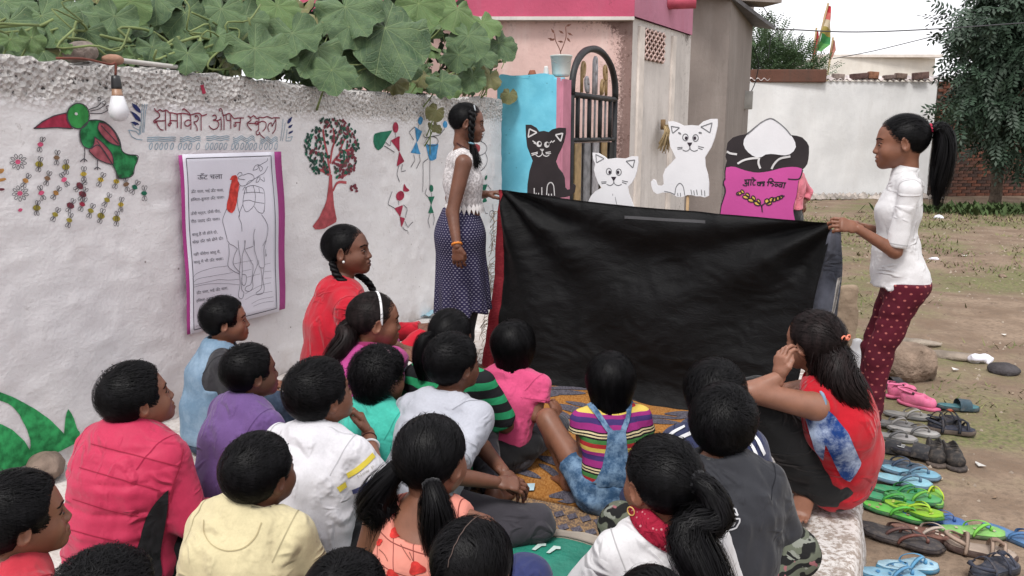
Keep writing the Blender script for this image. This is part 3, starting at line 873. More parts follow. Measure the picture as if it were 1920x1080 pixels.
# whitewashed plaster
def plaster(name, band=True):
    s = NT(name)
    n1, n2, n3 = s.noise(2.2, 5), s.noise(14, 5, rough=.65), s.noise(60, 4)
    st = s.noise(5, 4, s.mapping((1, 1, .35)))
    c = s.mix(s.step(n1, .35, .7), (.64, .62, .625), (.74, .725, .725))
    c = s.mix(s.math('MULTIPLY', s.step(n2, .56, .74), .45), c, (.50, .475, .47))
    c = s.mix(s.math('MULTIPLY', s.step(st, .6, .78), .25), c, (.52, .47, .45))
    c = s.mix(s.math('MULTIPLY', s.step(s.voro(7.5), .055, .02), .8), c, (.16, .13, .12))
    c = s.mix(s.math('MULTIPLY', s.math('MULTIPLY', s.step(s.noise(23, 4, rough=.75), .60, .68), s.step(s.noise(1.6, 3), .5, .62)), .5), c, (.36, .33, .31))
    nm = s.bump(s.noise(9, 4, s.mapping((1, 1, 2.4)), dist=.8), .25, .014)
    nm = s.bump(n3, .5, .006, nm)
    if band:
        a = s.attr('mould'); sp = s.voro(46, feature='F1'); k = s.noise(30, 4, rough=.7)
        b = s.step(s.math('ADD', a, s.math('ADD', s.math('MULTIPLY', s.math('SUBTRACT', k, .5), 1.3), s.math('MULTIPLY', s.math('SUBTRACT', s.noise(3.5, 3), .5), 1.2))), .38, .68)
        dk = s.mix(s.step(s.math('ADD', s.noise(38, 3, rough=.8), s.math('MULTIPLY', sp, .25)), .405, .55), (.045, .042, .042), (.56, .535, .515))
        c = s.mix(b, c, dk); nm = s.bump(s.math('MULTIPLY', sp, a), .9, .03, nm)
        w = s.attr('damp'); c = s.mix(s.math('MULTIPLY', w, s.step(s.noise(8, 4), .35, .65)), c, (.36, .30, .26))
    return s.done(c, .9, .2, nm)
WALLM = plaster('whitewash_wall')
us = np.arange(wall_u(-420, 500), U1 + .02, .0155); vs_ = np.linspace(0, 1, 112)
UU, TT = np.meshgrid(us, vs_, indexing='ij'); VV = -.24 + TT * (ztop(UU) + .24)
H = wall_h(UU, VV); Wp = P0 + UU[..., None] * U + VV[..., None] * Z3 + H[..., None] * N
topz = ztop(us) + .02 * vnoise(np.stack([us * 9, us * 0, us * 0], -1), 31)
Wp[:, -1, 2] += .014 * vnoise(np.stack([us * 22, us * 0, us * 0], -1), 30)
back1 = P0 + us[:, None] * U + (topz + .012)[:, None] * Z3 - .11 * N
back2 = P0 + us[:, None] * U + topz[:, None] * Z3 - .22 * N
back3 = P0 + us[:, None] * U - .24 * Z3 - .22 * N
Wp = np.concatenate([Wp, back1[:, None], back2[:, None], back3[:, None]], 1)
nu, nv = Wp.shape[:2]; wi = np.arange(nu * nv).reshape(nu, nv)
wq = np.stack([wi[:-1, :-1], wi[1:, :-1], wi[1:, 1:], wi[:-1, 1:]], -1).reshape(-1, 4)
mould = np.zeros((nu, nv)); mould[:, :112] = np.clip((VV - (ztop(UU) - .20)) / .10, 0, 1); mould[:, 112:] = 1
mould[:, :112] += .35 * np.clip((UU - wall_u(690, 300)) / .5, 0, 1) * np.clip((VV - 1.15) / .5, 0, 1)
damp = np.zeros((nu, nv)); damp[:, :112] = np.clip(1 - VV / .16, 0, 1) * .7
wall = mk('boundary_wall', Wp.reshape(-1, 3) - P0, wq, WALLM, None, True, P0, {'mould': np.clip(mould, 0, 1).ravel(), 'damp': damp.ravel()})
tag(wall, 'long whitewashed boundary wall with painted bird, bees, lettering and folk figures', 'wall')

# platform with a worn whitewashed edge
EDGE = 3.02                                  # metres from wall to platform edge
s = NT('platform_plaster')
n1, n2, n3 = s.noise(1.7, 5), s.noise(13, 5, rough=.7), s.noise(48, 5, rough=.75)
c = s.mix(s.step(n1, .35, .65), (.50, .46, .43), (.62, .59, .57))
c = s.mix(s.math('MULTIPLY', s.step(n2, .50, .62), .6), c, (.36, .30, .26))
wm = s.math('MULTIPLY', s.step(s.math('ADD', s.math('MULTIPLY', n3, .7), s.math('MULTIPLY', n2, .4)), .52, .60), s.attr('wear'))
c = s.mix(wm, c, (.30, .25, .215))
PLATM = s.done(c, .92, .2, s.bump(n2, .4, .01, s.bump(n3, .6, .006)))
ps = np.arange(-5.4, 1.75, .03)
prof = [(t, 0.0) for t in np.linspace(.0, EDGE - .03, 70)] + [(EDGE - .01, -.006), (EDGE + .004, -.022), (EDGE + .012, -.06), (EDGE + .018, -.12), (EDGE + .03, -.20), (EDGE + .05, -.32)]
prof = np.array(prof)
SS, KK = np.meshgrid(ps, np.arange(len(prof)), indexing='ij')
a_, z_ = prof[KK, 0], prof[KK, 1]
Pn = np.stack([SS, a_, z_], -1)
a2 = a_ + np.where(a_ > EDGE - .1, .018 * fbm(Pn * 4, 41, 3) + .006 * vnoise(Pn * 24, 43), 0); z2 = z_ + .005 * vnoise(Pn * 3, 44) + np.where(a_ > EDGE - .08, .006 * vnoise(Pn * 14, 45), 0)
Pp = P0 + SS[..., None] * U + a2[..., None] * N + z2[..., None] * Z3
pi_ = np.arange(SS.size).reshape(SS.shape)
pq = np.stack([pi_[:-1, :-1], pi_[:-1, 1:], pi_[1:, 1:], pi_[1:, :-1]], -1).reshape(-1, 4)
wear = np.clip((a_ - (EDGE - .75)) / .3, .25, 1)
tag(mk('platform', Pp.reshape(-1, 3), pq[:, ::-1], PLATM, None, True, None, {'wear': wear.ravel()}), kind='structure')
def plat(px, py): return at_z(px, py, 0)

# ------------------------------------------------------------------ buildings and far walls
def streaky(name, base, streak, spots, amt=.5, spot_amt=.6, sc=3.0, top=None):
    s = NT(name)
    st = s.noise(sc, 5, s.mapping((1, 1, .16)), rough=.75); n = s.noise(9, 6, rough=.7); f = s.noise(34, 4, rough=.75)
    c = s.mix(s.step(s.noise(1.2, 4), .3, .7), sc_(base, .88), sc_(base, 1.08))
    c = s.mix(s.math('MULTIPLY', s.step(st, .46, .68), amt), c, streak)
    m = s.math('MULTIPLY', s.step(s.math('ADD', s.math('MULTIPLY', n, .6), s.math('MULTIPLY', f, .55)), .60, .70), spot_amt)
    a = s.attr('dirt'); m = s.math('MULTIPLY', m, s.math('ADD', a, .12, clamp=True))
    c = s.mix(m, c, spots)
    m2 = s.math('MULTIPLY', s.step(s.math('ADD', a, s.math('MULTIPLY', s.math('SUBTRACT', f, .5), 1.2)), .62, .9), .75); c = s.mix(m2, c, sc_(spots, .8))
    return s.done(c, .9, .2, s.bump(n, .35, .02, s.bump(f, .4, .006)))
PINKW = streaky('pink_plaster', (.64, .44, .40), (.72, .60, .55), (.115, .062, .052), .5, .75)
WHITEW = streaky('streaked_white', (.62, .58, .55), (.38, .35, .33), (.10, .08, .07), .38, .75, 5.0)
PARAP = streaky('parapet_pink', (.46, .085, .15), (.40, .12, .18), (.16, .05, .06), .35, .5)
PARAP2 = streaky('parapet_pale_pink', (.46, .20, .28), (.40, .14, .20), (.16, .05, .06), .35, .5)
CONC = streaky('grey_concrete', (.25, .215, .195), (.36, .325, .30), (.14, .115, .10), .35, .45, 2.4)
FARW = streaky('far_whitewash', (.72, .72, .72), (.66, .65, .64), (.28, .26, .24), .5, .35)
def panel(mb, a, b, z0, z1, nx=24, nz=24, th=.12, dirt=None, D=None):
    """upright slab from plan point a to b (front face to the right of a->b looking down), subdivided so dirt can vary"""
    a, b = np.array([*a[:2], 0.]), np.array([*b[:2], 0.]); d = unit(b - a); n = V3(d[1], -d[0], 0); L = np.linalg.norm(b - a)
    v = []; base = mb.n
    for i in range(nx + 1):
        for j in range(nz + 1):
            p = a + d * L * i / nx + Z3 * (z0 + (z1 - z0) * j / nz); v.append(p)
            if D is not None: D.append(dirt(i / nx, z0 + (z1 - z0) * j / nz) if dirt else 0)
    f = [(i*(nz+1)+j, (i+1)*(nz+1)+j, (i+1)*(nz+1)+j+1, i*(nz+1)+j+1) for i in range(nx) for j in range(nz)]
    k = len(v); c4 = [a, b, b + Z3*0, a]; v += [a - n*th + Z3*z0, b - n*th + Z3*z0, b - n*th + Z3*z1, a - n*th + Z3*z1]
    if D is not None: D += [.4] * 4
    A, B = 0, nx*(nz+1); f += [(k+1, k, k+3, k+2)]
    f += [(nz, B+nz, k+2, k+3)]; f += [(A, nz, k+3, k)]; f += [(B + nz, B, k+1, k+2)]
    mb.add(v, f)
PZ = 2.57
hc = at_z(1187, 33, PZ); hl = at_z(560, 30, PZ); hr = at_z(1279, 62, PZ); hl[1] = hc[1] + .05
house = empty('village_house', (hc[0] - 1.5, hc[1], GZ))
tag(house, 'pink and white plastered village house with deep pink parapet behind the gate', 'house')
hloc = np.array(house.location)
mb, D = MB(), []
panel(mb, hl, hc, GZ, PZ, 60, 30, .2, lambda u, z: max(0, 1 - (1 - u) / .10) * .8 + .75 * max(0, 1 - abs(z - PZ) / .16) + .35 * max(0, 1 - (1 - u) / .22) + .3 * max(0, 1 - (z + .2) / .8), D)
mb.build('front_wall', PINKW, house, False, hloc, {'dirt': D}).location = (0, 0, 0)
sd = unit(np.array([*(hr - hc)[:2], 0])); sn = V3(sd[1], -sd[0], 0)
mb, D = MB(), []
panel(mb, hc + sd*.004, hr + sd * .35, GZ, PZ, 30, 30, .2, lambda u, z: .55 * max(0, 1 - abs(u - .92) / .1) + .5 * max(0, 1 - abs(z - PZ) / .2) + .2 * max(0, 1 - (z + .2) / 1.2), D)
mb.build('side_wall', WHITEW, house, False, hloc, {'dirt': D}).location = (0, 0, 0)
mb, D = MB(), []
panel(mb, hl - (0, .09, 0), hc - (0, .09, 0) + sn * .0 - V3(.0, 0, 0), PZ, PZ + 1.1, 40, 12, .3, lambda u, z: .9 * max(0, 1 - abs(u - .925) / .028) * max(0, 1 - abs(z - PZ - .2) / .3) + .25 * max(0, 1 - (z - PZ) / .08), D)
mb.build('parapet', PARAP, house, False, hloc, {'dirt': D}).location = (0, 0, 0)
mb, D = MB(), []
panel(mb, hc - (0, .085, 0) + sd*.003, hr + sd * .30 + sn * .03, PZ + .004, PZ + 1.1, 20, 12, .3, lambda u, z: .3 * max(0, 1 - (z - PZ) / .1), D)
mb.build('side_parapet', PARAP2, house, False, hloc, {'dirt': D}).location = (0, 0, 0)
mb = MB(); mb.box((hc + hl) / 2 + (0, -.05, -.02), (np.linalg.norm(hc - hl), .16, .035)); mb.build('ledge', WHITEW, house, False, hloc).location = (0, 0, 0)
# spout
spo = hc + sd * (np.linalg.norm(hr - hc) * .62) + Z3 * .28 + sn * .02
mb = MB(); spd = unit(V3(1, -.25, 0)); rr_ = .075
mb.tube([spo, spo + spd * .33], [rr_, rr_], 18, caps=False); mb.tube([spo + spd * .33, spo + spd * .02], [rr_ * .86] * 2, 18, caps=False)
e_ = len(mb.v[0]) - 18
mb.f += [(18 + k, 18 + (k+1) % 18, 36 + (k+1) % 18, 36 + k) for k in range(18)]
mb.build('rain_spout', M('spout_pink', (.42, .07, .11), .6, .3, .2), house, True, hloc).location = (0, 0, 0)
# vent grille and painted strips on the side wall
def on_side(px, py): return at_plane(px, py, hc, sn)
TRIM = M('trim_white', (.66, .60, .55), .85, .2, .12, 5)
for x0, x1 in ((1194, 1203), (1256, 1262)):
    a, b = on_side(x0, 150), on_side(x1, 150); w_ = np.linalg.norm((b - a)[:2])
    mb = MB(); mb.box(np.array([*((a + b) / 2)[:2], (GZ + PZ) / 2 - .03]) + sn * .012, (w_, .03, PZ - GZ - .08), rz=math.atan2(sd[1], sd[0])); mb.build('wall_strip', TRIM, house, False, hloc).location = (0, 0, 0)
g0, g1 = on_side(1207, 55), on_side(1243, 112); gw = np.linalg.norm((g1 - g0)[:2]); zt, zb = on_side(1207, 52)[2], on_side(1207, 112)[2]
mb = MB(); mb.box(np.array([*((g0 + g1) / 2)[:2], (zt + zb) / 2]) + sn * .006, (gw, .01, zt - zb), rz=math.atan2(sd[1], sd[0]))
mb.build('vent_shade_sheet', M('vent_dark', (.10, .06, .05), .9, .1), house, False, hloc).location = (0, 0, 0)  # flat dark sheet, its colour stands for the shade inside the vent
mb = MB()
for i in range(5):
    for j in range(4):
        cx, cz = gw * (i + .5) / 5, zb + (zt - zb) * (j + .5) / 4; o_ = np.array([*g0[:2], 0]) + sn * .02
        hw, hh = gw / 10, (zt - zb) / 8
        for p, q in (((-hw, 0), (0, hh)), ((0, hh), (hw, 0)), ((hw, 0), (0, -hh)), ((0, -hh), (-hw, 0))):
            mb.tube([o_ + sd * (cx + p[0]) + Z3 * (cz + p[1]), o_ + sd * (cx + q[0]) + Z3 * (cz + q[1])], .011, 5)
mb.build('vent_grille', M('vent_pink', (.60, .44, .40), .85, .2), house, True, hloc).location = (0, 0, 0)

# grey concrete building with a sloping sheet roof
ga, gb, gc = at_Y(1264, 300, 11.6), at_Y(1356, 300, 11.9), at_Y(1398, 300, 14.4)
grey = empty('concrete_building', (*gb[:2], GZ)); tag(grey, 'tall unpainted grey concrete building with dark sheet roof', 'building'); gl = np.array(grey.location)
mb, D = MB(), []
panel(mb, ga, gb, GZ, 4.6, 16, 30, .2, lambda u, z: .15 + .3 * max(0, 1 - u / .15), D); panel(mb, gb + (.004, .004, 0), gc, GZ, 3.6, 16, 30, .2, lambda u, z: .12 + .35 * max(0, 1 - u / .05), D)
mb.build('wall', CONC, grey, False, gl, {'dirt': D}).location = (0, 0, 0)
r0, r1 = at_Y(1372, -4, 11.7), at_Y(1453, 56, 14.3); rd = unit(r1 - r0); rs_ = V3(-1, .2, 0)
mb = MB(); q = r0 - rd * .5
vv = [q, r1, r1 + rs_ * .9 + Z3 * .15, q + rs_ * .9 + Z3 * .15]; vv = vv + [p + Z3 * .06 for p in vv]
mb.add(vv, [(0, 1, 2, 3), (7, 6, 5, 4), (0, 4, 5, 1), (1, 5, 6, 2), (2, 6, 7, 3), (3, 7, 4, 0)])
mb.build('roof', M('sheet_roof', (.085, .08, .085), .6, .4, .3, 4), grey, False, gl).location = (0, 0, 0)
mb = MB(); q2 = at_Y(1418, -12, 13.0); mb.box(q2 + (-.05, 0, .12), (.7, .5, .55), rz=.3); mb.build('roof_parapet', CONC, grey, False, gl, {'dirt': np.full(8, .3)}).location = (0, 0, 0)
mp = at_Y(1401, 188, 13.9)
meter = empty('meter_box', mp); tag(meter, 'small grey electric meter box on the corner of the concrete building', 'meter box')
mb = MB(); mb.box((0, 0, 0), (.16, .12, .30)); mb.build('case', M('meter_grey', (.30, .29, .27), .6, .4), meter, bevel=.01)
mb = MB(); mb.box((-.13, .02, -.02), (.07, .07, .62)); mb.build('backboard', M('meter_board', (.09, .065, .05), .8, .2), meter, bevel=.006)
mb = MB(); mb.tube(spline([(.05, 0, .12), (.12, 0, .3), (.16, .02, .62), (.05, .05, .9)], 16), .008, 5); mb.build('cable', M('cable_black', (.02, .02, .02), .6, .3), meter)

# far white wall with a wavy top, brick course on it, brick wall beside it
fa, fb = at_Y(1385, 300, 19.6), at_Y(1744, 300, 19.9)
FZ = at_Y(1560, 152, 19.7)[2]
farwall = empty('compound_wall', (*((fa + fb) / 2)[:2], GZ)); tag(farwall, 'high white compound wall with wavy sheet edge along its top', 'wall'); fl_ = np.array(farwall.location)
mb, D = MB(), []
panel(mb, fa, fb, GZ - .1, FZ, 40, 24, .22, lambda u, z: .10 + .85 * max(0, 1 - (z - GZ) / .28) + .15 * max(0, 1 - (FZ - z) / .3), D)
mb.build('plaster', FARW, farwall, False, fl_, {'dirt': D}).location = (0, 0, 0)
fd = unit(np.array([*(fb - fa)[:2], 0])); fn_ = V3(fd[1], -fd[0], 0); Lf = np.linalg.norm((fb - fa)[:2])
def wavy(name, x0, x1, z, mat, par, loc, depth=.30, amp=.028, per=.155, o=.04, drop=.0):
    n = int((x1 - x0) / per * 8); vv = []; f = []
    for i in range(n + 1):
        x = x0 + (x1 - x0) * i / n; dz = amp * math.sin(2 * math.pi * x / per)
        b = np.array([*fa[:2], 0]) + fd * x
        for w, t in ((o, .0), (-depth, .0), (-depth, .02), (o, .02)): vv.append(b + fn_ * w + Z3 * (z + dz + t + (0.10 if w < 0 else 0)))
    for i in range(n):
        for j in range(4): f.append((i*4+j, i*4+(j+1) % 4, (i+1)*4+(j+1) % 4, (i+1)*4+j))
    m_ = MB(); m_.add(vv, f); m_.build(name, mat, par, True, loc).location = (0, 0, 0)
SHEET = M('roof_sheet_pale', (.52, .46, .45), .7, .3, .2, 3)
wavy('corrugated_sheet', 0, Lf, FZ + .02, SHEET, farwall, fl_)
MOSS = streaky('mossy_brick', (.13, .062, .045), (.09, .06, .05), (.045, .04, .03), .6, .7)
a, b = at_Y(1405, 143, 19.75), at_Y(1546, 143, 19.75)
mb = MB(); mb.box((a + b) / 2, (np.linalg.norm(b - a), .3, .30)); o = mb.build('coping_beam', MOSS, None, False, (a + b) / 2, {'dirt': np.full(8, .5)}, bevel=.02)
tag(o, 'long dark mossy beam lying along the left of the white compound wall top', 'beam')
BRK = M('loose_brick', (.16, .085, .068), .9, .2, .35, 9, .5, 40, .02)
for i, (x0, x1, y0, y1, lab) in enumerate(((1560, 1582, 141, 152, 'pale loose brick leftmost on the white wall top'), (1594, 1626, 140, 151, 'wide dark loose brick on the white wall top'), (1627, 1646, 137, 150, 'orange red loose brick on the white wall top'),
        (1656, 1677, 143, 151, 'low grey loose brick on the white wall top'), (1678, 1699, 140, 150, 'small grey brown brick leaning by the low grey one'), (1711, 1740, 138, 151, 'brown loose brick at the right end of the white wall top'))):
    a, b = at_Y(x0, y1, 19.8), at_Y(x1, y0, 19.8); mb = MB(); mb.box((0, 0, 0), (b[0] - a[0], .16, b[2] - a[2]), rot=roty(.08 * (-1) ** i) if 'roty' in globals() else None)
    o = mb.build('loose_brick', M('loose_brick_%s' % 'abcdef'[i], ((.24, .19, .17), (.10, .06, .055), (.25, .12, .075), (.16, .12, .11), (.17, .12, .10), (.13, .08, .07))[i], .9, .2, .35, 9, .5, 40, .02), None, False, bevel=.012); o.location = (a + b) / 2 + (0, 0, .03); tag(o, lab, 'brick', 'loose bricks on the compound wall')
# pale building behind
ba, bb = at_Y(1540, 130, 30), at_Y(1752, 130, 30.4); bt_ = at_Y(1650, 107, 30)[2]
mb, D = MB(), []; panel(mb, ba, bb, GZ, bt_, 10, 20, 3.0, lambda u, z: .1, D)
far = empty('far_house', (*((ba + bb) / 2)[:2], GZ)); tag(far, 'pale plastered house top seen over the white compound wall', 'house')
mb.build('wall', streaky('far_cream', (.70, .66, .60), (.62, .57, .50), (.4, .36, .32), .6, .3), far, False, np.array(far.location), {'dirt': D}).location = (0, 0, 0)
mb = MB(); mb.box(((ba + bb) / 2)[:2].tolist() + [bt_ + .05] + np.array([0, 1.3, 0]) * 0, (bb[0] - ba[0] + .2, .3, .10)); mb.build('roof_edge', TRIM, far, False, np.array(far.location)).location = (0, 0, 0)
# brick wall
ra, rb = at_Y(1746, 300, 20.0), at_Y(1990, 300, 20.2); RZ = at_Y(1760, 152, 20.0)[2]
bw = empty('brick_wall', (*((ra + rb) / 2)[:2], GZ)); tag(bw, 'bare red brick wall behind the tree', 'wall'); bl = np.array(bw.location)
mb = MB(); bd_ = unit(np.array([*(rb - ra)[:2], 0])); bn_ = V3(bd_[1], -bd_[0], 0); Lb = np.linalg.norm((rb - ra)[:2])
mb.box(np.array([*((ra + rb) / 2)[:2], (GZ + RZ) / 2]) - bn_ * .10, (Lb, .18, RZ - GZ), rz=math.atan2(bd_[1], bd_[0]))
mb.build('mortar_core', M('mortar', (.15, .125, .11), .95, .1, .25, 5), bw, False, bl).location = (0, 0, 0)
bm_ = [M('wall_brick_' + n_, c_, .9, .15, .3, 14, .3, 60, .01) for n_, c_ in (('red', (.145, .062, .042)), ('brown', (.105, .055, .042)), ('dark', (.065, .042, .036)))]
mbx = MB(); mbx.box((0, 0, 0), (.228, .05, .066)); bme = [mesh_data('brick', np.concatenate(mbx.v), mbx.f, m_, False) for m_ in bm_]
br_all = [(i, j) for j in range(int((RZ - GZ - .02) / .079)) for i in range(int(Lb / .242))]
vis = [q for q in br_all if to_px(ra + bd_ * (q[0] * .242))[0] < 1922]
random.Random(3).shuffle(vis); keep = set(sorted(vis, key=lambda q: -q[1] * 0 + abs(q[1] * .079 - .6))[:296])
rest = MB(); rg = random.Random(5)
for (i, j) in br_all:
    p = np.array([*ra[:2], GZ + .05 + j * .079]) + bd_ * (i * .242 + .12 + (.12 if j % 2 else 0)) + bn_ * (rg.uniform(-.006, .010))
    if (i, j) in keep:
        o = bpy.data.objects.new('brick', rg.choice(bme)); COL.objects.link(o); o.parent = bw; o.location = p - bl; o.rotation_euler = (0, 0, math.atan2(bd_[1], bd_[0]) + rg.uniform(-.02, .02))
    else: rest.box(p, (.228, .05, .066), rz=math.atan2(bd_[1], bd_[0]))
if rest.v: tag(rest.build('remaining_bricks', bm_[0], bw, False, bl), kind='stuff').location = (0, 0, 0)
fa2 = fa; fa = ra; wavy('corrugated_sheet', 0, Lb, RZ + .02, M('roof_sheet_grey', (.40, .38, .38), .6, .3, .2, 3), bw, bl, depth=.5); fa = fa2

# ------------------------------------------------------------------ gate pillar, bucket, gate
E = at_Y(1050, 300, 7.0); E[2] = 0; PILZ = at_Y(1000, 139, 7.1)[2]
pil = empty('gate_pillar', (*(E[:2] - N[:2] * .28), GZ)); tag(pil, 'sky blue gate pillar with a dusty pink side', 'pillar'); pl_ = np.array(pil.location)
s = NT('pillar_blue'); n_ = s.noise(7, 4); c = s.mix(s.step(n_, .3, .7), (.13, .47, .62), (.17, .55, .70)); c = s.mix(s.math('MULTIPLY', s.step(s.voro(14), .10, .05), .6), c, (.05, .16, .22))
PB = s.done(c, .75, .3, s.bump(s.noise(30, 4), .3, .006))
def rough_box(o, ex, ey, w, d, z0, z1, mat, name, par, loc, seed):
    nx, nz = 18, 40; mb = MB()
    for (a, dv, ln) in ((o, ex, w), ):
        g = [(a + dv * ln * i / nx + Z3 * (z0 + (z1 - z0) * j / nz)) for i in range(nx + 1) for j in range(nz + 1)]
        nn = np.cross(dv, Z3); g = np.array(g); g += nn * (.006 * vnoise(g * 9, seed))[:, None]
        zt_ = (np.arange(len(g)) % (nz + 1)) == nz; g[zt_, 2] += .018 * vnoise(g[zt_] * 11, seed + 1) - .03 * (np.abs(np.linspace(-1, 1, nx + 1)) > .9)
        mb.add(g, [(i*(nz+1)+j, (i+1)*(nz+1)+j, (i+1)*(nz+1)+j+1, i*(nz+1)+j+1) for i in range(nx) for j in range(nz)])
    b = [o + ey * d + Z3 * z0, o + ex * w + ey * d + Z3 * z0, o + ex * w + ey * d + Z3 * (z1 - .02), o + ey * d + Z3 * (z1 - .02)]
    k = mb.n; mb.add(b, [(1, 0, 3, 2)])
    mb.f += [(nz, (nx+1)*(nz+1)-1, k+2, k+3), (0, nz, k+3, k), ((nx+1)*(nz+1)-1, nx*(nz+1), k+1, k+2)]
    mb.build(name, mat, par, True, loc).location = (0, 0, 0)
rough_box(E - N * .60, N, U, .56, .20, GZ, PILZ, PB, 'blue_face', pil, pl_, 51)
rough_box(E - N * .038, N, U, .038, .20, GZ, PILZ - .03, M('pillar_pink', (.48, .20, .27), .85, .2, .12), 'pink_edge', pil, pl_, 55)
mbp = MB(); mbp.box(E + U * .10 + V3(0, 0, (PILZ - .04 + GZ) / 2) * 1 + N * .012, (.02, .19, PILZ - .05 - GZ), rz=-WA); mbp.build('pink_side', MATS['pillar_pink'], pil, False, pl_).location = (0, 0, 0)
bp = at_Y(1052, 138, 7.25); bp[2] = PILZ - .01
buck = empty('plant_bucket', bp); tag(buck, 'white plastic bucket with a spindly seedling standing on the blue pillar', 'bucket')
PLW = M('bucket_white', (.52, .56, .53), .5, .4, .12)
mb = MB(); mb.lathe([(.070, 0), (.078, .02), (.092, .165), (.098, .168), (.098, .178), (.090, .18), (.084, .16), (.06, .15)], 24); mb.build('pail', PLW, buck)
mb = MB(); th = np.linspace(0, math.pi, 14); mb.tube(np.stack([.096 * np.cos(th), -.02 - .06 * np.sin(th), .17 - .07 * np.sin(th)], 1), .0025, 5); mb.build('handle', M('wire_grey', (.3, .3, .3), .4, .5), buck)
mb = MB(); mb.tube(spline([(0, 0, .14), (-.01, 0, .22), (-.05, 0, .30), (-.06, 0, .36)], 10), .004, 5); mb.tube(spline([(-.01, 0, .2), (.02, 0, .27), (.04, 0, .34), (.035, 0, .42)], 10), .004, 5); mb.build('stem', M('stem_red', (.16, .07, .05), .8, .2), buck)
mb = MB()
for (x, z, a) in ((-.06, .36, 2.2), (-.05, .32, 3.5), (-.07, .31, 2.9), (.035, .42, .4), (.05, .37, -.5), (.02, .36, 2.6), (.045, .33, -.9), (.02, .29, 3.0)):
    d = V3(math.cos(a), -.2, math.sin(a)); p = V3(x, 0, z); n_ = unit(np.cross(d, (0, 1, .3)))
    mb.add([p, p + d*.025 + n_*.010, p + d*.055, p + d*.025 - n_*.010], [(0, 1, 2, 3)])
tag(mb.build('leaf', M('seedling_leaf', (.16, .07, .05), .7, .3), buck, False), kind='stuff')
for px, w, h, col, lab in ((998, .075, .045, (.25, .09, .05), 'small upturned clay cup on the pillar top'), (1024, .05, .08, (.62, .6, .58), 'small white cup beside the bucket on the pillar')):
    p = at_Y(px, 136, 7.2); p[2] = PILZ - .005; mb = MB(); mb.lathe([(w/2, 0), (w*.48, h*.3), (w*.36, h*.8), (w*.3, h), (.004, h)], 14)
    o = mb.build('cup', M('cup_' + str(px), col, .7, .3), None); o.location = p; tag(o, lab, 'cup')
# iron gate leaf in line with the wall
GP = E - N * .12
gp = lambda px, py: at_plane(px, py, GP, N)
gu0 = (gp(1071, 250) - E) @ U; gu1 = (gp(1152, 250) - E) @ U; zb_, zt2, zm = -.12, gp(1112, 91)[2], gp(1112, 182)[2]
gate = empty('iron_gate', (*(E + U * (gu0 + gu1) / 2 - N * .12)[:2], GZ)); tag(gate, 'narrow black iron gate with arched scroll top', 'gate'); gtl = np.array(gate.location)
IRON = M('iron_black', (.018, .018, .020), .55, .4, .3, 20); GOLD = M('scroll_gold', (.33, .22, .10), .5, .5, .25, 12); SILV = M('scroll_silver', (.34, .33, .35), .45, .5, .25, 12); GREYI = M('iron_grey', (.20, .20, .21), .6, .4, .3, 12)
gpt = lambda u, z: np.array([*(E - N * .12 + U * u)[:2], z])
gw_ = gu1 - gu0; gm = (gu0 + gu1) / 2
def gpart(name, pts, r, mat, n=6):
    mb = MB(); mb.tube([gpt(u, z) for u, z in pts], r, n); mb.build(name, mat, gate, True, gtl).location = (0, 0, 0)
arch = [(gm - gw_/2 * math.cos(t), zm + (zt2 - zm) * math.sin(t) ** .8) for t in np.linspace(0, math.pi, 28)]
gpart('arch', arch, .035, IRON); gpart('cross_rail', [(gu0, zm), (gu1, zm)], .03, IRON); gpart('bottom_rail', [(gu0, zb_ + .05), (gu1, zb_ + .05)], .03, IRON)
for u in (gu0, gu1): gpart('stile', [(u, zb_), (u, zm + .02)], .03, IRON)
zmid = gp(1110, 262)[2]; gpart('middle_rail', [(gu0, zmid), (gu1, zmid)], .025, IRON)
for i in range(7): gpart('bar', [(gu0 + gw_ * (i + 1) / 8, zmid), (gu0 + gw_ * (i + 1) / 8, zm)], .024 if i % 2 == 0 else .012, GREYI if i % 2 else IRON)
for i in range(5):
    u = gu0 + gw_ * (i + .7) / 5; mb = MB(); mb.box(gpt(u, (zb_ + zmid) / 2), (.012, gw_ * .13, zmid - zb_ - .06), rz=-WA); mb.build('sheet_strip', (GOLD, GREYI, SILV, GOLD, IRON)[i], gate, False, gtl).location = (0, 0, 0)
mb = MB(); mb.box(gpt(gm, (zb_ + zmid) / 2) - N * .03, (.006, gw_ * .9, zmid - zb_ - .05), rz=-WA); mb.build('backing_sheet', M('gate_sheet', (.34, .32, .31), .6, .4, .3, 8), gate, False, gtl).location = (0, 0, 0)
def curl(u, z, r, sgn): return [(u + sgn * (r - r * math.cos(t)) * (1 - t / 9), z + r * math.sin(t) * 1.2) for t in np.linspace(0, 4.6, 16)]
for uc, z0, z1, m_, sg in ((-.30, .10, .66, GOLD, 1), (-.04, .10, .86, SILV, 1), (.02, .10, .82, SILV, -1), (.26, .10, .70, GOLD, -1), (.14, .04, .30, GOLD, 1), (-.16, .04, .30, SILV, -1)):
    a_h = zt2 - zm; u = gm + uc * gw_; gpart('scroll', [(u, zm + .03)] + [(u, zm + a_h * z1 * .8)] + curl(u, zm + a_h * z1 * .8, .055, sg), .017, m_)
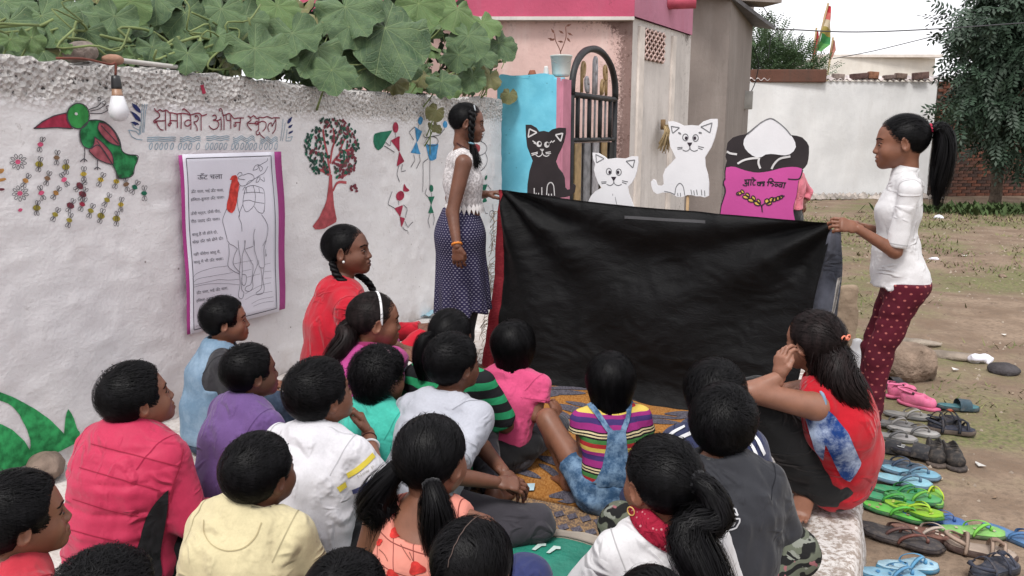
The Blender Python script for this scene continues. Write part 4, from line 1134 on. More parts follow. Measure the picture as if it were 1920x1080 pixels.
# ------------------------------------------------------------------ paintings on the wall (flat paint, traced where it stands)
PT = lambda n, c, v=.25: M('paint_' + n, c, .8, .25, v, 28, .25, 60, .004)
P_GREEN, P_RED, P_WINE, P_DARK, P_BLUE, P_SKY = PT('green', (.035, .235, .055)), PT('red', (.30, .025, .055)), PT('wine', (.17, .035, .05)), PT('line', (.055, .05, .06)), PT('navy', (.02, .028, .11)), PT('sky', (.055, .25, .48))
P_TEAL, P_PINKB, P_PALEB, P_LEAF = PT('deep_green', (.015, .13, .075)), PT('wing', (.34, .09, .11)), PT('pale_blue', (.19, .30, .38)), PT('leaf_green', (.03, .27, .085), .4)
P_YEL, P_OLIVE, P_ORG, P_BRN, P_PNK, P_TRUNK, P_WHITE = PT('yellow', (.55, .40, .04)), PT('olive', (.30, .25, .04)), PT('orange', (.40, .20, .06)), PT('brown', (.20, .12, .07)), PT('pink', (.62, .10, .20)), PT('trunk', (.36, .07, .08)), PT('white', (.6, .6, .6), .05)
def Zc(x0, y0, k): return lambda pts: [(x0 + x / k, y0 + y / k) for x, y in pts]
WC, WC2, WC3 = wall_cast(.003), wall_cast(.0045), wall_cast(.006)
def ell_px(cx, cy, rx, ry, a=0, n=18):
    c, s_ = math.cos(a), math.sin(a); return [(cx + rx*math.cos(t)*c - ry*math.sin(t)*s_, cy + rx*math.cos(t)*s_ + ry*math.sin(t)*c) for t in np.linspace(0, 2*math.pi, n, endpoint=False)]
def paint(name, mat, fills=(), lines=(), w=.008, cast=None, parent=wall, step=8, loc=None, lstep=4):
    mb = MB(); cast = cast or WC
    for f in fills: fill(mb, cast, f, step)
    strokes(mb, cast, lines, w, lstep)
    if not mb.v: return None
    lc = P0 if loc is None else loc
    o = mb.build(name, mat, parent, True, lc); o.location = (0, 0, 0); return o
z = Zc(0, 160, 3.856)
beak = z([(228,312),(300,260),(380,220),(470,198),(478,250),(510,314),(400,305),(300,310)]); hd_ = z(ell_px(553, 222, 83, 92, 0, 28))
bod = z(smooth2([(640,252),(700,252),(760,275),(820,330),(860,400),(875,470),(920,500),(992,508),(990,550),(970,590),(960,640),(930,665),(880,675),(845,665),(825,610),(805,570),(760,500),(700,430),(640,458),(590,440),(568,390),(565,330),(592,290)], 100, True)[:-1])
w1 = z(smooth2([(700,268),(760,280),(820,340),(855,410),(862,437),(800,420),(740,375),(695,315)], 50, True)[:-1]); w2 = z(smooth2([(672,372),(740,420),(800,490),(814,560),(800,572),(720,545),(650,500),(625,465),(660,440),(672,400)], 60, True)[:-1])
paint('painted_beak', P_RED, [beak]); paint('painted_head', P_GREEN, [hd_]); paint('painted_bird_body', PT('bird_green', (.02, .17, .055), .5), [bod])
paint('painted_wing', P_PINKB, [w1], cast=WC2); paint('painted_wing', P_PINKB, [w2], cast=WC2)
cl = lambda p: list(p) + [p[0]]
paint('painted_bird_outline', P_DARK, z and [z(ell_px(540, 216, 8, 14, .3, 14))], [cl(beak), cl(bod), cl(w1), cl(w2), cl(hd_)] + [z(q) for q in ([(597,450),(600,530)],[(570,552),(600,528),(622,550)],[(600,528),(601,556)],[(698,540),(695,590)],[(672,606),(695,588),(718,606)],[(695,588),(697,614)],
  [(715,290),(780,350),(850,425)],[(690,400),(750,480),(800,560)])], .0042, WC3)
paint('painted_crest', P_DARK, [], [z(smooth2(q)) for q in ([(630,175),(690,152),(720,122)],[(640,186),(700,172),(748,140)],[(640,202),(720,203),(775,175)])] + [z(cl(ell_px(*q, 14, 14))) for q in ((705,100),(740,125),(766,160))], .0035, WC3)
paint('painted_eye', P_WHITE, [z(ell_px(540, 206, 14, 11, .4, 14))], cast=WC2, step=4)
# thumb-print bees and flowers
z = Zc(0, 240, 5.683)
BEES = [(418,175,P_PNK,.2),(400,385,P_OLIVE,.2),(590,315,P_BRN,.1),(692,415,P_OLIVE,0),(258,560,P_ORG,.5),(488,535,P_BRN,.3),(672,550,P_PNK,-.5),(882,490,P_YEL,0),(1065,550,P_YEL,.4),(1235,568,P_YEL,.3),(842,615,P_WINE,.9),(870,705,P_WINE,.5),(735,825,P_WINE,.5),(862,810,P_RED,.4),
 (422,690,P_PNK,-.3),(578,690,P_ORG,.6),(378,850,P_OLIVE,.1),(570,920,P_OLIVE,.5),(712,980,P_OLIVE,.3),(952,880,P_OLIVE,.4),(1062,935,P_OLIVE,.3),(1125,765,P_OLIVE,.5),(1285,815,P_YEL,.1),(1232,965,P_OLIVE,.1),(1345,600,P_BRN,-.2),(1440,630,P_TEAL,.5),(1540,695,P_TEAL,0)]
rb_ = random.Random(4)
for (x, y, m_, a) in BEES:
    c, s_ = math.cos(a), math.sin(a); rot = lambda pts: z([(x + px*c - py*s_, y + px*s_ + py*c) for px, py in pts])
    big = 1.25 if m_ in (P_WINE, P_OLIVE) and rb_.random() < .5 else 1.0
    paint('painted_bee', m_, [rot(ell_px(0, 0, 36*big, 26*big, 0, 14))], step=5)
    L_ = []
    for sg in (-1, 1):
        for o_ in (-15, 15): L_.append(rot(smooth2([(o_*.5, sg*26), (o_-12, sg*60), (o_+2, sg*82), (o_+14, sg*60), (o_*.5+4, sg*26)], 18)))
    if big > 1 or m_ is P_YEL: L_ += [rot([(-10, -24), (-8, 24)]), rot([(10, -24), (12, 24)])]
    paint('painted_bee_wings', P_DARK, [], L_, .0022, WC2, lstep=2)
for (x, y) in ((180, 360), (195, 695)):
    paint('painted_flower', P_PNK, [z(ell_px(x, y, 30, 28, 0, 14))], step=5)
    L_ = []
    for k in range(9):
        a = 2*math.pi*k/9 + .2; d = (math.cos(a), math.sin(a)); n2 = (-d[1], d[0]); L_.append(z(smooth2([(x+d[0]*32, y+d[1]*32), (x+d[0]*62+n2[0]*15, y+d[1]*62+n2[1]*15), (x+d[0]*88, y+d[1]*88), (x+d[0]*62-n2[0]*15, y+d[1]*62-n2[1]*15), (x+d[0]*34, y+d[1]*34)], 16)))
    paint('painted_petals', P_DARK, [], L_, .0022, WC2, lstep=2)
paint('painted_dot', P_PNK, [z(ell_px(195, 872, 28, 20, -.3, 12))], step=4)
paint('painted_petal', P_ORG, [z([(-40,440),(30,430),(38,450),(15,480),(-40,495)]), z([(-30,540),(40,530),(62,545),(30,562),(-30,575)])], step=5); paint('painted_petal', P_WINE, [z([(-30,640),(25,640),(35,652),(10,668),(-30,665)])], step=5)
# large green leaf low on the wall
z = Zc(0, 720, 3.0)
paint('painted_big_leaf', P_LEAF, [z([(-20,38),(80,75),(200,140),(280,200),(338,262),(352,280),(362,190),(375,135),(405,180),(422,250),(438,258),(438,320),(300,392),(150,455),(0,505),(-60,520),(-60,215),(0,222),(70,258),(130,315),(166,372),(170,330),(150,250),(110,170),(60,115),(-20,85)])], step=10)
# tree of leaves
z = Zc(560, 200, 4.5)
paint('painted_trunk', P_TRUNK, [z([(122,1010),(180,930),(235,780),(250,690),(262,560),(282,560),(285,690),(290,830),(310,930),(325,965),(270,1000),(200,1036),(135,1036)])], [z(smooth2(q)) for q in ([(268,565),(245,400),(225,300),(210,190)],[(270,480),(290,350),(310,270),(300,180)],[(285,480),(350,400),(400,370),(470,365)],[(258,575),(200,540),(120,520)],[(258,565),(215,470),(170,380)],[(285,710),(330,640),(400,640)],[(310,440),(370,460),(430,440)],[(350,400),(380,300),(440,200)],[(330,600),(400,570),(450,520)])], .016)
rt = random.Random(8); lf = {0: [], 1: [], 2: []}
for k in range(330):
    a, r_ = rt.uniform(0, 2*math.pi), math.sqrt(rt.uniform(.05, 1)); x, y = 285 + 228*r_*math.cos(a), 355 + 270*r_*math.sin(a)
    if y > 560 and x < 250 and rt.random() < .7: continue
    if 250 < x < 300 and y > 430: continue
    if y > 600 and x < 370: continue
    lf[rt.choice((0, 0, 1, 1, 2) if x > 250 else (0, 0, 2, 0, 1))].append(z(ell_px(x, y, rt.uniform(7, 11), rt.uniform(14, 21), rt.uniform(-.7, .7), 8)))
for (cx, cy) in ((462, 690), (440, 540), (360, 510), (450, 410), (130, 380)):
    for k in range(9): lf[1].append(z(ell_px(cx + rt.uniform(-30, 30), cy + rt.uniform(-30, 30), 11, 14, rt.uniform(0, 3), 8)))
for k, m_ in ((0, PT('tree_dark', (.02, .055, .042))), (1, P_WINE), (2, P_TEAL)): tag(paint('painted_leaves', m_, lf[k], cast=WC2, step=1.6), kind='stuff')
# folk figures
z = Zc(690, 200, 4.5)
def fig(name, m_, fills, lines, lw=.005):
    paint(name, m_, [z(f) for f in fills], step=5); paint(name + '_limbs', P_DARK, [], [z(l) for l in lines], lw, WC2)
fig('painted_red_figure', P_RED, [ell_px(230,175,25,48,.1), [(190,285),(262,245),(256,385)], [(254,378),(300,462),(238,505)]], [[(225,220),(228,258)],[(190,285),(180,335),(140,300)],[(215,385),(130,330)],[(258,490),(238,575),(262,635)],[(285,485),(275,550),(310,540)]])
paint('painted_bag', P_TEAL, [z([(200,200),(100,215),(55,230),(45,290),(55,345),(85,370),(115,350),(150,280),(195,212)])], step=5)
fig('painted_blue_figure', P_SKY, [ell_px(440,118,20,38,.1), [(390,170),(455,210),(407,305)], [(404,296),(440,402),(350,388)]], [[(425,155),(420,182)],[(388,170),(340,215),(380,282)],[(375,405),(390,450),(355,512)],[(425,405),(435,460),(402,522)]])
fig('painted_drummer', P_SKY, [ell_px(645,150,20,33), [(482,320),(595,315),(570,440),(545,455),(515,455)]], [cl(ell_px(537,292,55,40)),[(640,185),(600,240),(470,262),(462,235)],[(500,440),(460,470),(450,720)],[(520,455),(515,700)]])
fig('painted_dancer', P_RED, [ell_px(265,752,32,45,.4), [(290,712),(300,645),(318,680),(345,705),(320,720)], [(212,858),(285,828),(257,932)], [(254,928),(305,940),(268,1020)]], [[(250,795),(250,830)],[(215,858),(160,825),(200,715)],[(285,828),(322,860),(305,935)],[(298,965),(325,1020),(365,972)],[(278,1012),(290,1040),(320,1045),(318,1070)]])
fig('painted_green_figure', P_TEAL, [ell_px(532,690,18,35), [(500,760),(560,757),(532,830)], [(530,824),(552,897),(503,900)]], [[(532,725),(532,758)],[(500,760),(472,735),(490,690)],[(520,900),(500,960),(518,1022)],[(545,900),(560,950),(545,1000)]])
fig('painted_drum_player', P_TEAL, [ell_px(980,598,13,26,.2), [(940,660),(1000,655),(975,735)], [(975,730),(1000,800),(960,812)], ell_px(925, 600, 8, 22)], [[(1000,660),(1030,700)],[(960,812),(990,900),(1010,900)],cl(ell_px(1045,905,22,30)),[(1050,820),(1060,1000),(1052,1075)]])
paint('painted_drum', PT('drum_red', (.30, .05, .055)), [z(ell_px(910,350,33,37))], step=5)
paint('painted_drum_rim', P_DARK, [], [z(cl(ell_px(930,350,70,60,0,26))), z(smooth2([(960,290),(980,235),(985,220)])), z(smooth2([(985,390),(1000,450),(960,520),(890,560),(870,500)]))], .0055, WC2)
# lettering: the school name
z = Zc(230, 180, 5.818)
LET = [[(338,135),(375,168),(410,150),(440,166),(480,155),(510,180),(545,185),(590,196),(620,190),(660,190),(700,196),(740,207),(790,190),(830,190),(860,215),(905,200)],
 [(372,165),(400,190),(406,220),(380,245),(348,265),(340,285),(358,292),(370,270),(375,300),(388,335),(412,365),(442,373)],[(350,274),(465,270)],[(470,165),(466,375)],
 [(520,190),(517,300),(505,328),(495,312),(512,296),(530,300),(515,270),(590,272)],[(592,195),(590,348)],[(632,195),(629,358)],[(735,268),(700,262),(668,285),(672,318),(702,328),(732,305)],[(736,200),(736,366)],
 [(655,158),(650,145),(668,142),(690,158),(722,186),(738,212)],[(796,232),(786,222),(795,212),(812,222),(820,250),(800,278),(772,285),(792,318),(804,350),(802,382)],[(850,215),(846,378)],
 [(965,218),(992,207),(1010,228),(1004,252),(975,265),(1012,270),(1032,305),(1015,350),(980,364),(945,345),(932,322)],[(1012,272),(1060,252)],[(1060,228),(1060,372)],[(1092,208),(1090,372)],[(1048,165),(1032,160),(1032,145),(1050,138),(1068,148),(1082,185),(1092,212)],
 [(1082,212),(1110,206),(1140,190),(1165,212),(1200,246),(1240,240),(1300,240)],[(1115,210),(1118,255),(1138,268),(1162,258)],[(1160,205),(1165,358)],[(1198,305),(1205,330),(1222,325),(1215,300),(1205,290),(1262,288)],[(1266,240),(1258,378)],
 [(1340,218),(1380,232),(1410,215),(1450,245),(1480,232),(1520,237),(1560,225),(1610,242),(1640,236),(1700,240)],[(1368,232),(1380,262),(1350,285),(1336,302),(1352,335),(1392,376)],[(1350,298),(1470,298)],
 [(1474,240),(1470,372)],[(1470,290),(1445,275),(1430,295),(1445,316),(1472,302)],[(1474,292),(1515,275),(1544,300),(1538,350),(1512,386)],[(1470,370),(1442,392),(1450,424),(1478,414),(1476,390),(1498,428),(1536,462)],
 [(1582,392),(1565,345),(1578,305),(1604,294),(1614,330),(1632,296),(1652,262)],[(1655,240),(1656,330),(1648,372),(1622,412)]]
paint('school_name_lettering', PT('maroon', (.19, .035, .055)), [], [z(smooth2(l)) if len(l) > 2 else z(l) for l in LET], .0060, WC2, lstep=1.2)
paint('painted_leaf_motif', P_BLUE, [z(q) for q in ([(95,75),(150,100),(195,150),(200,190),(150,165),(110,120)],[(75,160),(140,190),(195,240),(202,285),(140,255),(110,210)],[(80,285),(130,278),(180,300),(190,320),(152,310),(145,332),(120,305)],[(1855,225),(1840,280),(1800,307),(1790,290),(1810,250)],[(1862,308),(1840,345),(1800,352),(1808,325)],[(1860,375),(1850,402),(1800,418),(1805,395)])], step=4)
bl = [[(210,85),(205,420)],[(232,85),(226,400)],[(255,85),(240,400)],[(65,370),(100,440),(150,470),(225,480)],[(70,372),(150,385),(190,425),(195,330)],[(105,300),(120,340),(190,375)],[(1742,250),(1720,490)],[(1768,290),(1742,490)],[(1790,360),(1780,490),(1830,490),(1855,440),(1800,455)]]
for y0 in (450, 470, 490):
    for a, b, w_ in ((275, 580, 3), (625, 845, 10), (905, 1150, 6), (1195, 1430, 16), (1495, 1690, 16)):
        yo = y0 + (10 if a in (1495,) else 0); n_ = 9; bl.append(smooth2([(a + (b-a)*i/(n_-1), yo + w_*math.sin(i*1.6) - (10 if a == 905 else 0)) for i in range(n_)]).tolist())
for x in (315,375,425,480,545,630,685,735,815,910,960,1010,1060,1110,1195,1235,1290,1340,1385,1435,1500,1560,1610,1665): bl.append(cl(ell_px(x, 548, 15, 38, .25, 14)))
paint('painted_blue_border', P_PALEB, [], [z(l) for l in bl], .0032, WC, lstep=1.5)
paint('red_daub', P_RED, [[(375,160),(381,158),(384,175),(377,177)]], step=3)

# ------------------------------------------------------------------ poster
pos = empty('poster', at_plane(430, 450, P0, N) + N * .01); tag(pos, 'white camel poem poster on magenta card hanging on the wall', 'poster'); pp_ = np.array(pos.location)
def quad_cast(q, off, bulge=.012):
    q = [np.asarray(p, float) for p in q]
    def fn(s_, t):
        a = q[0] + (q[1] - q[0]) * s_; b = q[3] + (q[2] - q[3]) * s_; px = a + (b - a) * t
        p = at_plane(px[0], px[1], P0, N); o_ = off + bulge * math.sin(math.pi * min(1, max(0, t))) * (.4 + .6 * s_) + .004 * math.sin(t * 11 + s_ * 4) + .022
        return p + N * o_
    return fn
def sheet(name, q, off, mat, n=14, m=22, th=.0015):
    fn = quad_cast(q, off); g = np.array([fn(i/n, j/m) for i in range(n+1) for j in range(m+1)]); k = len(g); mb = MB()
    f = [(i*(m+1)+j, i*(m+1)+j+1, (i+1)*(m+1)+j+1, (i+1)*(m+1)+j) for i in range(n) for j in range(m)]
    rim = [i*(m+1) for i in range(n+1)] + [n*(m+1)+j for j in range(1, m+1)] + [i*(m+1)+m for i in range(n-1, -1, -1)] + [j for j in range(m-1, 0, -1)]
    mb.add(np.concatenate([g, g - N*th]), f + [tuple(i + k for i in q_[::-1]) for q_ in f] + [(rim[i], rim[(i+1) % len(rim)], rim[(i+1) % len(rim)] + k, rim[i] + k) for i in range(len(rim))])
    mb.build(name, mat, pos, True, pp_).location = (0, 0, 0)
MAG = M('magenta_card', (.33, .04, .20), .6, .3, .08); PAP = M('poster_paper', (.64, .63, .70), .7, .25, .04, 3)
sheet('card', [(328, 291), (522, 284), (528, 578), (346, 627)], .0, MAG)
sheet('paper', [(334, 289), (508, 284.5), (516, 583), (351, 626)], .004, PAP)
PQ = [(334, 289), (508, 284.5), (516, 583), (351, 626)]
def pcast(px, py):
    p = at_plane(px, py, P0, N); q = [np.array(a, float) for a in PQ]
    t = (py - 287) / 330.; s_ = (px - (334 + 17 * t)) / (174 - 9 * t)
    return p + N * (.004 + .012 * math.sin(math.pi * min(1, max(0, t))) * (.4 + .6 * s_) + .004 * math.sin(t * 11 + s_ * 4) + .022 + .0022), N
INK = M('print_ink', (.07, .065, .085), .7, .2, .1); INKL = M('print_ink_light', (.20, .19, .23), .7, .2, .1)
def pprint(name, mat, fills=(), lines=(), w=.003, lstep=2, step=5): return paint(name, mat, fills, lines, w, pcast, pos, step, pp_, lstep)
pprint('printed_frame', INK, [], [[(340,297),(501.5,292),(509.5,577),(357,618),(340,297)]], .0042)
z, z2 = Zc(320, 280, 6.0), Zc(320, 450, 6.0)
pprint('printed_red_mane', M('print_red', (.52, .05, .04), .75, .2, .3, 40), [z([(615,340),(640,295),(680,285),(705,310),(705,350),(725,390),(715,440),(705,520),(690,600),(665,680),(635,715),(600,705),(575,670),(582,600),(605,520),(612,450),(625,390),(640,345)])], step=4)
CAM_L = [z(smooth2(l)) for l in ([(700,290),(720,262),(750,262),(760,290),(830,270),(880,290),(892,330),(870,350),(800,400),(740,408),(710,360)],[(750,290),(715,310),(720,330),(790,340)],[(580,660),(545,740),(528,800),(545,890),(570,1010)],[(730,410),(700,520),(700,640),(715,720),(705,760),(730,830),(735,920)],
 [(755,620),(770,520),(800,430),(870,405),(940,420),(990,450),(1000,560),(985,700)],[(760,580),(830,570),(890,590),(990,605)],[(880,410),(895,480),(895,560),(870,640),(790,700),(755,620)],[(880,640),(920,700),(970,715),(985,680)],[(770,490),(880,480),(990,490)],[(940,430),(945,490)],[(800,430),(805,490)],
 [(955,730),(1000,800),(1025,880),(1010,1000),(970,1080)],[(755,620),(720,700),(712,760)],[(880,890),(865,960),(870,1080)],[(770,1020),(765,1080)],[(800,400),(830,360),(880,340),(960,290),(1010,260),(1050,190)],[(880,230),(910,180),(950,175),(930,220),(880,235)],[(960,180),(990,210),(965,245),(950,200)],[(1000,310),(1005,360),(960,330)],[(910,370),(930,320),(960,310),(940,360),(910,370)],[(930,190),(1040,130),(1045,100)],[(760,460),(785,420),(800,430)])]
CAM_L += [z2(smooth2(l)) for l in ([(570,0),(600,40),(640,60),(690,100)],[(585,40),(592,150),(580,280),(640,340),(720,380)],[(680,100),(650,170),(640,260),(690,330),(725,360)],[(690,0),(700,100),(720,220),(715,350),(730,480),(715,600),(720,640),(755,655),(775,590),(750,540),(748,350),(740,180),(765,80),(765,0)],[(765,100),(860,65)],[(770,110),(850,250),(870,300),(855,480),(800,520),(790,560),(840,570),(875,520),(870,420),(915,280),(920,240),(880,110),(870,0)],
 [(930,220),(940,290),(975,310),(1000,280),(985,100),(1010,0)],[(960,310),(975,430),(965,540),(910,590),(930,610),(985,590),(1000,530),(985,440),(995,310)],[(745,380),(790,390),(800,440),(785,500),(755,495),(745,420)],[(1005,100),(1010,180),(1020,150)])]
pprint('printed_camel', INK, [], CAM_L, .0026, 1.6)
DUN = [z2(smooth2(l)) for l in ([(185,435),(230,370),(400,310),(575,285)],[(190,475),(250,430),(400,400),(640,360)],[(200,500),(340,470),(480,440),(600,445),(720,435)],[(195,525),(350,490),(520,485),(640,490),(720,500)],[(640,265),(760,240),(860,225)],[(750,345),(850,325)],[(1000,270),(1065,255)],[(1000,350),(1075,345)],[(800,415),(950,375)],[(1000,425),(1078,420)],[(790,600),(950,510),(1075,475)],[(790,665),(900,610),(1090,570)],[(860,710),(960,660),(1100,632)],[(880,740),(980,700),(1105,680)],[(255,920),(330,850)],[(300,920),(360,870)],[(240,965),(330,945)])]
tag(pprint('printed_dunes', INKL, [], DUN, .0018, 2.5), kind='stuff')
def text_on(name, body, cast, p0, p1, hgt, mat, parent, loc, shear=0.0):
    cu = bpy.data.curves.new('t', 'FONT'); cu.body = body; cu.resolution_u = 2; ob = bpy.data.objects.new('t', cu); COL.objects.link(ob)
    me = ob.evaluated_get(bpy.context.evaluated_depsgraph_get()).to_mesh()
    v = np.array([q.co[:] for q in me.vertices]); f = [list(q.vertices) for q in me.polygons]
    bpy.data.objects.remove(ob); w_ = v[:, 0].max() - v[:, 0].min(); x0 = v[:, 0].min()
    p0, p1 = np.asarray(p0, float), np.asarray(p1, float); d = p1 - p0; L_ = np.linalg.norm(d); d = d / L_; up = V3(d[1], -d[0], 0)[:2]
    out = []; nn = None
    for q in v:
        px = p0 + d * (q[0] - x0) / w_ * L_ + up * q[1] / .72 * hgt
        r_ = cast(px[0], px[1])
        if r_ is None: return None
        out.append(r_[0]); nn = r_[1]
    fx = []
    for q in f:
        a, b, c = [out[i] for i in q[:3]]; fx.append(q if np.cross(b - a, c - a) @ nn > 0 else q[::-1])
    o = mk(name, np.array(out) - loc, fx, mat, parent, False); return o
CHALA = 'ऊँट चला'
for body, zz, a, b, h in ((CHALA, z, (243, 338), (530, 328), 9.5), ('ऊँट चला, भई ऊँट चला,', z, (172, 490), (545, 470), 5.2), ('हिलता-डुलता ऊँट चला।', z, (172, 580), (550, 550), 5.2), ('ऊँची गर्दन, ऊँची पीठ,', z, (175, 738), (510, 705), 5.2), ('पीठ उठाए ऊँट चला।', z, (178, 825), (498, 793), 5.2), ('बालू है तो होने दो,', z, (188, 972), (468, 940), 5.2), ('बोझ ऊँट को ढोने दो।', z, (192, 1057), (525, 1010), 5.2),
   ('नहीं फँसेगा बालू में,', z2, (198, 175), (492, 140), 5.2), ('बालू में भी ऊँट चला।', z2, (200, 262), (525, 218), 5.2), ('ऊँट चला, भई ऊँट चला,', z2, (235, 605), (595, 548), 5.2), ('हिलता-डुलता ऊँट चला।', z2, (238, 695), (602, 630), 5.2)):
    o = text_on('printed_line', body, pcast, zz([a])[0], zz([b])[0], h, INK, pos, pp_)

# ------------------------------------------------------------------ bulb, stones on the wall
bp = at_plane(221, 190, P0 + N * .075, N); bt = wall_cast(0)(219, 140)[0] + N * .06
bulb = empty('light_bulb', bp); tag(bulb, 'unlit white bulb hanging in a black holder from the wall top', 'light bulb')
k_ = np.linalg.norm(at_plane(221, 228, bp, N) - at_plane(221, 178, bp, N)) / .05 * 1.0; rr = .038
dn = at_plane(221, 228, bp, N) - bp; zz_ = lambda py: at_plane(221, py, bp, N)[2] - bp[2]
mb = MB(); zb, zn, zt_ = zz_(228), zz_(180), zz_(142)
rad = lambda px: .80 * px / FPX * np.linalg.norm(bp - CAM)
mb.lathe([(.002, zb), (rad(10), zb + .004), (rad(17), zb + .018), (rad(20), zz_(210)), (rad(19), zz_(203)), (rad(12), zn)], 24); mb.build('glass', M('bulb_white', (.64, .64, .67), .35, .5, .03, bump=0), bulb)
mb = MB(); mb.lathe([(rad(12), zn), (rad(10.5), zn + .006), (rad(9.5), zz_(166))], 20); mb.build('cap', M('bulb_cap', (.32, .18, .11), .4, .6, .2), bulb)
mb = MB(); mb.lathe([(rad(9.8), zz_(167)), (rad(10.5), zz_(164)), (rad(9.2), zz_(150)), (rad(8), zt_), (.004, zt_)], 20); mb.build('holder', M('bakelite', (.015, .015, .017), .4, .5), bulb)
mb = MB(); mb.tube(spline([(0, 0, zt_), (.004, 0, zt_ + .05), (-.01, -.02, zz_(122)), (-.06, -.12, zz_(116)), (-.1, -.25, zz_(120))], 18), .005, 6); mb.build('flex', M('flex_red', (.16, .05, .035), .7, .3), bulb)
def stone(name, c, r, seed, mat, label, cat='stone', rz=0.0, amp=.3):
    s_ = SDF().ell((0, 0, 0), r); P_ = s_.mesh(min(r) / 6, lambda P: -min(r) * amp * fbm(P / max(r) * 1.6, seed, 3) * .8)
    o = mk(name, P_[0], P_[1], mat, None, True, c); o.rotation_euler = (0, 0, rz); tag(o, label, cat); return o
STONE = M('stone_grey', (.20, .165, .145), .95, .15, .3, 9, .8, 38, .02)
def wtop(px, w=0.0, dz=0.0): u = wall_u(px, 150); return P0 + U * u + Z3 * (float(ztop(u)) + dz) - N * w
def wsz(px): return np.linalg.norm(wtop(px) - CAM) / FPX
k_ = wsz(170); stone('stone', wtop(170, .05, .05), (34*k_, 20*k_, 17*k_), 3, STONE, 'grey stone lying on the wall top left of the bulb wire', rz=1.1)
k_ = wsz(222); o = stone('broken_pipe_end', wtop(224, .03, .03), (20*k_, 12*k_, 9*k_), 5, M('clay', (.30, .17, .12), .9, .2, .2, 12, .5, 50, .01), 'short clay pipe end tied with wire on the wall top', 'pipe', 1.1, .12)
a, b = wtop(232, .02, .03), wtop(385, .02, .02); mb = MB(); mb.tube(np.linspace(a, b, 8), .011, 8); o = mb.build('metal_rod', M('rod_pale', (.45, .43, .40), .5, .5), None, True, a); tag(o, 'pale metal rod lying along the wall top beneath the vine', 'rod')
pst = plat(88, 897); stone('foot_stone', pst + (0, 0, .05), (.075, .10, .055), 9, M('stone_brown', (.20, .15, .12), .9, .2, .25, 10, .6, 40, .012), 'smooth brown stone on the platform by the painted green leaf', rz=.8)

# ------------------------------------------------------------------ pumpkin vine over the wall
def leaf_mesh(k):
    rg = np.random.RandomState(k); n, rings = 44, 5; vv = [(0, .0, 0)]; th = np.linspace(-math.pi, math.pi, n, endpoint=False)
    # polar about the petiole point: 0 = tip direction (+y)
    rad = np.interp(np.abs(th), [0, .45, .95, 1.5, 2.2, 2.75, 3.0, math.pi], [.78, .70, .66, .60, .56, .48, .30, .10])
    rad = rad * (1 + .03 * np.cos(th * 5) + .022 * np.cos(th * 17 + k) + .022 * rg.randn(n) + .05 * np.cos(th * 2 + k))
    w1, w2, cup = rg.uniform(.05, .11), rg.uniform(.03, .07), rg.uniform(-.35, .40)
    for i in range(1, rings + 1):
        r_ = rad * i / rings; x, y = r_ * np.sin(th), r_ * np.cos(th)
        zq = cup * r_ ** 2 + w1 * np.cos(th * 5 + .5) * (i / rings) ** 2 + w2 * np.cos(th * 9 + k * 2) * (i / rings) ** 3 - .35 * np.clip(y, 0, 1) ** 2 * rg.uniform(.2, 1.2) - .12 * np.abs(x) * rg.uniform(0, 1.5) - .05 * np.exp(-(np.mod(th + .3, .63) - .31) ** 2 * 60) * (i / rings)
        vv += list(zip(x, y, zq))
    f = [(0, 1 + (j+1) % n, 1 + j) for j in range(n)]
    for i in range(rings - 1):
        for j in range(n): f.append((1+i*n+j, 1+i*n+(j+1) % n, 1+(i+1)*n+(j+1) % n, 1+(i+1)*n+j))
    return vv, [q[::-1] if len(q) == 3 else q[::-1] for q in f]
def leaf_mat(name, c1, c2, vein):
    s = NT(name); x, y, zq = s.sep(); ang = s.math('ARCTAN2', x, y); r_ = s.math('POWER', s.math('ADD', s.math('MULTIPLY', x, x), s.math('MULTIPLY', y, y)), .5)
    d = s.math('MULTIPLY', s.math('PINGPONG', s.math('ADD', ang, .314), .314), -1.0); d = s.math('MULTIPLY', s.math('ADD', d, .314), r_)
    v1 = s.step(d, .010, .002)
    rip = s.math('SINE', s.math('ADD', s.math('MULTIPLY', r_, 46), s.math('MULTIPLY', s.math('PINGPONG', ang, .314), -30)))
    v2 = s.math('MULTIPLY', s.step(rip, .86, 1.0), .35)
    inf = s.n('ObjectInfo').outputs['Random']
    c = s.mix(s.step(s.noise(3.5, 4), .3, .7), c1, c2); c = s.mix(s.math('MULTIPLY', inf, .45), c, sc_(c2, 1.35))
    c = s.mix(s.math('MAXIMUM', s.math('MULTIPLY', v1, .7), v2), c, vein)
    c = s.mix(s.math('MULTIPLY', s.step(s.noise(11, 3), .66, .74), .5), c, (.20, .19, .08))
    return s.done(c, .52, .38, s.bump(s.math('SUBTRACT', s.noise(40, 3), s.math('MAXIMUM', v1, v2)), .5, .02), **{'Subsurface Weight': .08, 'Subsurface Radius': (.2, .5, .1), 'Subsurface Scale': .02})
LM = [leaf_mat('vine_leaf_green', (.030, .066, .028), (.086, .140, .058), (.19, .25, .12)), leaf_mat('vine_leaf_fresh', (.062, .115, .036), (.095, .155, .05), (.20, .26, .11)), leaf_mat('vine_leaf_dry', (.11, .12, .045), (.16, .15, .06), (.20, .18, .09))]
lmesh = []
for k in range(7):
    v, f = leaf_mesh(k); lmesh.append([mesh_data('leaf', v, f, m_) for m_ in LM])
vine = empty('pumpkin_vine', wtop(480, .25, 0)); tag(vine, 'pumpkin vine with big drooping leaves sprawling over the wall top', 'vine'); vl = np.array(vine.location)
rv = random.Random(12)
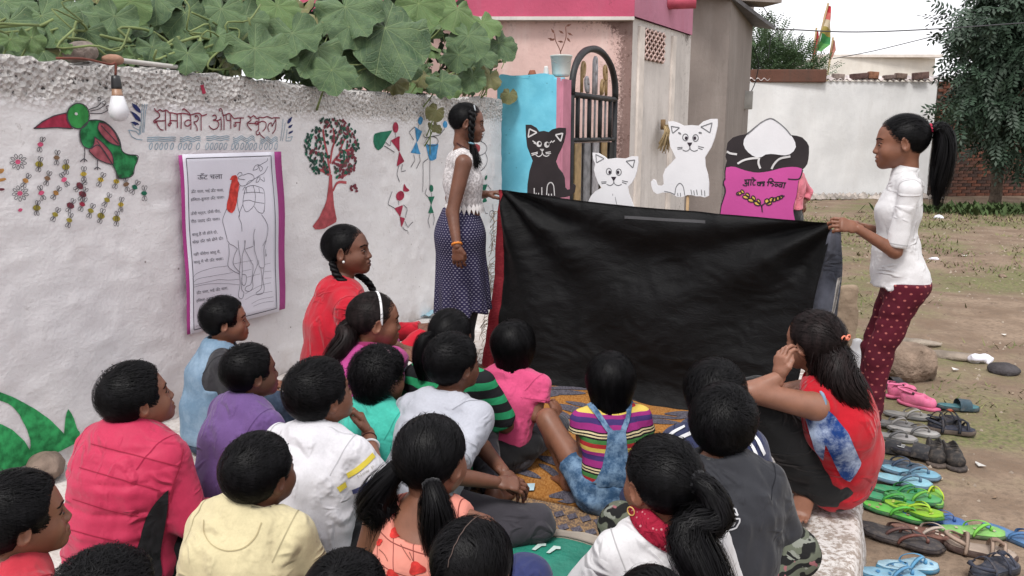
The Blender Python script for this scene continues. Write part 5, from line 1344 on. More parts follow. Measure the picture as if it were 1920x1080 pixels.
def put_leaf(pos_, size, facing, tipd, m_=0):
    z_ = unit(facing); y_ = unit(np.asarray(tipd, float) - z_ * (np.asarray(tipd, float) @ z_)); x_ = np.cross(y_, z_)
    o = bpy.data.objects.new('leaf', rv.choice(lmesh)[m_]); COL.objects.link(o); o.parent = vine
    Mx = Matrix(((x_[0], y_[0], z_[0], pos_[0]-vl[0]), (x_[1], y_[1], z_[1], pos_[1]-vl[1]), (x_[2], y_[2], z_[2], pos_[2]-vl[2]), (0, 0, 0, 1)))
    o.matrix_local = Mx @ Matrix.Scale(size, 4)
stems = MB()
def vine_pt(px, py, w): return at_plane(px, py, P0 - N * w, N)
BIG = [(595,105,125,.02,0),(648,28,125,.15,0),(722,72,165,-.06,0),(478,105,120,.0,0),(548,75,110,.12,0),(352,108,75,.02,0),(347,35,95,.3,0),(292,5,95,.4,0),(878,78,90,.02,0),(828,160,68,-.14,0),(885,150,62,.0,0),(18,50,100,.35,0),(78,42,105,.3,0),(935,88,70,.05,0),(700,118,120,.03,0),(818,212,40,-.12,2),(955,180,36,-.03,2),(918,148,52,-.08,2),
 (622,142,92,-.12,0),(415,28,95,.25,0),(785,18,95,.2,1),(858,28,85,.15,1),(590,150,60,.05,0),(160,68,80,.25,0),(215,40,85,.35,0),(245,12,75,.4,1),(60,75,45,.05,1),(20,78,40,.05,1),(120,85,30,.0,1),(285,95,60,.1,0),(410,75,70,.15,0),(520,20,80,.3,1),(460,40,85,.3,0),(760,125,70,.0,0),(740,160,50,-.02,2),(860,110,60,.05,0),(905,50,70,.15,1),(655,60,80,.1,0),(845,165,48,-.05,1),(815,240,30,-.10,2),(790,150,40,.0,2),(530,110,55,.1,0),(375,60,60,.25,0),(900,110,65,.1,0),(130,30,90,.4,0),(10,15,100,.5,0)]
for (px, py, w_, dp, m_) in BIG:
    p = vine_pt(px, py - w_ * .12, dp); sz = w_ / FPX * np.linalg.norm(p - CAM) / 1.32
    tc = unit(CAM - p); put_leaf(p, sz, unit(tc * .9 + Z3 * rv.uniform(.5, 1.1) + N * .2 + V3(rv.uniform(-.45, .45), rv.uniform(-.3, .3), 0)), V3(rv.uniform(-.7, .7), rv.uniform(-.3, .1), -1), m_)
    q = p - N * rv.uniform(.1, .3) - Z3 * rv.uniform(.1, .35) + U * rv.uniform(-.15, .15)
    stems.tube(spline([q, (p + q) / 2 - Z3 * .03 + U * rv.uniform(-.04, .04), p], 7), [.008, .007, .006, .0055, .005, .0045, .004], 5)
def canopy_lo(px): return np.interp(px, [-60, 0, 120, 260, 400, 470, 560, 700, 800, 900, 955], [92, 95, 108, 112, 125, 138, 150, 165, 178, 165, 130])
n_l = 0
while n_l < 236:
    px = rv.uniform(-60, 945); lo_ = canopy_lo(px); py = lo_ - 6 - rv.random() ** 1.3 * (150 if px < 860 else 90 if px < 900 else 45)
    if px > 880 and py < (px - 880) * 1.2: continue
    dp = .10 + .75 * max(0, (lo_ - py) / 150) + rv.uniform(0, .3); p = vine_pt(px, py, dp)
    sz = rv.uniform(.08, .22) if rv.random() < .7 else rv.uniform(.05, .1); tc = unit(CAM - p)
    put_leaf(p, sz, unit(tc * .6 + Z3 * rv.uniform(.3, 1.3) + V3(rv.uniform(-.9, .9), rv.uniform(-.6, .6), 0)), V3(rv.uniform(-1, 1), rv.uniform(-.6, .4), -.8), 0 if rv.random() < .62 else (1 if rv.random() < .7 else 2)); n_l += 1
    q = p - Z3 * rv.uniform(.1, .4) - N * rv.uniform(-.05, .2) + U * rv.uniform(-.2, .2)
    stems.tube(spline([q, (p + q) / 2 + U * rv.uniform(-.05, .05), p], 6), .0045, 5)
for k in range(46):    # runners and tendrils
    px = rv.uniform(-20, 930); p = vine_pt(px, canopy_lo(px) - rv.uniform(0, 55), rv.uniform(.0, .25)); pts = [p]
    for j in range(4): pts.append(pts[-1] + U * rv.uniform(-.2, .2) + Z3 * rv.uniform(-.10, .12) - N * rv.uniform(-.04, .06))
    stems.tube(spline(pts, 14), rv.uniform(.003, .008), 5)
STEM = M('vine_stem', (.16, .20, .075), .7, .3, .25)
stems.tube(spline([vine_pt(818, 200, -.1), vine_pt(808, 240, -.12), vine_pt(806, 290, -.11)], 8), .004, 5)
tag(stems.build('stem', STEM, vine, True, vl), kind='stuff').location = (0, 0, 0)
back = MB()          # small leaves behind, coloured dark so the vine's gaps read as shade
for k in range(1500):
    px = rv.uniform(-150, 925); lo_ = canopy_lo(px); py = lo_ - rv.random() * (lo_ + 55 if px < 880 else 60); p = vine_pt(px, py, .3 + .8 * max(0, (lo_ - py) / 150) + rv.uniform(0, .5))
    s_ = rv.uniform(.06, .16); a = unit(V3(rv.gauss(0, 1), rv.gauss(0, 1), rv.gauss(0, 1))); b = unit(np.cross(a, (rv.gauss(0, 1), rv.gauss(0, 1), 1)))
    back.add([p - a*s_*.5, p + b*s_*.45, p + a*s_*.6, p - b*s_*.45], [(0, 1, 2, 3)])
tag(back.build('shade_fill_leaves', M('vine_inner_shade', (.018, .032, .014), .8, .2, .35, 2.5), vine, False, vl), kind='stuff').location = (0, 0, 0)

# ------------------------------------------------------------------ tree, bush, flags, wires
def leaf_cloud(n, centers, rg, size, droop=.5):
    V_ = []; ct = np.array([c for c, r_ in centers]); rr = np.array([r_ for c, r_ in centers]); pk = rg.choice(len(ct), n, p=(rr.prod(1) / rr.prod(1).sum()))
    d = rg.normal(size=(n, 3)); d /= np.linalg.norm(d, axis=1)[:, None]; base = ct[pk] + d * rr[pk] * (rg.rand(n, 1) ** .33)
    ax = d * .7 + rg.normal(size=(n, 3)) * .45 + V3(0, 0, -droop); ax /= np.linalg.norm(ax, axis=1)[:, None]
    sd_ = np.cross(ax, rg.normal(size=(n, 3)) + V3(0, 0, 1.5)); sd_ /= np.linalg.norm(sd_, axis=1)[:, None]; nn = np.cross(sd_, ax); vs_, fs_ = [], []; k = 0
    for j in range(-3, 4):       # a spray: seven leaflets along a twig
        for sg in ((-1, 1) if j < 3 else (0,)):
            o_ = base + ax * (size * .55 * (j + 3)); dl = ax * .55 + sd_ * sg * .85 + nn * .12 * rg.normal(size=(n, 1)) + V3(0, 0, -.18); dl /= np.linalg.norm(dl, axis=1)[:, None]
            wd = np.cross(dl, nn); s_ = size * (1.0 - .08 * abs(j)) * (.8 + .4 * rg.rand(n, 1))
            q = np.stack([o_, o_ + dl*s_*.5 + wd*s_*.20, o_ + dl*s_, o_ + dl*s_*.5 - wd*s_*.20], 1); vs_.append(q.reshape(-1, 3)); fs_.append(np.arange(n*4).reshape(n, 4) + k); k += n * 4
    return np.concatenate(vs_), np.concatenate(fs_)
def tree_leaf(name, c):
    s = NT(name); f = s.noise(1.4, 3); g = s.noise(60, 1); cc = s.mix(s.step(f, .35, .65), sc_(c, .75), sc_(c, 1.25)); cc = s.mix(s.math('MULTIPLY', g, .5), cc, sc_(c, 1.7)); return s.done(cc, .55, .35)
rg = np.random.RandomState(5)
TY = 16.5; tb = at_Y(1862, 388, TY); tb[2] = GZ - .03
tree = empty('tree', tb); tag(tree, 'leafy dark green tree in front of the brick wall', 'tree')
mb = MB(); mb.tube(spline([(0, 0, 0), (.03, 0, .5), (-.02, .1, 1.3), (.1, .1, 2.4), (.25, .2, 3.4)], 16), np.linspace(.13, .05, 16), 10)
mb.tube(spline([(.02, 0, .3), (.12, .02, .7), (.10, .1, 1.4)], 8), np.linspace(.05, .03, 8), 7)
for a in np.linspace(0, 2*math.pi, 8): mb.tube(spline([(-.02, .1, 1.2 + .1*a), (.6*math.cos(a), .1 + .6*math.sin(a), 1.7 + .1*a), (1.1*math.cos(a), .1 + 1.1*math.sin(a), 1.9 + .12*a)], 8), np.linspace(.045, .012, 8), 6)
mb.build('trunk', M('bark', (.105, .080, .062), .95, .1, .35, 7, .8, 30, .03), tree)
cen = []
for (px, py, r_, dy) in ((1850,60,.55,0),(1905,20,.65,0),(1810,35,.38,-.2),(1880,120,.62,-.3),(1830,130,.45,-.2),(1800,90,.30,0),(1925,90,.6,-.3),(1790,200,.30,-.2),(1840,190,.45,-.3),(1890,200,.5,-.4),(1935,190,.55,-.3),(1770,235,.22,-.2),(1815,245,.32,-.3),(1870,255,.40,-.4),(1920,270,.45,-.4),(1855,290,.22,-.4),(1900,295,.26,-.4),(1960,60,.8,.2),(1970,150,.7,0),(1985,250,.5,0),(1930,-40,.8,0),(1990,-30,.8,.3),(1870,150,.7,.6),(1930,150,.8,.8),(1860,40,.6,.6),(1870,230,.5,.4)):
    c = at_Y(px, py, TY + dy) - tb; cen.append((c, V3(r_, r_, r_ * .72)))
v, f = leaf_cloud(3000, cen, rg, .15, .8); tag(mk('crown', v, f, tree_leaf('tree_leaf', (.026, .046, .028)), tree, False), kind='stuff')
bb_ = at_Y(1470, 152, 25); bb_[2] = GZ; bush = empty('tree', bb_); tag(bush, 'bushy green tree behind the left of the white compound wall', 'tree')
cen = [(at_Y(px, py, 25) - bb_, V3(r_, r_, r_)) for px, py, r_ in ((1425, 90, .8), (1450, 120, .8), (1490, 118, .6), (1510, 125, .5), (1540, 135, .35), (1420, 140, .9), (1475, 145, .7))]
v, f = leaf_cloud(1300, cen, rg, .11, -.5); tag(mk('crown', v, f, tree_leaf('bush_leaf', (.048, .082, .036)), bush, False), kind='stuff')
mb = MB(); mb.tube([(0, 0, 0), (0, 0, 3)], .1, 8); mb.build('trunk', MATS['bark'], bush)
def flag(px0, py0, px1, py1, Y, bands, label, wd):
    a, b = at_Y(px0, py0, Y), at_Y(px1, py1, Y); a0 = a.copy(); a0[2] = GZ; a0[0] -= .3
    t = empty('flag', a0); tag(t, label, 'flag'); mb = MB(); mb.tube([a - a0, b - a0], .03, 6); mb.tube([(0, 0, 0), a - a0], .03, 6); mb.build('pole', M('bamboo', (.36, .27, .15), .8, .3), t)
    n = len(bands); d = (b - a)
    for i, c in enumerate(bands):
        t0, t1 = 1 - i / n * .85, 1 - (i + 1) / n * .85; w0, w1 = wd * min(1, .15 + i / n * 1.5), wd * min(1, .15 + (i + 1) / n * 1.5) * (1 if i < n - 1 else .25)
        mb = MB(); g = []
        for s_ in np.linspace(0, 1, 6):
            tt = t0 + (t1 - t0) * s_; ww = w0 + (w1 - w0) * s_
            for u in np.linspace(0, 1, 5): g.append(a + d * tt - a0 + V3(ww * u, .12 * math.sin(u * 5 + s_ + i), -.12 * u))
        mb.add(g, [(i_*5+j, i_*5+j+1, (i_+1)*5+j+1, (i_+1)*5+j) for i_ in range(5) for j in range(4)])
        mb.build('cloth_band', M('flag_' + '%02d%02d%02d' % tuple(int(q*99) for q in c), c, .8, .2), t)
flag(1528, 105, 1553, 6, 26, ((.50, .04, .05), (.55, .14, .12), (.50, .42, .30), (.28, .22, .06), (.05, .22, .07), (.10, .28, .08)), 'tall tattered red cream and green flag on a leaning pole', .34)
flag(1524, 108, 1531, 52, 27, ((.45, .05, .06), (.45, .06, .06)), 'short narrow red pennant left of the tall flag', .16)
flag(1556, 112, 1562, 70, 27, ((.50, .22, .18), (.45, .2, .16)), 'faded pink pennant right of the tall flag', .14)
CBL = M('overhead_wire', (.055, .055, .06), .6, .3)
ev = at_Y(1456, 54, 14.3)
def wire(pts, r, label):
    o_ = np.asarray(pts[0]); mb = MB(); mb.tube(spline(pts, 24) - o_, r, 5); o = mb.build('wire', CBL, None); o.location = o_; tag(o, label, 'wire')
wire([ev, at_Y(1600, 60, 14.6), at_Y(1760, 54, 15), at_Y(1935, 42, 15.2), at_Y(2100, 34, 15.4)], .011, 'long overhead wire from the roof eave to the tree')
wire([at_Y(1562, 110, 24), at_Y(1640, 95, 24), at_Y(1735, 72, 23), at_Y(1830, 50, 22)], .012, 'thin wire rising to the right over the pale house')
wire([at_Y(1428, 8, 13.9), ev, at_Y(1446, 70, 14.3), at_Y(1440, 110, 14.3)], .007, 'thin stay wire looped round the roof eave tip')
wire([ev + (.02, 0, 0), at_Y(1462, 75, 14.3), at_Y(1478, 88, 14.6)], .006, 'loose wire end dangling from the roof eave tip')
# ------------------------------------------------------------------ black cloth screen
CA, CB = at_Y(938, 356, 4.35), at_Y(1566, 420, 3.42)
CD = unit(np.array([*(CB - CA)[:2], 0])); CN = V3(CD[1], -CD[0], 0); CL = np.linalg.norm((CB - CA)[:2])
cloth = empty('screen_cloth', (*((CA + CB) / 2)[:2], 0)); tag(cloth, 'large creased black cloth held up as a puppet show screen by two girls', 'cloth'); cll = np.array(cloth.location)
_cx = [(at_plane(px, py, CA, CN) - CA) @ CD for px, py in ((938,356),(1000,362),(1100,376),(1200,387),(1290,394),(1400,404),(1500,412),(1566,419))]
_cz = [at_plane(px, py, CA, CN)[2] for px, py in ((938,356),(1000,362),(1100,376),(1200,387),(1290,394),(1400,404),(1500,412),(1566,419))]
def cloth_w(x, z, zt):
    x, z, zt = [np.asarray(q, float) for q in (x, z, zt)]; w = 0
    for (cx, amp, fr, sg) in ((0.0, .042, 12, 1), (CL, .048, 11, -1)):
        dx = (x - cx) * sg + .02; dz = zt - z + .015; a = np.arctan2(dz, dx); r = np.hypot(dx, dz)
        w = w + amp * np.sin(a * fr + 1.3 * np.sin(a * 3)) * np.clip(r / .25, 0, 1) * np.exp(-r / 1.05)
    P = np.stack([x, z, z * 0], -1)
    w = w + .024 * vnoise(P * 1.7, 61) + .012 * (1 - 2 * np.abs(vnoise(P * np.array([3.2, 6.5, 1]) + .8 * vnoise(P * 3, 66)[..., None], 62))) + .0045 * (1 - 2 * np.abs(vnoise(P * np.array([9, 19, 1]) + vnoise(P * 7, 67)[..., None], 63)))
    return w + .05 * np.clip(1 - z / .12, 0, 1) ** 2 * (1 + .6 * np.sin(x * 9))
def cloth_grid(x0, x1, nx, nz, wo=0.0, xb0=None, xb1=None):
    g = []
    for i in range(nx + 1):
        for j in range(nz + 1):
            t = j / nz; xt, xb = x0 + (x1 - x0) * i / nx, (xb0 if xb0 is not None else x0) + ((xb1 if xb1 is not None else x1) - (xb0 if xb0 is not None else x0)) * i / nx
            x = xt + (xb - xt) * t; g.append((x, t))
    g = np.array(g); zt = np.interp(g[:, 0] * .0 + np.repeat(x0 + (x1 - x0) * np.arange(nx + 1) / nx, nz + 1), _cx, _cz)
    z = zt * (1 - g[:, 1]) + .012 * g[:, 1]; w = cloth_w(g[:, 0], z, zt) + wo
    return CA * V3(1, 1, 0) + CD * g[:, :1] + Z3 * z[:, None] + CN * w[:, None]
def grid_f(nx, nz): return [(i*(nz+1)+j, i*(nz+1)+j+1, (i+1)*(nz+1)+j+1, (i+1)*(nz+1)+j) for i in range(nx) for j in range(nz)]
s = NT('black_cotton'); n1 = s.noise(4, 4, s.mapping((1, 1, 1.6))); n2 = s.noise(13, 5, s.mapping((1, 1, 2.2), (0, .4, 0)), rough=.7, dist=1.0)
c = s.mix(s.step(n1, .35, .7), (.0026, .0026, .0030), (.0048, .0048, .0055)); c = s.mix(s.math('MULTIPLY', s.step(n2, .56, .72), .35), c, (.013, .013, .0145))
CLB = s.done(c, .66, .20, s.bump(s.noise(420, 1), .2, .001, s.bump(n2, .5, .012)), **{'Sheen Weight': .02})
def solid_sheet(mb, g, nx, nz, th, nrm):
    f = grid_f(nx, nz); k = len(g); m = nz + 1
    rim = [i*m for i in range(nx+1)] + [nx*m+j for j in range(1, nz+1)] + [i*m+nz for i in range(nx-1, -1, -1)] + [j for j in range(nz-1, 0, -1)]
    mb.add(np.concatenate([g, g - nrm * th]), f + [tuple(i + k for i in q[::-1]) for q in f] + [(rim[i], rim[i]+k, rim[(i+1) % len(rim)]+k, rim[(i+1) % len(rim)]) for i in range(len(rim))])
xb = (at_plane(918, 700, CA, CN) - CA) @ CD
mb = MB(); solid_sheet(mb, cloth_grid(.012, CL - .01, 170, 90, 0, xb + .028, CL - .13), 170, 90, .002, CN); mb.build('black_panel', CLB, cloth, True, cll).location = (0, 0, 0)
mb = MB(); solid_sheet(mb, cloth_grid(-.014, .0115, 4, 70, -.01, xb - .055, xb + .0275), 4, 70, .002, CN)
s = NT('red_border'); zz = s.noise(60, 3, s.mapping((1, 1, 3))); RB = s.done(s.mix(s.step(zz, .35, .7), (.22, .018, .028), (.30, .035, .045)), .9, .2, s.bump(zz, .3, .004))
mb.build('red_border', RB, cloth, True, cll).location = (0, 0, 0)
mb = MB(); rf_ = random.Random(2)
for k in range(60):
    t = rf_.uniform(.1, .98); x = -.014 + (xb - .055 + .014) * t; zt = _cz[0]; z = zt * (1 - t) + .012 * t; p = CA * V3(1, 1, 0) + CD * x + Z3 * z + CN * (float(cloth_w(x, z, zt)) - .012)
    mb.tube(spline([p, p - CD * .02 + Z3 * rf_.uniform(-.02, .01), p - CD * rf_.uniform(.02, .05) - Z3 * rf_.uniform(0, .05), p - CD * rf_.uniform(.01, .06) - Z3 * rf_.uniform(.03, .08)], 7), .0016, 4)
tag(mb.build('fringe_threads', M('thread_cream', (.42, .34, .26), .9, .2), cloth, True, cll), kind='stuff').location = (0, 0, 0)
def slab_px(name, px, mat, wo, th, seed):     # folded lengths of cloth hanging at the right end
    P_ = [at_plane(*q, CA + CN * wo, CN) for q in px]; n = len(P_) // 2; L_, R_ = spline(P_[:n], 24), spline(P_[n:][::-1], 24); g = []
    for u in np.linspace(0, 1, 7):
        for j in range(24): g.append(L_[j] + (R_[j] - L_[j]) * u + CN * (.02 * math.sin(u * 6 + j * .2) + .01 * math.sin(j * .5 + seed)))
    mb = MB(); solid_sheet(mb, np.array(g), 6, 23, th, CN); o = mb.build(name, mat, cloth, True, cll); o.location = (0, 0, 0)
DEN0 = fabric('denim_grey', (.085, .09, .115), .35)
slab_px('grey_lining', [(1556, 428), (1540, 500), (1516, 600), (1500, 690), (1560, 690), (1570, 600), (1580, 510), (1577, 432)], DEN0, -.02, .004, 1)
slab_px('lining_hem', [(1572, 520), (1558, 600), (1548, 680), (1553, 680), (1563, 600), (1577, 520)], M('hem_white', (.5, .48, .46), .9, .2), .03, .004, 1)
mb = MB(); t0 = [(1180, 403), (1240, 407), (1300, 411)]
cst = lambda px, py: (lambda p: (p + CN * (float(cloth_w((p - CA) @ CD, p[2], np.interp((p - CA) @ CD, _cx, _cz))) + .0035), CN))(at_plane(px, py, CA, CN))
strokes(mb, cst, [[(1181, 405), (1245, 409), (1330, 414)]], .014, 4); mb.build('grey_tape', M('tape_grey', (.07, .07, .075), .6, .4), cloth, True, cll).location = (0, 0, 0)
pb_ = at_Y(1585, 540, 3.75); o = slab_px  # a brown paper bag standing behind the cloth end
bagp = at_Y(1586, 600, 3.85); bag = empty('paper_sack', (bagp[0], 3.85, -.02)); tag(bag, 'crumpled brown paper sack standing at the right end of the black cloth', 'sack')
sd_ = SDF().ecap((0, 0, .10), (0, 0, .62), (.07, .05), (.055, .03), k=.01); v, f = sd_.mesh(.012, lambda P: .012 * fbm(P * 9, 5, 3)); mk('paper', v, f, M('kraft_paper', (.33, .25, .18), .9, .2, .2, 8, .5, 24, .02), bag)
sd_ = SDF().ecap((.05, -.05, .12), (.05, -.04, .36), (.05, .03), (.03, .02), k=.01); v, f = sd_.mesh(.012, lambda P: .010 * fbm(P * 12, 6, 3)); mk('white_wrap', v, f, M('white_plastic', (.66, .66, .68), .5, .4), bag)

# ------------------------------------------------------------------ cut-out puppets on sticks behind the cloth
KP = CA + (-CN) * .32
CARD = {'black': M('card_black', (.028, .022, .024), .75, .25, .2, 5), 'white': M('card_white', (.70, .69, .71), .8, .25, .05, 4), 'pink': M('card_pink', (.52, .075, .29), .75, .25, .07, 4), 'line': M('card_line', (.035, .025, .035), .7, .2), 'wline': M('card_white_line', (.62, .60, .60), .7, .2), 'gline': M('card_grey_line', (.16, .16, .17), .7, .2), 'yel': M('card_yellow', (.66, .44, .09), .75, .2, .15)}
def cutout(name, label, cat, outline, col, back, stick_px, group=None, base=.0):
    kp = KP - CN * back; c = at_plane(*stick_px, kp, CN); o_ = np.array([c[0], c[1], base]); e = empty(name, o_); tag(e, label, cat, group)
    poly = [((at_plane(px, py, kp, CN) - o_) @ CD, at_plane(px, py, kp, CN)[2] - base) for px, py in outline]
    mb = MB(); mb.prism(poly, .007, (V3(0, 0, 0), CD, Z3)); b = mb.build('board', CARD[col], e, False)
    mb = MB(); mb.tube([-CN * .006 + V3(0, 0, .0), -CN * .006 + Z3 * (c[2] - base)], .008, 7); mb.build('stick', M('stick_wood', (.36, .24, .13), .8, .3), e)
    cast = lambda off: (lambda px, py: (at_plane(px, py, kp + CN * (.007 + off), CN), CN))
    def dec(nm, mat, fills=(), lines=(), w=.006, off=.0015, step=4, lstep=2):
        if 'lettering' in nm: paint(nm, CARD[mat], fills, lines, w, cast(off), e, step, o_, lstep); return
        for q in fills: paint(nm, CARD[mat], [q], (), w, cast(off), e, step, o_, lstep)
        for q in lines: paint(nm, CARD[mat], (), [q], w, cast(off), e, step, o_, lstep)
    return dec
z = Zc(960, 200, 3.310)
CG = 'cardboard cat cut-outs above the screen'
bc = [(88,112),(120,112),(152,130),(170,155),(200,150),(230,158),(255,140),(295,130),(335,132),(336,165),(325,215),(308,260),(288,300),(274,340),(290,380),(315,410),(328,440),(332,500),(345,515),(362,512),(372,485),(385,478),(397,490),(390,530),(370,552),(330,562),(300,565),(300,640),(100,640),(97,560),(100,480),(112,400),(132,335),(118,300),(98,250),(90,180)]
d = cutout('cat_cutout', 'black painted cat cut-out against the blue pillar', 'cat cut-out', z(bc), 'black', .00, z([(200, 420)])[0], CG)
d('painted_ear', 'wline', [], [z(cl(q)) for q in ([(108,138),(155,160),(100,190)],[(270,175),(315,165),(302,215)])], .008)
d('painted_eye', 'wline', [z(ell_px(168,232,17,20)), z(ell_px(216,236,17,20))], [z(q) for q in ([(128,212),(148,225)],[(135,225),(150,232)],[(248,212),(235,225)],[(265,210),(250,222)],[(175,265),(198,265)])])
d('painted_pupil', 'black', [z(ell_px(172,228,8,10)), z(ell_px(222,232,8,10))], off=.003, step=2)
d('painted_muzzle', 'wline', [z([(172,262),(202,262),(187,282)])], [z(smooth2(q)) for q in ([(187,280),(185,298),(165,310),(148,300)],[(187,280),(195,300),(215,308),(232,298)],[(120,292),(160,282)],[(122,302),(160,290)],[(240,280),(208,285)],[(242,290),(210,292)])], .005)
d('painted_paw', 'wline', [], [z(smooth2(q)) for q in ([(138,505),(138,545)],[(185,500),(185,548)],[(215,548),(220,490),(240,470),(258,490),(264,552)])] + [z(q) for q in ([(150,535),(150,548)],[(165,535),(165,548)],[(228,540),(228,552)],[(245,540),(245,552)])], .006)
wc = [(503,285),(540,288),(575,308),(595,325),(650,318),(705,322),(745,308),(785,308),(786,350),(778,400),(765,440),(748,470),(722,498),(728,540),(748,590),(770,650),(775,700),(470,700),(472,600),(492,555),(520,525),(558,503),(540,475),(522,430),(512,390),(520,355),(506,320)]
d = cutout('cat_cutout', 'white cat cut-out sunk low behind the screen beside the iron gate', 'cat cut-out', z(wc), 'white', .03, z([(620, 560)])[0], CG)
def catface(d, ex, ey, r, nose, ears, brow=True):
    d('painted_ear', 'gline', [], [z(cl(q)) for q in ears], .005)
    d('painted_eye', 'gline', [], [z(cl(ell_px(ex[0], ey, r, r * 1.25))), z(cl(ell_px(ex[1], ey + 4, r, r * 1.25)))], .0045)
    d('painted_pupil', 'line', [z(ell_px(ex[0] + 5, ey + 5, r * .55, r * .7)), z(ell_px(ex[1] - 4, ey + 5, r * .55, r * .7))], step=2)
    x, y = nose; d('painted_nose', 'line', [z([(x - 17, y - 10), (x + 17, y - 10), (x + 2, y + 16), (x - 3, y + 16)])], step=3)
    d('painted_whiskers', 'gline', [], [z(smooth2(q)) for q in ([(x, y + 14), (x - 2, y + 32), (x - 22, y + 44), (x - 44, y + 36)], [(x, y + 14), (x + 6, y + 34), (x + 28, y + 44), (x + 50, y + 36)], [(x - 78, y + 22), (x - 45, y + 20)], [(x - 76, y + 32), (x - 46, y + 28)], [(x + 52, y + 14), (x + 88, y + 22)], [(x + 52, y + 24), (x + 80, y + 34)])], .004)
catface(d, (601, 662), 402, 16, (631, 445), ([(520,296),(572,322),(524,348)], [(708,338),(762,330),(750,380)]))
d('painted_paw', 'gline', [], [z([(625,540),(625,552)]), z(smooth2([(640,560),(655,640),(650,690)]))], .003)
wc2 = [(972,92),(1000,90),(1035,102),(1068,118),(1115,114),(1160,118),(1190,92),(1235,76),(1278,75),(1278,120),(1262,190),(1240,250),(1215,290),(1200,315),(1203,370),(1218,420),(1225,470),(1224,552),(1200,563),(1170,555),(1145,556),(1120,548),(1090,548),(1060,560),(1030,560),(1008,548),(985,535),(940,532),(905,542),(880,525),(868,492),(866,465),(880,450),(895,458),(905,488),(930,490),(945,480),(940,425),(955,385),(990,350),(1020,318),(1005,285),(985,245),(978,195),(985,150),(975,120)]
d = cutout('cat_cutout', 'tall white cat cut-out with raised tail on a stick before the grey building', 'cat cut-out', z(wc2), 'white', .06, z([(1090, 520)])[0], CG)
catface(d, (1076, 1139), 190, 17, (1103, 232), ([(988,122),(1040,130),(996,166)], [(1172,125),(1242,100),(1228,162)]))
d('painted_paw', 'gline', [], [z(smooth2(q)) for q in ([(1010,545),(1018,500),(1040,475),(1062,495),(1072,550)],[(945,525),(980,532),(1010,545)])] + [z(q) for q in ([(1028,535),(1030,555)],[(1045,535),(1046,558)],[(1110,515),(1116,545)],[(1128,520),(1132,550)],[(1145,515),(1150,548)],[(1175,515),(1178,550)],[(1195,520),(1197,555)])], .004)
d('painted_brow', 'gline', [z(ell_px(1040,165,12,6,.6,8)), z(ell_px(1168,162,12,6,.2,8))], step=2)
z = Zc(1340, 210, 5.142)
so = [(540,58),(580,72),(630,108),(690,165),(735,222),(790,228),(845,245),(890,290),(910,330),(910,400),(905,450),(895,500),(870,535),(850,552),(842,600),(830,640),(812,660),(803,740),(790,820),(765,900),(760,960),(780,1050),(790,1120),(40,1120),(48,1000),(62,900),(80,840),(98,780),(98,740),(80,700),(84,670),(100,630),(98,570),(106,525),(122,470),(108,430),(112,405),(126,390),(116,360),(128,295),(180,245),(240,225),(300,214),(340,185),(400,135),(450,95),(500,70)]
d = cutout('flour_sack_cutout', 'pink and black flour sack cut-out with wheat ears painted on it', 'sack cut-out', z(so), 'black', .09, z([(450, 760)])[0])
d('painted_pink_front', 'pink', [z([(112,535),(180,522),(280,560),(370,582),(440,585),(540,570),(640,540),(730,528),(800,532),(848,548),(838,600),(826,635),(808,655),(798,740),(786,820),(760,900),(755,960),(775,1050),(785,1110),(48,1110),(54,1000),(68,900),(86,840),(104,780),(104,740),(86,700),(90,670),(106,630),(104,570)])], step=9)
d('painted_flour', 'white', [z(smooth2([(540,66),(620,108),(690,170),(748,240),(782,310),(775,360),(730,405),(670,418),(560,405),(490,410),(440,440),(385,432),(330,395),(288,345),(276,290),(300,235),(360,175),(450,100)], 90, True)[:-1])], step=9)
d('painted_flour_outline', 'gline', [], [z(smooth2(q)) for q in ([(315,215),(380,158),(450,100),(540,62),(620,105),(690,168),(735,224)],)], .005, .0035)
d('painted_fold', 'wline', [], [z(smooth2(q)) for q in ([(118,380),(150,398),(215,408)],[(220,498),(280,465),(350,448),(425,443)],[(430,440),(422,490),(440,545)],[(548,550),(575,500),(630,450),(730,428)])], .010, .003)
d('painted_outline', 'line', [], [z(smooth2(q)) for q in ([(705,645),(760,650),(812,645),(835,610),(848,560)],[(104,640),(84,680),(102,745),(98,790),(62,900)])], .006, .003)
SCK = [[(285,655),(345,652),(400,657)],[(288,668),(304,664),(306,680),(288,688),(310,692),(306,710),(282,708),(272,697)],[(306,688),(328,682)],[(329,652),(325,712)],[(352,654),(347,708)],[(385,658),(368,680),(374,704),(394,700)],[(355,635),(372,636),(384,655)],
 [(405,678),(485,672)],[(443,675),(438,714)],[(442,692),(424,682),(412,698),(426,708),(440,698)],[(443,690),(462,684),(470,698),(462,714)],[(478,673),(474,714)],[(502,676),(572,668)],[(520,676),(512,714)],[(520,674),(524,648),(548,642),(566,668)],[(552,672),(534,686),(560,690),(566,704),(548,716)],
 [(572,676),(690,684)],[(612,700),(590,694),(580,708),(594,716),(612,704)],[(650,704),(628,698),(618,712),(632,722),(650,712)],[(652,684),(646,728)],[(678,684),(664,736)]]
d('sack_lettering', 'line', [], [z(smooth2(l)) if len(l) > 2 else z(l) for l in SCK], .0058, .003, lstep=1.2)
EAR = [(235,785,28,15,-.2),(268,768,22,13,.9),(300,820,32,17,.2),(318,800,24,15,.9),(350,850,32,18,.2),(375,830,26,16,1.0),(408,882,32,18,.4),(425,862,26,14,1.1),(505,860,24,24,.8),(545,845,28,18,-.7),(575,845,26,16,-.6),(610,832,26,16,-.5),(640,820,24,14,-.6),(525,882,28,14,-.3)]
d('painted_wheat_grain', 'yel', [z(ell_px(*q, 12)) for q in EAR], off=.003, step=3)
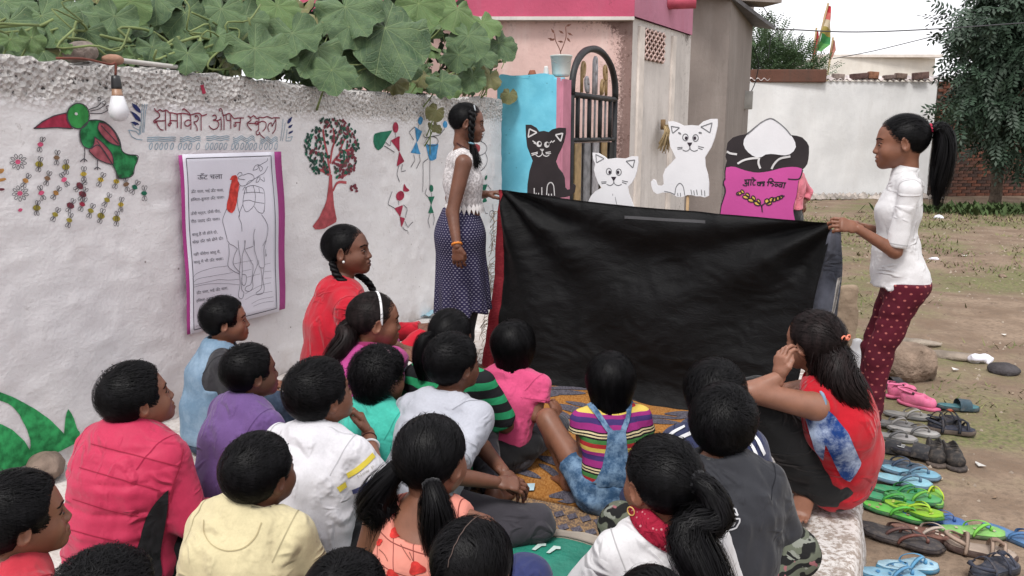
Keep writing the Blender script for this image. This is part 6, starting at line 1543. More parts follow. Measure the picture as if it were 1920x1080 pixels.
d('painted_wheat_line', 'line', [], [z(cl(ell_px(*q, 12))) for q in EAR] + [z(smooth2([(430,880),(450,905),(460,965)])), z(smooth2([(482,880),(458,900),(455,930)])), z([(218,790),(235,785)]), z([(640,815),(675,808)])], .0055, .0042)
# sheaf of straw hung on the house corner
sp_ = on_side(1234, 240) + sn * .06; st = empty('straw_bundle', sp_); tag(st, 'small bundle of dry straw hanging on the streaked house wall', 'straw bundle'); mb = MB(); rs2 = random.Random(6)
for k in range(60):
    a = rs2.uniform(-2.6, .2); p1 = V3(0, 0, 0) + sd * .30 * math.cos(a) * rs2.uniform(.4, 1) + Z3 * .22 * math.sin(a) * rs2.uniform(.3, 1) - Z3 * .1 + sn * rs2.uniform(0, .08)
    mb.tube(spline([V3(0, 0, .04), p1 * .5 + sn * .05 + Z3 * .05, p1], 5), .005, 4)
tag(mb.build('straw', M('straw', (.36, .27, .15), .9, .2, .3), st), kind='stuff'); mb = MB(); mb.tube([(0, 0, -.02), (0, 0, .1)], .03, 8); mb.build('tie', M('straw_tie', (.2, .13, .07), .9, .2), st)

# ------------------------------------------------------------------ mat and tarpaulin on the platform
mf = (plat(1060, 1018) - P0) @ U; mr_ = EDGE - .42; ml = 1.02; mend = (plat(1290, 760) - P0) @ U + .10; mend = max(mend, (plat(960, 705) - P0) @ U)
mat_o = P0 + U * mf + N * ml; mat = empty('woven_mat', mat_o); tag(mat, 'orange and blue grey woven mat spread over the platform', 'mat'); MW, ML = mr_ - ml, mend - mf
def mat_pt(a, b, o=0.0): return N * a + U * b + Z3 * (.015 + o + .004 * math.sin(a * 5 + b * 3) + .003 * math.sin(b * 11 - a * 4))
s = NT('mat_orange'); wv_ = s.noise(150, 2, s.mapping((1, .35, 1), (0, 0, WA))); c = s.mix(s.step(wv_, .3, .7), (.27, .105, .022), (.40, .19, .055)); c = s.mix(s.math('MULTIPLY', s.step(s.noise(6, 4), .5, .7), .35), c, (.24, .13, .06))
MATO = s.done(c, .95, .15, s.bump(wv_, .6, .006)); s = NT('mat_slate'); wv_ = s.noise(150, 2, s.mapping((1, .35, 1), (0, 0, WA))); MATS_ = s.done(s.mix(s.step(wv_, .3, .7), (.060, .055, .072), (.125, .115, .14)), .95, .15, s.bump(wv_, .6, .006))
s = NT('mat_border'); wv_ = s.noise(120, 3, s.mapping((1, .5, 1), (0, 0, WA))); MATB = s.done(s.mix(s.step(wv_, .4, .6), (.13, .09, .07), (.30, .19, .10)), .95, .15, s.bump(wv_, .6, .006))
def mgrid(name, a0, a1, b0, b1, m_, o=0.0, na=40, nb2=40):
    g = np.array([mat_pt(a0 + (a1 - a0) * i / na, b0 + (b1 - b0) * j / nb2, o) for i in range(na + 1) for j in range(nb2 + 1)]); mb = MB(); solid_sheet(mb, g, na, nb2, .007, Z3); mb.build(name, m_, mat)
mgrid('field', 0, MW, .24, ML, MATO); mgrid('border', 0, MW, 0, .239, MATB, 0, 40, 6)
mb = MB(); rm = random.Random(9)
def motif(ca, cb, ln, wd, ang, off=.0035):
    g = []; n = 12
    for i in range(n + 1):
        t = i / n; w_ = wd * math.sin(math.pi * min(1, t * .95 + .03)) ** .7 * (1 + .1 * math.sin(t * 9))
        for u in (-1, 0, 1):
            la, lb = (t - .5) * ln, u * w_ * .5 + .05 * ln * math.sin(t * 3); a = ca + la * math.cos(ang) - lb * math.sin(ang); b = cb + la * math.sin(ang) + lb * math.cos(ang); g.append(mat_pt(min(MW - .01, max(.01, a)), min(ML - .01, max(.25, b)), off))
    mb.add(g, [(i*3+j, i*3+j+1, (i+1)*3+j+1, (i+1)*3+j) for i in range(n) for j in range(2)])
for r_ in range(int(ML / .21) + 1):
    for q in range(int(MW / .36) + 2):
        ca, cb = q * .36 + (.18 if r_ % 2 else 0), .34 + r_ * .21; sg = 1 if q % 2 else -1
        motif(ca, cb, .30, .085, .35 * sg + rm.uniform(-.1, .1)); motif(ca + .02, cb + .085, .24, .055, .2 * sg + rm.uniform(-.1, .1)); motif(ca - .04, cb - .07, .16, .04, .7 * sg)
o = mb.build('woven_leaf_pattern', MATS_, mat); tag(o, kind='stuff')
me_ = o.data; import bmesh as _bm; b_ = _bm.new(); b_.from_mesh(me_); _bm.ops.recalc_face_normals(b_, faces=b_.faces); b_.to_mesh(me_); b_.free()
mb = MB()
for r_ in range(2):
    for k in range(int(MW / .05)): a = .03 + k * .05; c_ = .07 + r_ * .09; g = [mat_pt(a, c_ - .03, .004), mat_pt(a + .022, c_, .004), mat_pt(a, c_ + .03, .004), mat_pt(a - .022, c_, .004)]; mb.add(g, [(0, 1, 2, 3)])
tag(mb.build('border_pattern', MATS_, mat, False), kind='stuff')
tarp = empty('green_tarpaulin', P0 + U * (mf - .3) + N * 1.8); tag(tarp, 'crumpled green tarpaulin with a pale hem at the front edge of the mat', 'tarpaulin')
def tp(a, b): return N * a + U * b + Z3 * (.010 + .022 * (1 + float(fbm(V3(a * 5, b * 7, 0)[None], 71, 3)[0])) * .8)
g = np.array([tp(a, b) for a in np.linspace(-.95, .62, 70) for b in np.linspace(-.75, .27, 50)]); mb = MB(); solid_sheet(mb, g, 69, 49, .003, Z3); mb.build('sheet', M('tarp_green', (.018, .17, .12), .5, .4, .25, 5, .4, 30, .02), tarp)
g = np.array([tp(a, b) + Z3 * .006 for a in np.linspace(-.95, .63, 70) for b in np.linspace(.245, .30, 5)]); mb = MB(); solid_sheet(mb, g, 69, 4, .008, Z3); mb.build('hem', M('tarp_hem', (.30, .26, .22), .9, .2), tarp)
for (a, b, r_) in ((-.02, .20, .0), (.28, .14, .4), (.05, .02, .2), (-.3, .12, .1), (.4, .0, .3)):
    for k in range(2):
        x = a + k * .05; mb = MB(); mb.add([tp(x, b) + Z3 * .006, tp(x + .012, b) + Z3 * .006, tp(x + .022, b + .03) + Z3 * .006, tp(x + .035, b + .035) + Z3 * .006, tp(x + .03, b + .048) + Z3 * .006, tp(x + .008, b + .045) + Z3 * .006], [(0, 1, 2, 5), (2, 3, 4, 5)])
        mb.build('printed_white_mark', M('tarp_print', (.45, .55, .52), .6, .3), tarp, False)
# small things on the platform
mb = MB(); g = []
hk = plat(790, 594)
for i in range(15):
    for j in range(9): g.append(V3((i / 14 - .5) * .22, (j / 8 - .5) * .13, .008 + .022 * (1 + float(vnoise(V3(i * .45, j * .5, 0)[None], 5)[0]))))
solid_sheet(mb, np.array(g), 14, 8, .003, Z3); o = mb.build('face_mask', M('mask_blue', (.34, .52, .60), .8, .3), None); o.location = hk; tag(o, 'crumpled pale blue face mask dropped on the floor by the wall', 'face mask')
mb = MB(); mb.add([(-.03, -.02, .0), (.03, -.015, .0), (.035, .02, .012), (-.02, .025, .006), (0, 0, .02)], [(0, 1, 4), (1, 2, 4), (2, 3, 4), (3, 0, 4), (3, 2, 1, 0)]); o = mb.build('paper_scrap', M('paper_pale_blue', (.45, .62, .70), .8, .2), None, False); o.location = plat(986, 925) + (0, 0, .02); tag(o, 'small folded pale blue paper scrap on the mat by the grey shirted boy', 'paper')

# ------------------------------------------------------------------ ground: grass, litter, rock, drain
rg2 = np.random.RandomState(3)
def on_g(px, py): p = at_z(px, py, GZ); p[2] = float(ground_z(p[0], p[1])); return p
n = 26000; gxy = np.stack([rg2.uniform(1.6, 9.5, n), 3.2 + 16 * rg2.rand(n) ** 1.3], 1); P_ = np.c_[gxy, np.zeros(n)]
dens = fbm(P_ * .55, 21, 3) + .5 * fbm(P_ * 2.2, 33, 2); keep = dens > .02 + .25 * (gxy[:, 1] < 4.2); gxy = gxy[keep]; n = len(gxy)
gzv = ground_z(gxy[:, 0], gxy[:, 1]); a = rg2.uniform(0, 6.28, n); ln = rg2.uniform(.02, .06, n) * (1 + .05 * gxy[:, 1]); wd = .0025 + .0008 * gxy[:, 1] * .8
bs = np.c_[gxy, gzv - .003]; lean = np.c_[np.cos(a), np.sin(a), rg2.uniform(.2, 1.0, n)]; sdv = np.c_[-np.sin(a), np.cos(a), np.zeros(n)]
tri = np.stack([bs - sdv * wd[:, None], bs + sdv * wd[:, None], bs + lean * ln[:, None]], 1).reshape(-1, 3)
s = NT('grass_blade'); GR = s.done(s.mix(s.step(s.noise(2.0, 3), .35, .65), (.085, .105, .035), (.22, .21, .095)), .8, .2)
tag(mk('grass', tri, np.arange(n * 3).reshape(n, 3), GR, None, False), kind='stuff')
mb = MB()
for k in range(420):
    x, y = rg2.uniform(1.9, 9), 2.3 + 15 * rg2.rand() ** 1.4; z0 = float(ground_z(x, y)) + .008; r_ = rg2.uniform(.008, .02) * (1 + .06 * y); a = rg2.uniform(0, 6.28); d = V3(math.cos(a), math.sin(a), .05); e = V3(-d[1], d[0], rg2.uniform(-.3, .3)); p = V3(x, y, z0)
    mb.add([p - d*r_, p + e*r_*.4, p + d*r_, p - e*r_*.4, p + Z3*.006], [(0, 1, 4), (1, 2, 4), (2, 3, 4), (3, 0, 4)])
s = NT('dry_litter'); LIT = s.done(s.mix(s.step(s.noise(3, 2), .4, .6), (.36, .29, .21), (.22, .15, .10)), .9, .2); tag(mb.build('dry_leaves', LIT, None, False), kind='stuff')
mb = MB()
for k in range(60):
    x, y = rg2.uniform(2.0, 9), 2.4 + 15 * rg2.rand() ** 1.2; z0 = float(ground_z(x, y)) + .008; r_ = rg2.uniform(.008, .02) * (1 + .05 * y); q = rg2.normal(size=(5, 3)) * r_ * V3(1, 1, .25); q[:, 2] = np.abs(q[:, 2]); mb.add(q + V3(x, y, z0), [(0, 1, 2), (0, 2, 3), (0, 3, 4), (0, 4, 1), (1, 2, 3)])
tag(mb.build('litter', M('litter_white', (.58, .56, .53), .8, .2, .2), None, False), kind='stuff')
rk = on_g(1702, 706); stone('boulder', rk + (0, .0, .09), (.21, .17, .16), 14, M('boulder_brown', (.225, .165, .125), .95, .15, .3, 7, .8, 30, .03), 'big tan boulder on the ground behind the pink clogs', 'boulder', .3, .28)
for i, (px, py, r_, lab) in enumerate(((1660, 655, (.10, .06, .04), 'dark flat stone at the near end of the drain line'), (1790, 672, (.22, .07, .035), 'long flat stone slab in the drain line'), (1880, 700, (.10, .08, .05), 'dark stone at the right end of the drain line'), (1720, 648, (.16, .05, .03), 'pale narrow slab behind the boulder'))):
    stone('stone', on_g(px, py) + (0, 0, .02), r_, 20 + i, M('drain_stone_%s' % 'abcd'[i], ((.05, .048, .05), (.23, .19, .155), (.06, .055, .058), (.26, .22, .18))[i], .95, .15, .3, 9, .7, 40, .02), lab, 'stone', -.35, .22)
wp = on_g(1836, 680); sd_ = SDF().ell((0, 0, .03), (.085, .05, .035)); v, f = sd_.mesh(.008, lambda P: .014 * fbm(P * 26, 3, 3)); o = mk('plastic_bag', v, f, M('bag_white', (.68, .67, .74), .4, .4), None, True, wp); tag(o, 'crumpled white plastic bag lying by the drain stones', 'plastic bag')
for px, py, r_, lab in ((1411, 0, 0, ''), (1751, 486, (.06, .035, .02), 'white crumpled packet on the grass right of the standing girl'), (1760, 411, (.09, .05, .05), 'small white scrap of plastic near the tree'), (1880, 520, (.05, .04, .02), 'brown crumpled leaf scrap at the right edge of the yard')):
    if not r_: continue
    sd_ = SDF().ell((0, 0, .01), r_); v, f = sd_.mesh(.008, lambda P: .012 * fbm(P * 30, px, 3)); o = mk('litter_scrap', v, f, MATS['bag_white'] if px != 1880 else MATS['boulder_brown'], None, True, on_g(px, py)); tag(o, lab, 'litter')
mb = MB()
for k in range(2600):
    x, y = rg2.uniform(1.5, 8), 1.9 + 12 * rg2.rand() ** 1.6; z0 = float(ground_z(x, y)); r_ = rg2.uniform(.003, .010) * (1 + .10 * y); q = np.array([(1,0,0),(-1,0,0),(0,1,0),(0,-1,0),(0,0,1)]) * (r_ * rg2.uniform(.6, 1.3, (5, 1))); mb.add(q + V3(x, y, z0), [(0,2,4),(2,1,4),(1,3,4),(3,0,4)])
s = NT('gravel_brown'); tag(mb.build('gravel', s.done(s.mix(s.step(s.noise(4, 2), .35, .65), (.15, .11, .085), (.38, .32, .26)), .95, .15), None, False), kind='stuff')
# low weeds round the tree and rubble along the wall foot
mb = MB()
for k in range(900):
    c = on_g(1858, 400); x, y = c[0] + rg2.normal() * .9, c[1] + rg2.normal() * .35; z0 = GZ; a = rg2.uniform(0, 6.28); h = rg2.uniform(.05, .22); d = V3(math.cos(a), math.sin(a), 0); p = V3(x, y, z0)
    mb.add([p, p + d*h*.4 + Z3*h*.6 + V3(-d[1], d[0], 0)*h*.2, p + d*h*.8 + Z3*h, p + d*h*.4 + Z3*h*.6 - V3(-d[1], d[0], 0)*h*.2], [(0, 1, 2, 3)])
tag(mb.build('weeds', M('weed_green', (.055, .085, .03), .8, .2, .3, 3), None, False), kind='stuff')
mb = MB()
for k in range(260):
    t = rg2.rand(); p = fa + (fb - fa) * t; p = V3(p[0], p[1] - rg2.uniform(.1, .9) ** 1.5, GZ + .03); r_ = rg2.uniform(.04, .12); q = rg2.normal(size=(6, 3)); q /= np.linalg.norm(q, axis=1)[:, None]; q = np.array([(1,0,0),(-1,0,0),(0,1,0),(0,-1,0),(0,0,1),(0,0,-1)]) * (r_ * rg2.uniform(.6, 1.2, (6, 1))); mb.add(q + p, [(0,2,4),(2,1,4),(1,3,4),(3,0,4),(2,0,5),(1,2,5),(3,1,5),(0,3,5)])
tag(mb.build('rubble', M('rubble_grey', (.36, .32, .29), .95, .15, .4, 2), None, False), kind='stuff')

# ------------------------------------------------------------------ footwear
def sole_outline(n=36, w=1.0):
    t = np.linspace(0, 2*math.pi, n, endpoint=False); y = -np.cos(t)
    hw = np.interp(y, [-1, -.85, -.5, -.1, .3, .6, .85, 1], [0, .20, .29, .27, .36, .40, .30, 0]); x = np.sign(np.sin(t)) * hw
    return np.stack([x * w + .03 * np.clip(y, 0, 1), y], 1)
def dusty(name, c, r_):
    if name in MATS: return MATS[name]
    s = NT(name); n = s.noise(38, 4, rough=.7); b = s.mix(s.step(s.noise(14, 3), .3, .7), sc_(c, .75), sc_(c, 1.1)); b = s.mix(s.math('MULTIPLY', s.step(n, .45, .68), .55), b, tuple(.55 * q + .45 * d for q, d in zip(c, (.24, .19, .15))))
    MATS[name] = s.done(b, r_ + .1, .2, s.bump(s.noise(150, 3), .35, .003)); return MATS[name]
def footwear(px, py, ang, ln, kind, cols, label, dz=0.0, tilt=0.0, flip=1, group=None):
    p = on_g(px, py); e = empty('sandal' if kind != 'shoe' and kind != 'clog' else kind, p + (0, 0, .004 + dz), R(ang)); e.rotation_euler = (R(tilt), 0, R(ang)); tag(e, label, 'sandal' if kind not in ('shoe', 'clog') else kind, group); L2 = ln / 2
    ol = sole_outline() * (ln * .385 if False else L2); n = len(ol); Q = lambda c, nm, r_=.7, v_=.2: dusty(nm + '_%02d%02d%02d' % tuple(int(99 * q) for q in c), c, r_)
    def slab(name, z0, z1, m_, sc=1.0, toe=.0):
        lv = [(z0, sc * .94), (z0 + .003, sc), (z1 - .004, sc), (z1, sc * .95)]; vv = []
        for zz_, s_ in lv:
            for x, y in ol: vv.append((x * s_, y * s_, zz_ + toe * max(0, y / L2 - .3) ** 2 + .010 * max(0, -y / L2 - .2)))
        f = [(i*n+k, i*n+(k+1) % n, (i+1)*n+(k+1) % n, (i+1)*n+k) for i in range(3) for k in range(n)]
        b = len(vv)
        for s2 in (.6, .25):
            for x, y in ol: vv.append((x * s2 * sc, y * s2 * sc, z1 - .002 + toe * max(0, y * s2 / L2 - .3) ** 2 + .010 * max(0, -y * s2 / L2 - .2)))
        for q in range(2): f += [((3+q)*n+k, (3+q)*n+(k+1) % n, (4+q)*n+(k+1) % n, (4+q)*n+k) for k in range(n)]
        f += [tuple(range(n))[::-1], tuple(range(5*n, 6*n))]; mb = MB(); mb.add(vv, f); return mb.build(name, m_, e)
    X = lambda x, y, zz_: (x * L2 * flip, y * L2, zz_)
    def strap(name, pts, w_, m_, th=.004):
        P = spline([X(*q) for q in pts], 16); T = np.gradient(P, axis=0); T /= np.linalg.norm(T, axis=1)[:, None]; up = np.stack([P[:, 0] * .9, np.zeros(16), np.full(16, .03)], 1); up /= np.linalg.norm(up, axis=1)[:, None]; S = np.cross(T, up); S /= np.linalg.norm(S, axis=1)[:, None] + 1e-9; up = np.cross(S, T)
        ww = (np.full(16, w_) if np.isscalar(w_) else np.interp(np.linspace(0, 1, 16), np.linspace(0, 1, len(w_)), w_))[:, None] / 2; g = np.stack([P - S*ww, P + up*th, P + S*ww, P - up*th*.3], 1).reshape(-1, 3)
        mb = MB(); mb.add(g, [(i*4+j, i*4+(j+1) % 4, (i+1)*4+(j+1) % 4, (i+1)*4+j) for i in range(15) for j in range(4)] + [(3, 2, 1, 0), (60, 61, 62, 63)]); return mb.build(name, m_, e)
    if kind == 'flip':
        slab('sole', 0, .016, Q(cols[0], 'sole')); slab('footbed', .0162, .020, Q(cols[1], 'footbed'), .965)
        m_ = Q(cols[2], 'strap', .45); strap('strap', [(.02, .56, .020), (.04, .50, .045), (.16, .25, .050), (.30, -.02, .034), (.32, -.10, .012)], [.006, .011, .015, .014, .010], m_, .003); strap('strap', [(.02, .56, .020), (0, .50, .045), (-.14, .25, .050), (-.27, -.02, .034), (-.28, -.10, .012)], [.006, .011, .015, .014, .010], m_, .003)
        mb = MB(); mb.lathe([(.007, 0), (.0065, .012), (.004, .016)], 8, X(.02, .57, .02)); mb.build('toe_plug', m_, e)
        if len(cols) > 3:
            mb = MB(); rr2 = random.Random(px)
            for k in range(7): cx, cy = rr2.uniform(-.16, .16), rr2.uniform(-.75, .8); a = rr2.uniform(0, 3); g = [X(cx + .09*math.cos(a+q), cy + .06*math.sin(a+q), .0222 + .010*max(0, -cy - .2)) for q in (0, 1.8, 3.1, 4.9)]; mb.add(g if flip > 0 else g[::-1], [(0, 1, 2, 3)])
            tag(mb.build('printed_motif', Q(cols[3], 'motif'), e, False), kind='stuff')
    elif kind == 'slide':
        slab('sole', 0, .020, Q(cols[0], 'sole')); slab('footbed', .0202, .025, Q(cols[1], 'footbed'), .95); m_ = Q(cols[2], 'strap', .5)
        vv = []; f = []
        for i, y in enumerate(np.linspace(-.05, .50, 7)):
            for a in np.linspace(0, math.pi, 13): vv.append(X(.40*math.cos(a)*(1 + .05*math.sin(i)), y + .03*math.sin(a), .012 + .052*math.sin(a)**.7*(1 - .12*i/6)))
        f = [(i*13+j, i*13+j+1, (i+1)*13+j+1, (i+1)*13+j) for i in range(6) for j in range(12)]; k = len(vv); vo = np.array(vv); mb = MB(); mb.add(np.concatenate([vo, vo - V3(0, 0, .004)]), f + [tuple(q + k for q in g[::-1]) for g in f]); mb.build('strap_band', m_, e)
        if len(cols) > 3:
            mc = Q(cols[3], 'motif')
            for i in range(3):
                g = [X(-.14 + .13*i + u, -.42 + v, .0268 + .008) for u, v in ((-.03, -.12), (.03, -.12), (.06, .12), (0, .12))]; mb = MB(); mb.add(g, [(0, 1, 2, 3)]); mb.build('printed_bar', mc, e, False)
    elif kind == 'strappy':
        slab('sole', 0, .024, Q(cols[0], 'sole')); slab('footbed', .0242, .029, Q(cols[1], 'footbed'), .95); m_ = Q(cols[2], 'strap', .5)
        for y, h in ((.55, .05), (.22, .06), (-.45, .07)): strap('strap', [(.37, y, .012), (.30, y + .03, h * .75), (0, y + .05, h + .012), (-.30, y + .03, h * .75), (-.35, y, .012)], .016, m_, .0035)
        strap('heel_strap', [(.30, -.45, .05), (.22, -.80, .065), (0, -.97, .07), (-.22, -.80, .065), (-.28, -.45, .05)], .02, m_, .005); strap('centre_strap', [(.02, .58, .06), (.03, .4, .075), (.02, .25, .073)], .03, Q(cols[3] if len(cols) > 3 else cols[2], 'trim'), .006)
    elif kind in ('shoe', 'clog'):
        s_ = SDF(); up = 1.0
        s_.ecap(X(.03, .5, .035), X(.01, -.55, .045), (.36*L2, .036), (.29*L2, .048), k=.02); s_.ecap(X(.02, .1, .055), X(0, -.62, .07), (.28*L2, .03), (.25*L2, .035), k=.02)
        s_.ecap(X(.01, -.05, .095), X(0, -.66, .115), (.20*L2, .05), (.185*L2, .06), k=.006, op='-'); s_.plane((0, 0, .004), (0, 0, -1)); s_.plane((0, 0, .092 if kind == 'clog' else .088), (0, 0, 1))
        if kind == 'clog':
            for (hx, hy) in ((-.15, .35), (.02, .38), (.18, .33), (-.08, .55), (.12, .53), (-.22, .5), (.26, .5), (.03, .68)): s_.ell(X(hx, hy, .073), (.008, .008, .016), k=.002, op='-')
        v, f = s_.mesh(.0045); mk('upper', v, f, Q(cols[0], 'upper', .5, .08), e)
        slab('sole', 0, .018, Q(cols[1], 'sole'), 1.03)
        if kind == 'clog':
            strap('heel_strap', [(.27, -.25, .085), (.29, -.65, .095), (0, -1.02, .098), (-.29, -.65, .095), (-.27, -.25, .085)], .018, Q(cols[0], 'upper', .5, .08), .005)
            for sx in (-1, 1): mb = MB(); mb.lathe([(.008, -.004), (.008, .004), (.004, .005)], 10, X(sx*.28, -.25, .085), roty(R(90)*sx)); mb.build('rivet', Q((.05, .02, .03), 'rivet'), e)
        else:
            for k in range(3): strap('lace', [(.13, .05 + .12*k, .088 - .006*k), (0, .06 + .12*k, .094 - .007*k), (-.13, .05 + .12*k, .088 - .006*k)], .008, Q(cols[2], 'lace'), .003)
GRN, LIME, BLU, SKYB, BLK, GRY, BRN_, WHT = (.055, .26, .05), (.22, .42, .03), (.05, .13, .32), (.16, .33, .43), (.022, .022, .026), (.16, .16, .165), (.12, .06, .05), (.55, .53, .50)
FW = [(1690, 745, -72, .23, 'clog', ((.60, .14, .26), (.55, .12, .23)), 'pink clog with its toe pointing at the red vest girl', 0, 0, 1), (1722, 763, -128, .23, 'clog', ((.60, .14, .26), (.55, .12, .23)), 'pink clog turned toward the yard, right of the other', 0, 0, 1),
 (1700, 783, -105, .25, 'flip', (GRY, (.20, .195, .185), (.30, .29, .27)), 'grey flip-flop with a pale strap just below the pink clogs'), (1672, 800, -105, .25, 'flip', (GRY, (.155, .15, .15), (.25, .24, .23)), 'grey flip-flop half under its paler mate below the clogs', .012),
 (1712, 812, -112, .26, 'flip', ((.20, .20, .20), (.33, .32, .31), (.15, .15, .155)), 'light grey flip-flop with dark grey strap'), (1670, 822, -110, .26, 'flip', ((.20, .20, .20), (.29, .28, .275), (.13, .13, .135)), 'light grey flip-flop nearest the seated girl in red'),
 (1768, 800, -60, .25, 'strappy', (BLK, (.03, .03, .04), (.02, .022, .03), (.35, .08, .04)), 'black strappy sandal with a red trimmed strap', .01), (1782, 812, -100, .25, 'strappy', ((.09, .07, .06), (.028, .032, .05), (.02, .023, .035)), 'black strappy sandal with a tan sole edge', 0),
 (1795, 770, -95, .24, 'slide', ((.03, .05, .06), (.05, .14, .16), (.04, .07, .09)), 'dark teal slipper lying behind the strappy sandals'), (1660, 845, -118, .26, 'slide', (BLK, (.035, .035, .04), (.028, .028, .032)), 'black slipper partly beneath the one with white bars'), (1712, 858, -125, .27, 'slide', (BLK, (.030, .030, .034), (.03, .03, .034), (.5, .5, .5)), 'black slipper with three white bars on its insole', .012),
 (1753, 862, 160, .24, 'shoe', ((.024, .022, .022), (.09, .07, .06), (.02, .02, .02)), 'worn black shoe left of its mate'), (1785, 868, 168, .24, 'shoe', ((.026, .024, .024), (.05, .042, .04), (.02, .02, .02)), 'worn black shoe on the right edge of the pile'),
 (1675, 880, -110, .25, 'flip', ((.03, .05, .08), (.05, .07, .10), (.04, .06, .10)), 'dark navy flip-flop above the pale blue pair'), (1706, 893, -112, .26, 'flip', ((.10, .17, .24), SKYB, (.09, .17, .25)), 'pale blue flip-flop farther of its pair'), (1690, 910, -112, .26, 'flip', ((.10, .17, .24), (.22, .42, .50), (.07, .14, .21)), 'pale blue flip-flop nearer of its pair', .008),
 (1683, 925, -105, .25, 'flip', ((.02, .09, .05), (.04, .24, .11), (.03, .20, .06)), 'deep green flip-flop below the pale blue pair'), (1752, 935, -20, .21, 'flip', ((.05, .18, .05), (.17, .40, .06), (.42, .52, .03)), 'small lime green flip-flop with a yellow strap set apart'), (1662, 940, -120, .25, 'flip', ((.02, .09, .05), (.045, .25, .12), (.05, .28, .05)), 'deep green flip-flop touching the platform edge', .0),
 (1710, 940, -100, .24, 'flip', ((.04, .14, .06), (.07, .28, .10), (.12, .36, .05)), 'green flip-flop behind the bright lime one', .01), (1678, 965, -122, .27, 'flip', ((.03, .13, .05), (.10, .38, .06), (.09, .40, .05), (.30, .22, .12)), 'bright green flip-flop with a printed insole by the platform', .004), (1712, 968, -145, .26, 'flip', ((.05, .17, .03), LIME, (.30, .50, .03), (.42, .5, .10)), 'yellow green flip-flop leaning on the bright green one', .022, 8),
 (1752, 977, -110, .25, 'flip', (BLU, (.06, .14, .33), (.05, .11, .28)), 'blue flip-flop squeezed behind the lime pile'), (1668, 1004, -118, .29, 'flip', ((.03, .022, .022), (.045, .040, .042), (.10, .05, .045)), 'big dark brown flip-flop farther of its pair'), (1692, 1018, -118, .30, 'flip', ((.035, .028, .028), (.05, .045, .047), (.13, .05, .04)), 'big dark brown flip-flop with a maroon strap nearer of its pair', .006),
 (1733, 1003, -112, .26, 'flip', ((.07, .035, .03), (.18, .09, .07), (.40, .33, .28), (.5, .4, .33)), 'brown patterned flip-flop with a cream strap'), (1820, 1001, -92, .27, 'flip', ((.08, .13, .06), (.20, .42, .12), (.17, .48, .07), (.42, .40, .26)), 'mint green flip-flop with green strap lying apart'), (1903, 1010, -140, .25, 'flip', ((.05, .10, .18), (.09, .19, .36), (.07, .17, .35)), 'blue flip-flop at the right edge of the photo'),
 (1838, 1038, -112, .25, 'strappy', ((.07, .045, .04), (.34, .27, .22), (.30, .22, .17), (.25, .17, .13)), 'tan thin strapped sandal in front of the mint flip-flop'), (1700, 1066, -85, .24, 'flip', ((.05, .16, .25), (.30, .46, .55), (.10, .28, .45), (.06, .20, .38)), 'white and blue patterned flip-flop at the bottom edge'), (1672, 1082, -95, .24, 'flip', ((.05, .16, .25), (.20, .38, .50), (.09, .25, .42), (.06, .20, .38)), 'blue patterned flip-flop at the bottom edge under its mate'), (1860, 1075, -60, .26, 'strappy', ((.03, .03, .035), (.05, .055, .075), (.035, .04, .06)), 'dark navy strapped sandal at the bottom right'), (1668, 728, -80, .24, 'slide', (BLK, (.03, .03, .035), (.028, .028, .032)), 'black slipper tucked beneath the boulder')]
for q in FW: footwear(*q, group='footwear left beside the platform')
# ------------------------------------------------------------------ people
WATCH = 'children watching the puppet show'
F_BLACK, F_CHAR = fabric('cloth_black', (.012, .012, .014)), fabric('cloth_charcoal', (.032, .031, .035))
DENIM = None
def denim(name, c1, c2, sc=9.):
    s = NT(name); n = s.noise(sc, 5, rough=.7); c = s.mix(s.step(n, .38, .66), c1, c2); c = s.mix(s.math('MULTIPLY', s.noise(300, 1, s.mapping((1, 1, .2))), .3), c, sc_(c1, .6))
    return s.done(c, .9, .2, s.bump(s.noise(18, 3, dist=1), .4, .01, s.bump(s.noise(400, 1), .3, .0015)))
DEN = denim('denim_blue', (.035, .085, .17), (.20, .31, .45), 22); DENP = denim('denim_pale', (.13, .21, .30), (.24, .33, .43), 6)
TIEDYE = denim('denim_cloudy', (.012, .045, .19), (.42, .50, .66), 13)
def stripes(name, stops, period, base, axis=2, wob=.06):
    s = NT(name); xyz = s.sep(); v = s.math('ADD', xyz[axis], s.math('MULTIPLY', s.math('SUBTRACT', s.noise(7), .5), wob * period)); f = s.math('FRACT', s.math('MULTIPLY', v, 1 / period)); c = s.ramp(f, stops, 'CONSTANT')
    return s.done(c, .9, .2, s.bump(s.noise(16, 2, dist=1.2), .35, .012, s.bump(s.noise(420, 1), .25, .0015)))
def dots(name, base, dot, n=(60, 60), r=.22, stag=True):
    s = NT(name); uv = s.tc.outputs['UV']; m = s.sep(uv); v = s.math('MULTIPLY', m[1], n[1]); row = s.math('FLOOR', v); u = s.math('ADD', s.math('MULTIPLY', m[0], n[0]), s.math('MULTIPLY', s.math('MODULO', row, 2), .5))
    du, dv = s.math('SUBTRACT', s.math('FRACT', u), .5), s.math('SUBTRACT', s.math('FRACT', v), .5); d = s.math('SQRT', s.math('ADD', s.math('MULTIPLY', du, du), s.math('MULTIPLY', dv, dv)))
    c = s.mix(s.step(d, r * 1.15, r * .85), s.mix(s.step(s.noise(6), .3, .7), sc_(base, .8), sc_(base, 1.2)), dot)
    return s.done(c, .9, .2, s.bump(s.noise(14, 2, s.mapping((1, 1, .4)), dist=1.2), .4, .014, s.bump(s.noise(420, 1), .25, .0015)))
